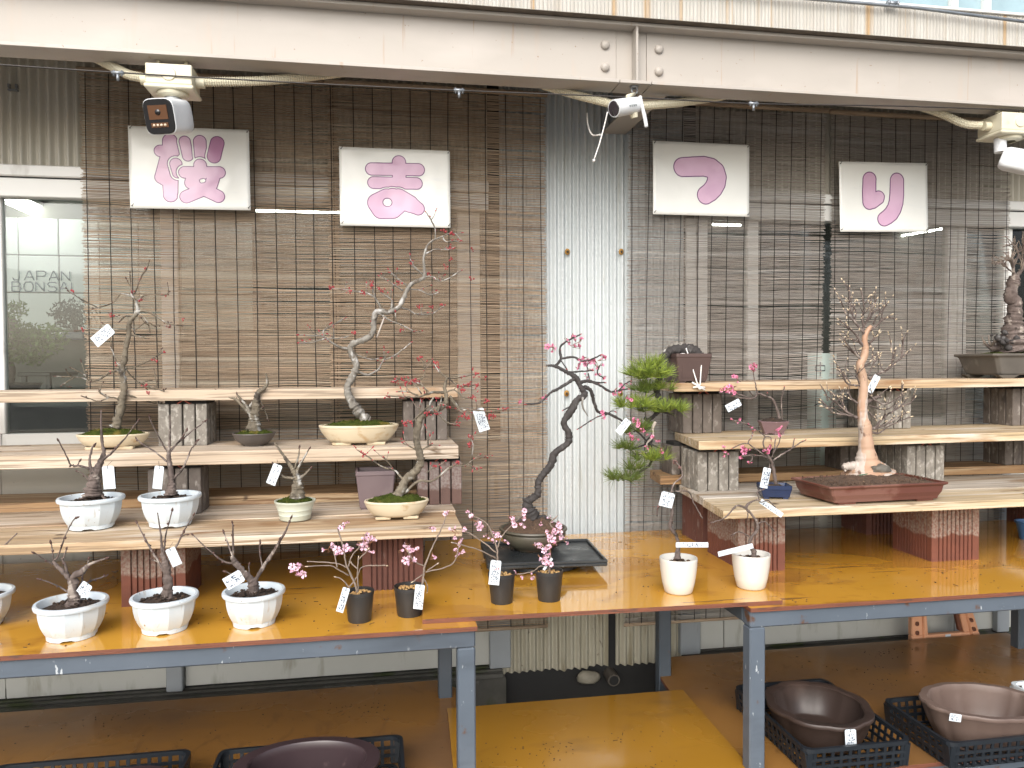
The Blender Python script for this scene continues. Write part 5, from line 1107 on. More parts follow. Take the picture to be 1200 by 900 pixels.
# empty square pot
t = plant('flower_pot', 'empty dark square pot standing behind the mossy oval pot', 'pot', 440, 594, Z2); c = t.location.copy(); k = pxm(c); square_pot(t, c, 45*k, 45*k, .128, clay_purple, .03, .80, False, rim=.009)
# oval pot with the leaning plum
t = plant('bonsai', 'leaning bonsai full of red buds in a low mossy oval pot on the lowest step', 'bonsai', 465, 606, Z2, GP); c = t.location.copy(); k = pxm(c); cream_pot(t, c, 75*k, 75*k*.68, .056, 9, celadon if False else cream); Yp = c.y; ZM = (420, 400, 5)
tree(t, Yp, [([(215, 935), (240, 890), (280, 810), (345, 750), (365, 700), (350, 620), (340, 560), (350, 480), (380, 435), (450, 405), (500, 375), (515, 330), (505, 270), (520, 210)], [6, 5.6, 4.8, 4.6, 4.4, 3.9, 3.9, 4.2, 3.6, 3, 3, 2.6, 2, 1.2]),
    ([(265, 810), (210, 755), (140, 735), (60, 680), (0, 640)], 1.4, .6), ([(205, 750), (175, 710), (150, 680)], .9, .5), ([(270, 890), (350, 820), (440, 815), (540, 735), (630, 725), (680, 690), (780, 670)], 1.8, .5), ([(665, 695), (670, 600), (650, 550)], .6, .5), ([(640, 720), (690, 750)], .6, .5),
    ([(500, 300), (430, 300), (350, 325), (270, 325), (170, 320)], 1.8, .6), ([(350, 320), (290, 295), (230, 295)], .9, .5), ([(370, 310), (330, 250), (260, 220), (200, 235)], .8, .5), ([(410, 295), (370, 255), (340, 240)], .8, .5), ([(520, 215), (470, 175), (445, 125)], .9, .5), ([(525, 215), (600, 210), (700, 190)], .9, .5), ([(530, 220), (600, 265), (690, 255)], .9, .5),
    ([(515, 300), (560, 285), (620, 330), (670, 325)], 1.0, .5), ([(535, 320), (600, 395), (660, 400), (760, 410), (860, 400)], 1.5, .6), ([(540, 340), (590, 400), (620, 430)], .8, .5), ([(490, 320), (470, 400), (450, 420)], .9, .5), ([(440, 330), (400, 390), (310, 470), (270, 480)], 1.3, .5), ([(470, 430), (520, 475), (580, 490)], .8, .5),
    ([(360, 650), (310, 620), (260, 595)], .9, .5), ([(365, 640), (410, 615), (430, 600)], 1.1, .6), ([(410, 610), (405, 540), (400, 510)], 1.2, .7), ([(350, 225), (385, 205), (385, 130), (365, 95)], .7, .5), ([(365, 470), (360, 400), (365, 340)], 1.0, .6), ([(400, 770), (440, 740), (470, 725)], .8, .5)],
    bark_olive, seed=15, zoom=ZM, twigs=2, twig_mat=twig_tan, bud=bud_red, bud_r=.0026, buds_per=1, twig_px=(6, 16))
bud_cluster(t, Yp, [(220, 235), (255, 222), (285, 228), (320, 235), (345, 240), (170, 320), (260, 330), (280, 480), (310, 480), (380, 430), (400, 420), (460, 420), (530, 385), (600, 285), (690, 200), (735, 210), (640, 250), (610, 430), (640, 445), (770, 440), (850, 400), (575, 490), (670, 330), (755, 350), (660, 560), (660, 605), (680, 740), (755, 675), (580, 710), (365, 95), (460, 330), (30, 665), (790, 435), (690, 260), (450, 735), (450, 125)], ZM, bud_red, 9, .0034, (4, 8), 3.8)
# four white pots along the front of the left bench
t = plant('bonsai', 'bare cherry in a white pot cut off by the left edge of the bench', 'bonsai', -27, 733, ZT, GP); c = t.location.copy(); k = pxm(c); white_pot(t, c, 78*k, 3)
tree(t, c.y, [([(-27, 712), (-24, 690), (-14, 665), (0, 645), (20, 625)], [8, 6, 2.4, 1.4, .7]), ([(-24, 690), (-45, 660), (-60, 630)], 3, .8)], bark_brown, seed=20, bud=bud_brown, bud_r=.0034)
t = plant('bonsai', 'spreading bare cherry in a white pot, leftmost full pot on the bench front', 'bonsai', 84.5, 745, ZT, GP); c = t.location.copy(); k = pxm(c); white_pot(t, c, 79*k, 4); ZM = (30, 590, 9)
tree(t, c.y, [([(485, 1110), (500, 1040), (505, 980), (495, 900), (480, 820), (430, 750), (340, 670), (285, 605)], [10, 9, 7, 5.6, 4.2, 3.4, 2.4, 1.8]), ([(290, 600), (285, 500), (268, 415)], 1.1, .6), ([(300, 600), (345, 550), (400, 390), (440, 290), (510, 170), (540, 150)], 1.4, .7), ([(290, 645), (200, 590), (95, 525)], 1.4, .6),
    ([(440, 750), (420, 650), (380, 580), (400, 575), (430, 485)], 2.2, .7), ([(500, 880), (530, 830), (510, 770), (600, 710), (650, 660), (700, 630), (860, 575)], [4.5, 3.8, 4, 4, 2.4, 1.8, .9]), ([(655, 660), (665, 590)], 1.2, .7), ([(480, 955), (380, 890), (270, 840), (145, 798)], 1.8, .7), ([(520, 940), (590, 840), (600, 760)], 2, 1), ([(520, 935), (660, 830), (800, 780), (850, 765)], 1.9, .8)],
     bark_brown, seed=21, zoom=ZM, bud=bud_brown, bud_r=.0034, buds_per=1)
t = plant('bonsai', 'upright bare cherry in a white pot, in front of the red ribbed block', 'bonsai', 193.5, 737, ZT, GP); c = t.location.copy(); k = pxm(c); white_pot(t, c, 75*k, 5); ZM = (150, 590, 5.625)
tree(t, c.y, [([(258, 650), (260, 590), (262, 500), (255, 420), (235, 360), (225, 300), (215, 200), (195, 60)], [7.5, 6.5, 5.2, 5, 3.4, 2, 1.3, .8]), ([(240, 450), (200, 380), (150, 300), (100, 210), (60, 130)], 2.2, .7), ([(150, 280), (120, 255)], 1.2, .7), ([(235, 340), (250, 210), (290, 50)], 1.4, .7), ([(262, 385), (330, 260), (370, 180), (430, 80)], 1.7, .7), ([(350, 215), (385, 205)], 1, .7), ([(195, 385), (160, 370)], 1, .6), ([(220, 660), (190, 640), (140, 680)], 1.8, 1)],
     bark_brown, seed=22, zoom=ZM, bud=bud_brown, bud_r=.0038, buds_per=1)
t = plant('bonsai', 'forked bare cherry in a white pot, rightmost white pot of the left bench', 'bonsai', 298, 730, ZT, GP); c = t.location.copy(); k = pxm(c); white_pot(t, c, 71*k, 6)
tree(t, c.y, [([(828, 640), (825, 590), (825, 535), (800, 490), (740, 430), (700, 380), (685, 345)], [9, 8, 6.5, 4.8, 4, 3.6, 2.6]), ([(692, 355), (650, 240), (632, 190)], 1.3, .7), ([(695, 340), (692, 220), (688, 130)], 1.5, .8), ([(700, 395), (640, 385), (560, 330), (430, 210)], 1.8, .7), ([(835, 515), (890, 420), (950, 330), (1030, 200), (1075, 95)], 3.2, .9), ([(925, 380), (975, 300), (1000, 240)], 1.8, .9),
    ([(885, 415), (868, 330), (870, 255)], 1.1, .7), ([(770, 460), (700, 470), (645, 450)], 1.4, .7), ([(798, 460), (798, 405)], .9, .6)], bark_brown, seed=23, zoom=ZM, bud=bud_brown, bud_r=.0036, buds_per=1)
# four young cherries in black pots
NP = 'young pink cherries in black nursery pots'
ZM = (330, 590, 5.217)
t = plant('potted_cherry', 'young pink cherry in a black pot, leftmost of four', 'plant', 421.5, 727, ZT, NP); c = t.location.copy(); k = pxm(c); nursery_pot(t, c, 34*k, 35.5*k, 1)
tree(t, c.y, [([(465, 545), (450, 495), (430, 450), (395, 370), (375, 260), (345, 160), (360, 130), (380, 130)], 1.5, .7), ([(412, 440), (340, 400), (295, 380), (155, 385)], .9, .5), ([(395, 390), (330, 365), (165, 355)], .8, .5), ([(340, 390), (320, 290)], .7, .5), ([(410, 385), (430, 320), (490, 250)], .9, .5), ([(470, 540), (465, 430), (470, 330)], 1.0, .6), ([(415, 510), (460, 450), (490, 390), (560, 380), (640, 380)], .9, .5), ([(465, 400), (420, 360)], .7, .5), ([(475, 340), (530, 280)], .7, .5), ([(420, 520), (370, 465), (330, 450)], .9, .6)],
     twig_tan, seed=31, zoom=ZM, bud=bud_tan, bud_r=.0022)
blossoms(t, c.y, [(95, 390), (118, 425), (80, 400), (293, 280), (350, 295), (405, 280), (510, 245), (550, 215), (490, 250), (535, 235), (372, 148, .7), (545, 293, .5), (388, 118, .5)], ZM, 'p', PP, 1)
t = plant('potted_cherry', 'young pink cherry in a black pot, second of four, beside the plywood edge', 'plant', 480, 720, ZT, NP); c = t.location.copy(); k = pxm(c); nursery_pot(t, c, 36*k, 34*k, 2)
tree(t, c.y, [([(845, 540), (862, 480), (870, 420), (880, 370), (930, 250), (980, 150), (1010, 60)], 1.6, .7), ([(868, 430), (800, 480)], .8, .5), ([(862, 450), (890, 500), (890, 540)], .8, .5), ([(875, 385), (810, 350), (770, 290)], .9, .5), ([(880, 420), (1000, 390), (1060, 350), (1085, 250)], .9, .5), ([(890, 410), (950, 370)], .7, .5)], twig_tan, seed=32, zoom=ZM, bud=bud_tan, bud_r=.0022)
blossoms(t, c.y, [(740, 290), (812, 285), (775, 340), (800, 358, .8), (920, 148, .8), (930, 317, .8), (1080, 290, .6), (1088, 238, .8), (1010, 60, .6), (765, 250, .5)], ZM, 'p', PP, 2)
ZM = (530, 570, 6)
t = plant('potted_cherry', 'young pink cherry in a black pot, third of four, tag on its front', 'plant', 588, 705.5, ZC, NP); c = t.location.copy(); k = pxm(c); nursery_pot(t, c, 32*k, 35*k, 3)
tree(t, c.y, [([(340, 620), (325, 570), (318, 520), (315, 440), (280, 330), (240, 260), (170, 220), (100, 185)], 1.5, .6), ([(310, 465), (200, 380), (80, 310), (0, 300)], .9, .5), ([(315, 510), (220, 460), (100, 420), (0, 395)], .9, .5), ([(318, 430), (350, 350), (430, 260), (500, 200)], 1.0, .5)], twig_tan, seed=33, zoom=ZM, bud=bud_tan, bud_r=.002)
blossoms(t, c.y, [(103, 185, .7), (150, 240), (195, 275), (215, 295), (20, 320), (85, 295, .6), (45, 395, .8), (75, 455, .5), (30, 462, .6), (300, 325, .7), (285, 388, .6), (325, 355, .6), (365, 390, .7), (410, 228), (430, 240), (470, 272), (500, 205), (245, 345, .5)], ZM, 'p', PP, 3)
t = plant('potted_cherry', 'young bushy pink cherry in a black pot, rightmost of four, before the black tray', 'plant', 643.5, 702.5, ZC, NP); c = t.location.copy(); k = pxm(c); nursery_pot(t, c, 33*k, 35*k, 4)
tree(t, c.y, [([(675, 630), (685, 560), (690, 500), (680, 400), (720, 320), (690, 260), (740, 205)], 1.3, .6), ([(670, 580), (620, 560), (560, 600), (440, 620)], .8, .5), ([(690, 400), (760, 380), (800, 370)], .8, .5), ([(688, 470), (640, 420)], .8, .5)], twig_tan, seed=34, zoom=ZM, bud=bud_tan, bud_r=.002)
blossoms(t, c.y, [(630, 250, .7), (695, 225, .6), (755, 265), (680, 340), (745, 320), (705, 390), (640, 430), (660, 440), (690, 460), (640, 500), (655, 540), (670, 520), (800, 385, .6), (800, 355, .6), (600, 410, .7), (555, 620, .8), (485, 635, .6), (430, 630), (720, 300), (730, 340), (690, 350)], ZM, 'p', PP, 4)

# ================================================================== THE BIG CHERRY IN THE MIDDLE
p = onz(634, 661, ZC); t = thing('turntable', 'round black turntable under the black tray on the bridging sheet', 'turntable', p); k = pxm(p)
m = MB(); m.lathe([(.10, 0), (.135, .004), (.135, .016), (.10, .020)], 40, c=p, capt=True); m.build('base_disc', tray_m, t, angle=40)
m = MB(); m.lathe([(.12, .0205), (.125, .023), (.12, .027)], 40, c=p, capt=True); m.build('top_disc', tray_m, t, angle=40)
ztr = ZC+.0275; pc_ = onz(634, 652, ztr); t = thing('black_tray', 'flat black rectangular tray holding the big bonsai in the middle', 'tray', pc_)
ra = -.06; u, v = Vector((math.cos(ra), math.sin(ra), 0)), Vector((-math.sin(ra), math.cos(ra), 0)); tw, td = .195, .155
m = MB(); m.ybox(pc_+Vector((0, 0, .006)), u, v, Vector((0, 0, 1)), tw, td, .006); m.build('tray_floor', tray_m, t, bevel=.003)
for (o_, a, b) in ((v*-(td-.004), tw, .004), (v*(td-.004), tw, .004), (u*-(tw-.004), .004, td-.0081), (u*(tw-.004), .004, td-.0081)):
    m = MB(); m.ybox(pc_+o_+Vector((0, 0, .0165)), u, v, Vector((0, 0, 1)), a, b, .0045); m.build('tray_lip', tray_m, t, bevel=.0015)
zp = ztr+.0122; t = plant('bonsai', 'big winding black trunked cherry with pink blossom in a round dark pot on the tray', 'bonsai', 625, 642, zp, GP); c = t.location.copy(); k = pxm(c); r = 40*k
m = MB(); m.lathe([(r*.55, 0), (r*.58, .006), (r*.72, .012), (r*.90, .034), (r*.95, .052), (r*.93, .060), (r*.97, .064), (r*1.0, .068), (r*.98, .073), (r*.92, .073), (r*.88, .06)], 56, c=c); m.build('pot', M('bronze_clay', (.09, .085, .06), (.06, .045, .035), 9, rough=.4, layers=[((.13, .07, .045), 6, (1, 1, 1), .55, .7)]), t, angle=50)
m = MB(); soil_disc(m, c+Vector((0, 0, .060)), r*.93, r*.93, .045, 4, n=40, rings=10, lump=.012); m.build('soil', soil_red, t)
Yp = c.y; ZM = (600, 380, 3.75)
tree(t, Yp, [([(95, 850), (72, 815), (68, 785), (85, 768), (112, 748), (115, 715), (118, 690), (140, 655), (170, 620), (190, 565), (245, 522), (250, 480), (230, 430), (265, 370), (290, 330), (320, 312), (300, 270), (278, 232), (240, 210), (190, 185), (150, 180)], [8.5, 7, 6, 4.7, 4.3, 4, 3.9, 3.9, 4.1, 4.3, 4.3, 4.1, 4.1, 4.1, 3.9, 3.7, 3.4, 3, 2.3, 1.8, 1.2]),
    ([(190, 185), (215, 150), (210, 105), (240, 75), (300, 45)], 1.9, .8), ([(215, 150), (270, 145), (310, 160), (345, 155), (390, 135)], 1.5, .8), ([(275, 238), (250, 255), (200, 285), (170, 300), (120, 345), (60, 352)], 2.3, .9), ([(250, 210), (330, 205), (355, 203)], 1.1, .6), ([(318, 275), (345, 290), (360, 340), (380, 385), (430, 395), (500, 435), (560, 480), (600, 520), (650, 545)], 2.6, .8),
    ([(300, 255), (340, 250), (380, 265), (430, 295), (470, 290), (510, 285)], 2.2, .8), ([(330, 250), (370, 255), (410, 257)], 1.2, .7), ([(275, 355), (250, 365), (225, 378)], 1.4, .6), ([(430, 390), (370, 410), (290, 460)], .7, .5), ([(335, 205), (330, 180), (345, 165)], .8, .5), ([(385, 180), (375, 215), (400, 235)], .9, .5), ([(335, 215), (340, 240)], .8, .6), ([(470, 290), (500, 260), (520, 250)], .8, .5), ([(410, 400), (440, 380), (455, 385)], .9, .6), ([(215, 160), (240, 195)], .8, .6), ([(95, 860), (140, 850), (180, 880)], 5, 2), ([(80, 850), (40, 860), (20, 880)], 5, 2)],
     bark_black, seed=41, zoom=ZM, twigs=0, bud=bud_red, bud_r=.0026, buds_per=1, bark_rough=.4)
m = MB(); m.tube([at(600+q[0]/3.75, 380+q[1]/3.75, Yp-.02) for q in ((312, 320), (308, 350), (313, 372), (335, 406))], [.0045, .0035, .003, .001], 6); m.build('dead_twig', bark_grey, t)
blossoms(t, Yp, [(170, 98), (180, 105, .7), (240, 72), (268, 65), (290, 75), (280, 95), (262, 90, .7), (300, 155), (330, 160), (320, 158), (370, 172), (385, 182), (388, 150), (350, 165), (290, 188, .8), (325, 230, .7), (380, 222, .7), (402, 235, .6), (345, 195, .7), (130, 330), (140, 318, .7), (30, 340, .6), (480, 265, .8), (460, 292, .9), (485, 287, .8), (515, 255, .7), (400, 402, .8), (515, 325, .8)], ZM, 'h', PH, 5, 1.05)
blossoms(t, Yp, [(545, 430), (535, 420, .7), (580, 460), (540, 500), (515, 490), (600, 540), (660, 550), (625, 500), (555, 430), (565, 470, .7), (590, 490, .7), (640, 520, .8)], ZM, 'h', PH, 6, .9)

# ================================================================== PLANTS OF THE RIGHT STAND
ZR1, ZR2, ZR3, ZR3F = 1.3815, 1.183, .992, .991
# cascading pine in a tied square pot
t = plant('bonsai', 'cascading green pine in a dark square pot tied with white cord on the top plank', 'bonsai', 803, 447, ZR1, GP); c = t.location.copy(); c.y = 2.80; c = at(803, 447, 2.79); c.z = ZR1; t.location = c; k = pxm(c)
square_pot(t, c, 46*k, 44*k, .110, clay_brown, .12, .80, True, 3, panel=True); Yp = c.y-.03; ZM = (700, 400, 5)
tree(t, Yp, [([(600, 90), (560, 55), (500, 45), (440, 55), (400, 85), (390, 130), (370, 200), (345, 280), (365, 335), (380, 365), (350, 420), (300, 460), (275, 450)], [6.5, 6.5, 6, 5, 4.4, 4, 3.6, 3.4, 3.2, 2.8, 2.4, 2.0, 1.5], -.12), ([(310, 470), (320, 500), (325, 550), (290, 590), (300, 640), (270, 655), (220, 662)], 2.6, 1.2), ([(325, 550), (310, 600), (320, 680), (300, 730), (240, 770), (200, 800)], 2.2, 1.2),
    ([(350, 300), (300, 330), (240, 370)], 2, 1), ([(365, 410), (420, 420), (450, 430)], 1.8, 1), ([(395, 100), (350, 150), (300, 190)], 2.4, 1.2), ([(320, 500), (250, 510), (210, 530)], 1.6, .8), ([(300, 600), (240, 620), (190, 640)], 1.4, .8)], bark_black, seed=51, zoom=ZM, bark_rough=.45)
m = MB(); m.tube(catmull([at(768, 494, Yp-.05), at(765, 502, Yp-.05), at(765, 512, Yp-.05), at(758, 520, Yp-.05), at(760, 529, Yp-.05), at(752, 531, Yp-.05), at(742, 533, Yp-.05)]), [.0065-.0002*i for i in range(31)], 7, rough=.3); m.build('bare_deadwood', bark_white, t)
m = MB(); m.tube(catmull([at(805, 408, 2.77), at(796, 406, 2.775), at(786, 408, 2.78), at(780, 414, 2.78), at(778, 424, 2.77)]), [.016, .016, .015, .014, .013, .012]*4+[.011], 9, rough=.5); m.build('silver_bark_bend', bark_grey, t)
def pine_pad(c, rx, rz, n, seed, mt, parent):
    rg = random.Random(seed); m = MB()
    for i in range(n):
        a = rg.uniform(0, 6.28); q = math.sqrt(rg.random()); o_ = Vector((rx*q*math.cos(a), rx*.8*q*math.sin(a), rz*rg.uniform(-.55, .25)*(1.1-q*.5)))
        b = Vector(c)+o_; ax = Vector((o_.x*6/rx*.16, o_.y*6/rx*.16-.25, 1)).normalized()
        for j in range(26):
            d = (ax+Vector((rg.gauss(0, .72), rg.gauss(0, .72), rg.gauss(.1, .5)))).normalized(); e = d.cross(Vector((rg.gauss(0, 1), rg.gauss(0, 1), rg.gauss(0, 1)))).normalized()*.0013; L = rg.uniform(.032, .058)
            m.add([b-e, b+e, b+d*L+e*.3, b+d*L-e*.3], [(0, 1, 2, 3)], 1 if rg.random() < (.28 if j % 5 else .5) else 0)
    return m.build('needle_pad', [mt, needle_d], parent)
for i, (px, py, rx, rz, n, mt) in enumerate([(295, 190, 100, 62, 30, needle_m), (300, 140, 70, 40, 12, needle_m), (350, 275, 72, 28, 14, needle_m), (225, 375, 92, 40, 22, needle_m), (265, 290, 50, 24, 8, needle_d), (430, 400, 86, 30, 18, needle_m), (210, 520, 66, 40, 11, needle_d), (175, 630, 44, 28, 8, needle_d), (345, 685, 62, 26, 11, needle_m), (270, 690, 40, 18, 5, needle_d), (210, 745, 36, 24, 6, needle_d), (160, 805, 78, 30, 14, needle_d), (300, 410, 40, 20, 5, needle_d)]):
    pine_pad(at(700+px/5, 400+py/5, Yp-.06+.025*((i*7) % 5-2)*.5), rx/5*k*1.02, rz/5*k*1.05, int(n*1.0), i, mt, t)
m = MB(); cc = [at(804, 408, 2.74), at(806, 414, 2.735), at(817, 449, 2.722), at(819, 452, 2.715)]
m.tube(cc, .0026, 6); m.tube([at(822.5, 416, 2.735), at(820.5, 450, 2.72), at(819, 454, 2.715)], .0026, 6); m.tube(catmull([at(788, 417, 2.75), at(800, 414.5, 2.737), at(806, 416, 2.735), at(816, 417, 2.737), at(823, 416.5, 2.738)]), .0024, 6)
m.tube([at(811, 448, 2.716), at(819, 453, 2.712), at(826, 457, 2.712)], .0036, 6); m.tube([at(812, 454, 2.714), at(819, 453.5, 2.711), at(826, 454, 2.714)], .0034, 6); m.blob(at(820, 455, 2.712), .007, 3, .2, 1); m.build('tie_cord', cord_white, t)
# pink twig in the mauve hexagonal pot
t = plant('potted_cherry', 'tiny angular cherry with pink blossom in a mauve hexagonal pot on the middle plank', 'plant', 906, 508.5, ZR2, 'small blossoming cherries of the right stand'); c = t.location.copy(); k = pxm(c); r = 18*k
m = MB(); m.lathe([(r*.68, .004), (r*1.0, .044), (r*1.04, .046), (r*1.04, .050), (r*.94, .050), (r*.8, .035)], 6, c=c, sm=False, rot=.25); m.build('pot', clay_hex, t, bevel=.0012)
for i in range(6):
    a = .25+i*math.pi/3; q = c+Vector((math.cos(a)*r*.58, math.sin(a)*r*.58, .003)); m = MB(); m.box(q-Vector((.006, .006, .003)), q+Vector((.006, .006, .0025))); m.build('foot', clay_hex, t)
m = MB(); soil_disc(m, c+Vector((0, 0, .044)), r*.86, r*.86, .018, 6, lump=.009); m.build('soil', soil, t); ZM = (840, 420, 7.5)
tree(t, c.y, [([(550, 560), (545, 500), (520, 420), (490, 360), (440, 335), (365, 310), (330, 345), (280, 355), (240, 350)], [2.6, 2.2, 1.7, 1.5, 1.3, 1.2, 1, .8, .6]), ([(355, 312), (348, 270), (340, 230), (320, 120)], 1.3, .7), ([(290, 350), (240, 330), (190, 315)], .8, .5), ([(580, 560), (570, 450), (570, 340), (595, 250)], .6, .5), ([(455, 340), (445, 305)], .7, .5), ([(250, 350), (200, 345), (140, 330)], .6, .5), ([(190, 315), (140, 290), (110, 260)], .5, .5), ([(320, 330), (240, 240), (165, 170)], .55, .5)], bark_brown, seed=61, zoom=ZM, bud=bud_red, bud_r=.002)
blossoms(t, c.y, [(310, 95), (345, 65), (325, 75, .8), (160, 160, .9), (180, 180, .7), (70, 265), (110, 275), (145, 270), (95, 285, .8)], ZM, 'h', PH, 11)
# pink tree in the navy pot
t = plant('potted_cherry', 'small branching cherry with pink blossom in a navy rectangular pot on the lowest step', 'plant', 907, 583, ZR3F, 'small blossoming cherries of the right stand'); c = t.location.copy(); k = pxm(c)
square_pot(t, c, 35*k, 28*k, .046, blue_glaze, -.28, .86, True, 5, rim=.005); ZM = (845, 480, 7.5)
tree(t, c.y, [([(490, 670), (480, 640), (460, 520), (440, 450), (400, 380), (370, 300), (385, 240)], [2.8, 2.3, 2, 1.8, 1.3, .9, .6]), ([(440, 455), (380, 400), (245, 300), (265, 250), (280, 190)], 1.3, .5), ([(430, 435), (370, 410), (280, 400), (175, 410)], 1.0, .5), ([(275, 400), (270, 440), (245, 470)], .7, .5), ([(445, 455), (540, 390), (620, 340), (645, 260)], 1.4, .6), ([(610, 350), (700, 290), (740, 270)], .7, .5), ([(440, 425), (460, 380), (480, 260)], .9, .5), ([(450, 400), (510, 290), (520, 230)], .8, .5), ([(385, 235), (290, 160), (200, 120), (90, 90)], .8, .5), ([(240, 300), (190, 300), (100, 340)], .7, .5), ([(385, 240), (430, 240), (440, 270)], .6, .5), ([(430, 480), (425, 520)], .6, .5)], bark_brown, seed=62, zoom=ZM, bud=bud_red, bud_r=.002, buds_per=1)
blossoms(t, c.y, [(205, 350), (195, 340, .8), (225, 360, .8), (390, 345), (410, 340), (435, 330), (35, 345, .8), (40, 385, .9), (480, 185, .6), (510, 205, .8), (525, 160, .6), (175, 430, .7), (245, 470, .7), (100, 90, .5), (155, 105, .6), (220, 125, .6), (285, 165, .5)], ZM, 'h', PH, 12, .92)
m = MB(); m.tube(catmull([at(845+345/7.5, 480+740/7.5, 2.31), at(845+330/7.5, 480+690/7.5, 2.31), at(845+310/7.5, 480+650/7.5, 2.31), at(845+265/7.5, 480+655/7.5, 2.31)]), .003, 5)
# two white cups with bare twigs
GC = 'bare twigs in white ceramic cups'
t = plant('potted_twig', 'bare crooked twig in a white ceramic cup with a horizontal name plate, left of two', 'plant', 795, 693.5, ZC, GC); c = t.location.copy(); k = pxm(c); cup_pot(t, c, 44*k, .104, 1); ZM = (740, 530, 6)
tree(t, c.y, [([(325, 745), (325, 715), (330, 650), (310, 580), (270, 520), (285, 430), (280, 290), (300, 220), (355, 170), (345, 110), (300, 60)], [4.4, 3.6, 2.4, 2.2, 2.3, 2.2, 1.4, 1.2, 1.1, 1, 1]), ([(290, 275), (400, 280), (440, 360), (500, 465)], .9, .5), ([(280, 300), (190, 385), (180, 450)], .7, .5), ([(335, 660), (345, 640)], .9, .6), ([(290, 500), (285, 440)], 1.2, .8), ([(300, 550), (315, 540)], .9, .6)], bark_brown, seed=71, zoom=ZM)
bud_cluster(t, c.y, [(300, 62), (322, 85), (340, 110), (300, 75), (190, 385)], ZM, twig_red, 3, .003, (3, 6), 2.6)
t = plant('potted_twig', 'arching bare twig in a white ceramic cup with tilted name plate, right of two', 'plant', 880, 688, ZC, GC); c = t.location.copy(); k = pxm(c); cup_pot(t, c, 44*k, .104, 2)
tree(t, c.y, [([(860, 740), (858, 700), (830, 640), (850, 590), (885, 545), (880, 490), (840, 430), (805, 390), (840, 350), (900, 330)], [3.8, 3.4, 2.2, 2, 2.2, 1.8, 1.7, 1.8, 1.4, .9]), ([(800, 388), (740, 375), (690, 430), (640, 470), (565, 495)], 1.5, .7), ([(890, 500), (940, 490), (1000, 550)], 1.0, .6), ([(825, 590), (760, 560), (710, 580)], .8, .5), ([(895, 330), (885, 280), (930, 260)], .9, .6), ([(880, 330), (910, 350), (960, 340), (1005, 380)], .9, .6), ([(820, 420), (815, 460)], .9, .6)], bark_brown, seed=72, zoom=ZM, bud=bud_brown, bud_r=.0026)
# orange barked tree in the big red tray
t = plant('bonsai', 'orange barked bare tree with pale buds in a wide red clay tray of gritty soil', 'bonsai', 1023, 573, ZR3, GP); c = at(1026, 574, 2.50); c.z = ZR3; t.location = c; k = pxm(c)
rt = -.26; a_, b_ = .285, .165
c = at(1022, 572, 2.53); c.z = ZR3; t.location = c
ca = [onz(932, 560, ZR3+.062), onz(973, 571, ZR3+.062), onz(1113, 565, ZR3+.062)]
ux = (ca[2]-ca[1]); Lw = ux.length; ux.normalize(); vx = Vector((-ux.y, ux.x, 0)); dep = max(.20, min(.30, (ca[0]-ca[1]).dot(vx)+.02)); c = (ca[1]+ca[2])/2+vx*dep/2; c.z = ZR3; t.location = c; rt = math.atan2(ux.y, ux.x); a_, b_ = Lw/2, dep/2
m = MB(); m.rects([(a_*.87, b_*.86, .006), (a_*.885, b_*.875, .016), (a_*.925, b_*.92, .030), (a_*.945, b_*.935, .050), (a_*.985, b_*.975, .0545), (a_, b_, .056), (a_, b_, .062), (a_-.008, b_-.008, .062), (a_-.012, b_-.012, .045)], c, rot=rt, chamfer=.006); m.build('pot', clay_red, t, bevel=.0012)
u, v = Vector((math.cos(rt), math.sin(rt), 0)), Vector((-math.sin(rt), math.cos(rt), 0))
for sx in (-1, 1):
    for sy in (-1, 1):
        m = MB(); m.ybox(c+u*(sx*a_*.66)+v*(sy*b_*.70)+Vector((0, 0, .003)), u, v, Vector((0, 0, 1)), a_*.14, b_*.12, .003); m.build('foot', clay_red, t)
m = MB(); N1, N2 = 56, 30; vs = []; fs = []
for j in range(N2+1):
    for i in range(N1+1):
        s_, q = i/N1*2-1, j/N2*2-1; p = c+u*(s_*(a_-.009))+v*(q*(b_-.009)); ed = 1-max(abs(s_), abs(q))**6
        vs.append((p.x, p.y, c.z+.055+ed*(.012*(1-s_*s_)*(1-q*q)+.006+.006*mnoise.noise(p*60)+.004*mnoise.noise(p*160))))
for j in range(N2):
    for i in range(N1): q = j*(N1+1)+i; fs.append((q, q+1, q+N1+2, q+N1+1))
m.add(vs, fs, 0, True); m.build('soil', soil_red, t)
m = MB(); rg = random.Random(3)
for i in range(420):
    p = c+u*rg.uniform(-a_+.015, a_-.015)+v*rg.uniform(-b_+.015, b_-.015); sz = rg.uniform(.0015, .0034); m.blob(p+Vector((0, 0, .066)), sz, i, .3, 1)
m.build('soil_grains', soil_red, t)['kind'] = 'stuff'
Yp = onz(1013, 556, ZR3+.066).y; ZM = (920, 430, 6); f2 = lambda L: [((950+x/6.4286-920)*6, (330+y/6.4286-430)*6) for x, y in L]
br = [([(585, 745), (582, 715), (575, 650), (570, 560), (565, 470), (560, 420), (545, 350), (545, 250), (550, 150), (545, 60)]+f2([(384, 690), (374, 625), (402, 565), (412, 500), (406, 430), (428, 370), (455, 335)]), [30, 22, 12.5, 8.6, 7.4, 7.6, 5.7, 5.4, 5.2, 5.0, 5.0, 4.6, 4.2, 3.8, 3.2, 2.8, 2.0])]
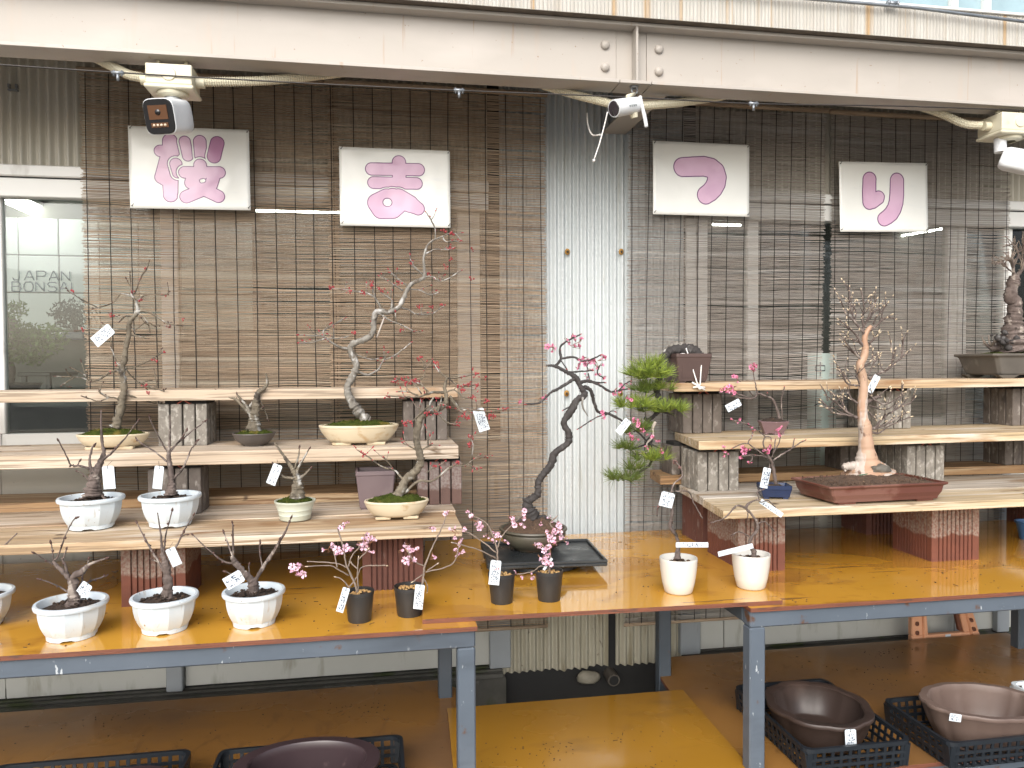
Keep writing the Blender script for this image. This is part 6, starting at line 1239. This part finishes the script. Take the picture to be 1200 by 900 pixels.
for P, r0, r1 in [([(385, 600), (355, 560), (290, 490), (225, 400)], 2.2, .7), ([(365, 570), (300, 520), (270, 480)], 1.4, .6), ([(405, 500), (340, 400), (275, 340), (210, 285)], 2, .7), ([(395, 480), (330, 440), (290, 430)], 1.3, .6), ([(400, 390), (330, 300), (270, 250), (240, 180), (215, 130)], 2, .7), ([(395, 400), (400, 340), (470, 240), (520, 200)], 2, .7), ([(400, 350), (385, 270), (400, 200), (380, 60)], 1.7, .6), ([(350, 330), (300, 200), (293, 40)], 1.4, .6), ([(450, 370), (520, 310), (560, 270), (640, 280)], 1.8, .6), ([(440, 470), (500, 410)], 1.8, .9), ([(470, 320), (500, 260), (540, 220), (580, 160)], 1.5, .6), ([(410, 640), (460, 590), (470, 510)], 1.6, .7), ([(440, 735), (520, 690), (590, 650), (640, 510)], 2.2, .9), ([(590, 650), (680, 580), (750, 520)], 1.7, .6), ([(680, 580), (695, 500), (690, 440)], 1.1, .6), ([(605, 630), (620, 560), (600, 450)], 1.1, .6), ([(375, 785), (280, 770), (240, 700), (200, 660)], 1.5, .6), ([(300, 765), (270, 720), (220, 670)], 1, .6), ([(365, 770), (345, 700), (330, 640)], 1.1, .6), ([(430, 710), (480, 600), (530, 540)], 1.1, .6),
    ([(420, 300), (450, 230), (500, 130)], 1.2, .6), ([(330, 300), (340, 220), (280, 150)], 1.1, .6), ([(370, 350), (320, 260), (330, 180)], 1.1, .6), ([(450, 280), (470, 200), (440, 150)], 1.0, .6)]: br.append((f2(P), r0, r1))
br += [([(510, 360), (440, 320), (370, 260), (285, 200)], 2.4, .8), ([(490, 350), (420, 335), (340, 320), (250, 230)], 1.5, .7), ([(400, 275), (410, 195)], 1.2, .7), ([(510, 255), (460, 215), (430, 155)], 1.8, .7), ([(570, 250), (640, 215), (672, 208)], 3, 2), ([(600, 440), (640, 420), (700, 350), (800, 285), (860, 220)], 2.2, .8), ([(620, 440), (720, 400), (800, 350), (860, 320)], 1.5, .7), ([(610, 460), (660, 465), (740, 410), (890, 350)], 1.5, .7), ([(580, 190), (680, 260), (760, 240), (840, 180)], 1.3, .6), ([(580, 310), (620, 350), (640, 370)], 1, .6), ([(760, 310), (810, 220), (830, 120)], 1, .6), ([(590, 270), (700, 300), (780, 260)], 1.1, .6), ([(800, 285), (880, 250), (915, 215)], 1.0, .6), ([(300, 240), (280, 170)], .9, .6), ([(350, 290), (300, 290)], .9, .6), ([(440, 320), (400, 250), (330, 180)], 1.1, .6)]
tree(t, Yp, br[:1], bark_orange, seed=81, zoom=ZM, bark_rough=.08)
tree(t, Yp, [(br[0][0], [.3]*len(br[0][0]))]+br[1:], bark_brown, 'branches', seed=82, zoom=ZM, twigs=3, twig_mat=bark_brown, bud=bud_tan, bud_r=.0030, twig_px=(8, 20), minr=.8, buds_per=1)
tree(t, Yp, [([(595, 690), (560, 690), (500, 692), (430, 700), (405, 705)], [11, 7.5, 5.5, 4, 2.6], -.15), ([(570, 700), (520, 715), (490, 742)], [9, 6, 3], -.4), ([(590, 700), (570, 730), (560, 748)], [8, 5, 2], -.5), ([(610, 690), (650, 690), (700, 705), (745, 742)], [9, 5, 3.6, 2], .1), ([(455, 700), (430, 715), (420, 735)], [3, 2, 1.2], -.3)], bark_white, 'surface_roots', seed=83, zoom=ZM)
p = at(920+672/6, 430+722/6, Yp-.055); m = MB(); m.blob(Vector((p.x, p.y, p.z)), .026, 4, .35, 3, scale=(1.35, .8, .72), fr=2.2); m.build('stone', stone_m, t)
m = MB(); m.tube(catmull([at(1003, 558, Yp-.05), at(1012, 556, Yp-.055), at(1025, 555, Yp-.055), at(1034, 557.5, Yp-.05)]), .0016, 5); m.build('green_wire', M('green_wire', (.02, .12, .06)), t)
# old stout bonsai in the grey footed tray at the right
t = plant('bonsai', 'old stout grey bonsai in a long footed grey tray at the right edge', 'bonsai', 1186, 441, ZR1+.006, GP); zb_ = ZR1+.0065; c = at(1201, 438, 2.845); c.z = zb_; t.location = c; k = pxm(c)
a_, b_ = 68*k, 34*k
m = MB(); m.rects([(a_*.82, b_*.80, .014), (a_*.84, b_*.83, .020), (a_*.93, b_*.92, .082), (a_*.95, b_*.95, .089), (a_, b_, .092), (a_, b_, .102), (a_*.97, b_*.94, .102), (a_*.94, b_*.9, .087)], c, rot=-.03, chamfer=.012); m.build('pot', clay_grey, t, bevel=.002)
for sx in (-1, 0, 1):
    for sy in (-1, 1):
        m = MB(); q = c+Vector((sx*a_*.70, sy*b_*.74, 0)); m.rects([(a_*.10, .010, 0), (a_*.15, .012, .006), (a_*.20, .014, .0145)], q); m.build('foot', clay_grey, t, bevel=.002)
moss(c+Vector((0, 0, .094)), a_*.93, b_*.88, .020, 21, t); ZM = (1140, 270, 5)
tree(t, 2.83, [([(250, 700), (240, 650), (238, 590), (242, 520), (248, 470), (245, 420), (218, 380), (232, 330), (240, 290), (240, 265)], [26, 20, 14, 10, 8.6, 8.2, 8.4, 8.2, 7.6, 5.5]), ([(240, 280), (238, 240), (235, 200), (225, 160)], 2.6, 1.2), ([(255, 270), (280, 240), (300, 205), (330, 170)], 3, 1.6), ([(232, 215), (265, 150), (262, 115), (235, 85), (180, 95)], 1.5, .6), ([(238, 250), (200, 220), (180, 190), (130, 200)], 1.3, .6), ([(240, 240), (210, 170), (170, 180)], 1.1, .6), ([(262, 130), (290, 110), (300, 60)], 1.2, .6), ([(300, 200), (290, 150), (310, 100)], 1.2, .6), ([(300, 200), (350, 150), (380, 90)], 1.6, .7), ([(200, 680), (120, 690), (80, 670)], 6, 2)], bark_brown, seed=91, zoom=ZM, twigs=12, twig_mat=twig_tan, bud=twig_tan, bud_r=.0026, buds_per=2, twig_px=(4, 13), bark_rough=.30)
m = MB(); rg = random.Random(9)
for i in range(40): q = at(1140+rg.gauss(230, 60)/5, 270+rg.gauss(650, 22)/5, 2.80+rg.uniform(-.02, .05)); m.blob(q, rg.uniform(.006, .016), i, .5, 1)
m.build('root_mass', bark_black, t)['kind'] = 'stuff'

# ================================================================== POTS AND BASKETS ON THE LOWER SHELVES
def basket(label, x0, x1, y0, y1, z, h, mt, group='plastic baskets on the lower shelves', nx=11, rot=0, rows=3):
    t = thing('basket', label, 'basket', ((x0+x1)/2, (y0+y1)/2, z), group); e = .012   # sides lean out by e
    def rim(zr, a, w, hh, name):
        m = MB(); vs = []; fs = []; n = 0
        for d in (0, w):
            for zz_ in (zr, zr+hh):
                for x, y in corners(x0-a+d, x1+a-d, y0-a+d, y1+a-d): vs.append((x, y, zz_))
        K = len(vs)//4
        for j in range(K):
            q = (j+1) % K
            fs += [(j, q, K+q, K+j), (2*K+q, 2*K+j, 3*K+j, 3*K+q), (K+j, K+q, 3*K+q, 3*K+j), (q, j, 2*K+j, 2*K+q)]
        m.add(vs, fs); return m.build(name, mt, t)
    def corners(a, b, c_, d_, r=.028, n=4):
        out = []
        for cx, cy, s in ((b-r, c_+r, -90), (b-r, d_-r, 0), (a+r, d_-r, 90), (a+r, c_+r, 180)):
            for i in range(n+1): an = R(s+90*i/n); out.append((cx+r*math.cos(an), cy+r*math.sin(an)))
        return out
    rim(z+h-.012, e, .010, .012, 'rim'); rim(z+.001, -.004, .006, .006, 'base_frame')
    m = MB(); T = .0048                                     # lattice walls
    zs = [z+.007+(h-.0195)*i/rows for i in range(rows+1)]
    for s in range(4):
        if s in (0, 2): yy = y0 if s == 0 else y1; sg = -1 if s == 0 else 1; a, b = x0+.02, x1-.02
        else: yy = x0 if s == 3 else x1; sg = -1 if s == 3 else 1; a, b = y0+.02, y1-.02
        n = max(4, int((b-a)/.027))
        def P(uu, zz_): 
            off = e*.9*(zz_-z)/h*sg+(.002 if sg < 0 else -.002)
            return Vector((uu, yy+off, zz_)) if s in (0, 2) else Vector((yy+off, uu, zz_))
        for i in range(n+1):
            uu = a+(b-a)*i/n; q = P(uu, zs[0]); w = P(uu, zs[-1]); ax = Vector((1, 0, 0)) if s in (0, 2) else Vector((0, 1, 0))
            m.ybox((q+w)/2, ax, Vector((ax.y, ax.x, 0)), (w-q).normalized(), T, .0018, (w-q).length/2)
        for zz_ in zs[1:-1]:
            q, w = P(a-.012, zz_), P(b+.012, zz_); ax = (w-q).normalized(); m.ybox((q+w)/2, ax, Vector((ax.y, ax.x, 0)), Vector((0, 0, 1)), (w-q).length/2, .0022, .0045)
        for uu in (a-.015, b+.015): q, w = P(uu, zs[0]), P(uu, zs[-1]); ax = Vector((1, 0, 0)) if s in (0, 2) else Vector((0, 1, 0)); m.ybox((q+w)/2, ax, Vector((ax.y, ax.x, 0)), (w-q).normalized(), .009, .002, (w-q).length/2)
    m.build('lattice_wall', mt, t)
    m = MB(); n1 = int((x1-x0)/.027); n2 = int((y1-y0)/.027)
    for i in range(1, n1): xx_ = x0+(x1-x0)*i/n1; m.box((xx_-.003, y0+.004, z+.0015), (xx_+.003, y1-.004, z+.0045))
    for i in range(1, n2): yy = y0+(y1-y0)*i/n2; m.box((x0+.004, yy-.003, z+.0048), (x1-.004, yy+.003, z+.0066))
    m.build('lattice_floor', mt, t); return t
def lobed(t, c, w, d, h, mt, lobes, amp, rot=0, ph=0, t_=.014):
    a, k = w/2, d/w; sh = lambda an: 1-amp*abs(math.sin(lobes*an/2+ph))**1.5*-1-amp
    sh = lambda an: 1-amp*(1-abs(math.sin(lobes*(an+ph)/2))**.8)
    o_ = [(a*.72, .010), (a*.76, .016), (a*.88, h*.5), (a*.965, h*.86), (a*.99, h-.013), (a, h-.011), (a*1.0, h-.002), (a*.99, h)]
    i_ = [(a-t_-.010, h), (a-t_-.014, h-.004), (a*.93-t_, h*.82), (a*.84-t_, h*.45), (a*.74-t_*.6, .026), (a*.70-t_*.6, .020), (a*.06, .018)]
    m = MB(); m.lathe(o_+i_, 96, 1, k, c, shape=sh, rot=rot, capt=True); m.build('pot_body', mt, t, angle=45)
    for i in range(4):
        an = rot+math.pi/4+i*math.pi/2; q = c+Vector((math.cos(an)*a*.6, math.sin(an)*a*.6*k, 0)); m = MB(); m.rects([(.028, .018, 0), (.032, .022, .0105)], q, rot=an+math.pi/2); m.build('foot', mt, t, bevel=.002)
    m = MB(); m.lathe([(.012, 0), (.011, .001)], 16, c=c+Vector((a*.12, 0, .0187)), capt=True); m.build('drain_hole', dark_gap, t)
hb = .085
fl, frr, bk = onz(945, 880, ZL+hb), onz(1068, 868, ZL+hb), onz(975, 794, ZL+hb)
ZK = ZL+.0005
basket('dark basket right of the bench leg, holding the lobed chocolate pot', fl.x+.01, frr.x-.005, fl.y+.012, bk.y-.01, ZK, hb, basket_m)
t = thing('bonsai_pot', 'big empty lobed chocolate brown pot with a hanging tag in a dark basket', 'pot', onz(963, 860, ZL+.0075)); xm = (fl.x+frr.x)/2; ym_ = (fl.y+bk.y)/2
pcn = onz(969, 831, ZL+.112); c = Vector((1.347, 2.185, ZL+.0075)); t.location = c; k = pxm(pcn)
moko_c = c.copy(); lobed(t, c, .318, .345, .112, clay_moko, 8, .05, -.10, ph=.30)
fl2, bk2 = onz(1113, 872, ZL+hb), onz(1042, 818, ZL+hb)
basket('dark basket at the right edge, holding the light brown pot', fl2.x+.012, fl2.x+.42, fl2.y+.012, bk2.y-.012, ZK, hb, basket_m)
t = thing('bonsai_pot', 'big empty light brown scalloped pot with a small tag in the right basket', 'pot', (0, 0, 0)); pcn = onz(1160, 823, ZL+.125); c = Vector((1.845, 2.085, ZL+.0075)); t.location = c
tan_c = c.copy(); lobed(t, c, .375, .275, .125, clay_tan, 12, .03, -.15)
wb = onz(1179, 799, ZL+.06); basket('white plastic basket behind the light brown pot at the right edge', wb.x+.014, wb.x+.30, wb.y-.2, wb.y-.014, ZK, .06, basket_w)
q1, q2 = onz(0, 897, ZL+hb), onz(226, 877, ZL+hb)
basket('dark basket at the far left, cut by the bottom of the photo', q2.x-.50, q2.x-.012, q2.y-.34, q2.y-.012, ZK, hb, basket_m)
t = thing('bonsai_pot', 'dark wine oval pot just showing in the far left basket', 'pot', (0, 0, 0)); c = onz(145, 921, ZL+.092); c.z = ZL+.0075; t.location = c; lobed(t, c, .26, .19, .088, clay_wine, 4, .01)
q3, q4 = onz(258, 878, ZL+hb), onz(472, 860, ZL+hb)
basket('dark basket under the left bench beside the corner leg', q3.x+.012, q4.x-.012, q4.y-.34, q4.y-.012, ZK, hb, basket_m)
t = thing('bonsai_pot', 'large dark wine oval pot standing in the basket by the corner leg', 'pot', (0, 0, 0)); c = onz(360, 893, ZL+.135); c.z = ZL+.0075; t.location = c; lobed(t, c, .385, .27, .130, clay_wine, 4, .012, t_=.026)
# folded step stool leaning behind the right lower shelf
t = thing('step_stool', 'orange plastic folding step stool standing behind the right lower shelf', 'step stool', (0, 0, 0)); Ys = 2.965
bl, br_ = at(1066, 757, Ys), at(1149, 752, Ys); tl, tr_ = at(1066, 705, Ys), at(1133, 700, Ys); t.location = Vector(((bl.x+br_.x)/2, Ys, 0))
dz = (tl.z-bl.z); zb_ = 0.0; zt_ = .46
def sx_(z, L): # left and right edge of the stool at height z
    return bl.x-.0+0*(z), br_.x+(tr_.x-br_.x)*(z-br_.z)/(tr_.z-br_.z)
def slab(za, zc, fa, fb, name, mt, y0=Ys-.014, y1=Ys+.014):
    a0, b0 = sx_(za, 0); a1, b1 = sx_(zc, 0); m = MB()
    L0, R0, L1, R1 = a0+(b0-a0)*fa, a0+(b0-a0)*fb, a1+(b1-a1)*fa, a1+(b1-a1)*fb
    vs = [(L0, y0, za), (R0, y0, za), (R0, y1, za), (L0, y1, za), (L1, y0, zc), (R1, y0, zc), (R1, y1, zc), (L1, y1, zc)]
    m.add(vs, [(0, 3, 2, 1), (4, 5, 6, 7), (0, 1, 5, 4), (1, 2, 6, 5), (2, 3, 7, 6), (3, 0, 4, 7)]); return m.build(name, mt, t, bevel=.004)
zo0, zo1 = at(1100, 742, Ys).z, at(1100, 742, Ys).z+.16
slab(zo0+.0002, zo1, 0, .245, 'side_rail', stool_m); slab(zo0+.0002, zo1, .775, 1, 'side_rail', stool_m)
slab(.16, zo0, 0, 1, 'lower_panel', stool_m); slab(zo1+.0002, zt_-.02, 0, 1, 'upper_panel', stool_m); slab(zt_-.0198, zt_, -.06, 1.06, 'seat', stool_m, Ys-.02, Ys+.03)
slab(0, .1598, 0, .22, 'leg', stool_m); slab(0, .1598, .78, 1, 'leg', stool_m)
slab(zo0+.005, zo1-.002, .72, .772, 'inner_leg', stool_d, Ys-.008, Ys+.012)
for fa, fb in ((.16, .185), (.86, .885)):
    slab(.17, zo1-.01, fa, fb, 'rib', stool_m, Ys-.018, Ys-.0142)
for z_ in (zo0+.005, zo0+.045):
    for fa in (.05, .90): slab(z_, z_+.018, fa, fa+.05, 'hinge_slot', stool_d, Ys-.0155, Ys-.0142)
m = MB(); q = at(1111, 745, Ys-.0145); m.box((q.x-.013, Ys-.0152, q.z-.005), (q.x+.013, Ys-.0142, q.z+.006)); m.build('sticker', paper, t)

# ================================================================== PAPER TAGS
def price_tag(label, px, py, w, h, ang, Y, rows, seed, name='price_tag', cat='tag', group='white paper tags', mt=None, hole=True, yaw=0.0, red=False, big=False):
    c = at(px, py, Y); k = pxm(c); w, h = w*k/2, h*k/2; a = R(ang)
    ux = (rtv*math.cos(a)-Vector((0, 0, 1))*math.sin(a)); uy = (rtv*math.sin(a)+Vector((0, 0, 1))*math.cos(a)); nrm = ux.cross(uy).normalized()
    if yaw: Q = Matrix.Rotation(R(yaw), 3, uy); ux = Q @ ux; nrm = Q @ nrm
    t = thing(name, label, cat, c, group); rg = random.Random(seed); m = MB()
    cx_ = min(w, h)*.22; out = [(-w, -h), (w, -h), (w, h-cx_), (w-cx_, h), (-w+cx_, h), (-w, h-cx_)]
    f = [c+ux*p[0]+uy*p[1]+nrm*.0004 for p in out]; b = [q-nrm*.0008 for q in f]; n = len(f)
    m.add(f+b, [tuple(range(n)), tuple(range(2*n-1, n-1, -1))]+[(i, n+i, n+(i+1) % n, (i+1) % n) for i in range(n)]); m.build('card', mt or paper, t)
    if hole:
        m = MB(); q = c+uy*(h*.80)+nrm*.0006; e = .0018; m.add([q+ux*(e*math.cos(i*1.047))+uy*(e*math.sin(i*1.047)) for i in range(6)], [(0, 1, 2, 3, 4, 5)]); m.build('eyelet', wire_m, t)
        m = MB(); q = c+uy*(h*.80); m.tube([q+nrm*.002, q+uy*h*.25+nrm*.003, q+uy*(h*.25)+Vector((rg.uniform(-.01, .01), .012, .012))], .0006, 4); m.build('wire_tie', wire_m, t)
    if rows:
        m = MB(); mr_ = MB(); top = .60 if hole else .7
        for r_ in range(rows):
            yy = h*(top-(top+.78)*(r_+.5)/rows) if rows > 1 else 0; hh = h*.74/rows; x = -w*rg.uniform(.55, .72); lim = w*rg.uniform(.35, .8)
            M_ = mr_ if (red and r_ == 1) else m
            while x < lim:
                gw = hh*rg.uniform(.7, 1.2)
                for s_ in range(rg.randint(2, 4)):
                    p0 = Vector((rg.uniform(0, gw), rg.uniform(-hh, hh), 0))*.95; p1 = p0+(Vector((gw*rg.uniform(.3, .9), rg.uniform(-.2, .2)*hh, 0)) if rg.random() < .5 else Vector((rg.uniform(-.2, .2)*gw, -hh*rg.uniform(.6, 1.4), 0)))
                    p1.x = max(0, min(gw, p1.x)); p1.y = max(-hh, min(hh, p1.y)); A_ = c+ux*(x+p0.x)+uy*(yy+p0.y)+nrm*.0006; B_ = c+ux*(x+p1.x)+uy*(yy+p1.y)+nrm*.0006; d = (B_-A_)
                    if d.length < 1e-4: continue
                    s2 = nrm.cross(d.normalized())*(.0013 if big else .0010); M_.add([A_-s2, B_-s2, B_+s2, A_+s2], [(0, 1, 2, 3)])
                x += gw*1.35
        if m.v: m.build('writing', ink, t)
        if mr_.v: mr_.build('red_writing', ink_red, t)
    return t
price_tag('white tag tilted to the left on the tall thin bonsai by the window', 120.5, 393, 14, 27, 50, 2.60, 5, 1)
price_tag('plain white tag on the left white pot of the lowest step', 127.5, 559.5, 14, 27, -4, 2.40, 0, 2)
price_tag('plain white tag on the right white pot of the lowest step', 185.5, 559.5, 11, 27, 7, 2.42, 0, 3)
price_tag('tilted white tag with writing on the pale green pot tree', 321.5, 556, 11, 25, 22, 2.45, 3, 4)
price_tag('small square white tag on the spreading cherry of the bench front', 99, 690, 13, 15, 36, 2.05, 2, 5)
price_tag('blank diamond hung white tag on the upright cherry by the red block', 203.5, 652.5, 12, 22, -24, 2.10, 0, 6)
price_tag('white tag with large dark handwriting on the forked cherry', 274, 679.5, 15, 23, 60, 2.04, 2, 7, big=True)
price_tag('long white tag leaning on the leftmost black pot', 402, 703, 8.5, 30, 17, 2.05, 6, 8)
price_tag('printed white tag hanging over the second black pot', 491, 699.5, 11, 29, 6, 2.09, 7, 9)
price_tag('printed white tag with red lines on the third black pot', 580, 671, 12.5, 29, 6, 2.12, 7, 10, red=True)
price_tag('thin white tag seen edge on over the rightmost black pot', 642, 661, 3, 17, 36, 2.15, 0, 11, hole=False)
price_tag('long white tag with writing hanging right of the leaning bonsai', 564, 492, 13, 27, -17, 2.48, 7, 12)
price_tag('white tag turned edgeways in the cherry branches before the corrugated strip', 730.5, 500, 9, 20, 38, 2.44, 1, 13)
price_tag('small white tag with bold handwriting on the mauve pot cherry', 859.5, 475, 9, 18, 62, 2.60, 2, 14, big=True)
price_tag('upright printed tag on the cherry in the navy pot', 897, 560, 9, 24, 11, 2.26, 6, 15, big=True)
price_tag('light blue white tag stuck slanting in the orange barked tree', 1023.5, 450, 8, 22, 27, 2.45, 2, 16, big=True)
price_tag('white tag with faint writing on the twig of the left white cup', 781.5, 585.5, 16, 17.5, 14, 2.14, 4, 17)
price_tag('horizontal white name plate across the left white cup', 811, 638.5, 38, 6, 0, 2.10, 1, 18, 'name_plate', 'name plate', 'white name plates of the cups', hole=False)
price_tag('slanting white name plate pointing left from the right white cup', 862, 644.5, 42, 6, -14, 2.13, 0, 19, 'name_plate', 'name plate', 'white name plates of the cups', hole=False)
price_tag('long white name plate slanting down over the edge of the lowest right step', 904, 595.5, 31, 6, 34, 2.18, 1, 20, 'name_plate', 'name plate', 'white name plates of the cups', hole=False)
price_tag('white tag hanging on the front of the chocolate pot', 997, 867, 13, 25, -3, moko_c.y-.182, 6, 21)
price_tag('small white tag lying on the rim of the light brown pot', 1119.5, 841, 14, 9, 8, tan_c.y-.128, 2, 22, hole=False)
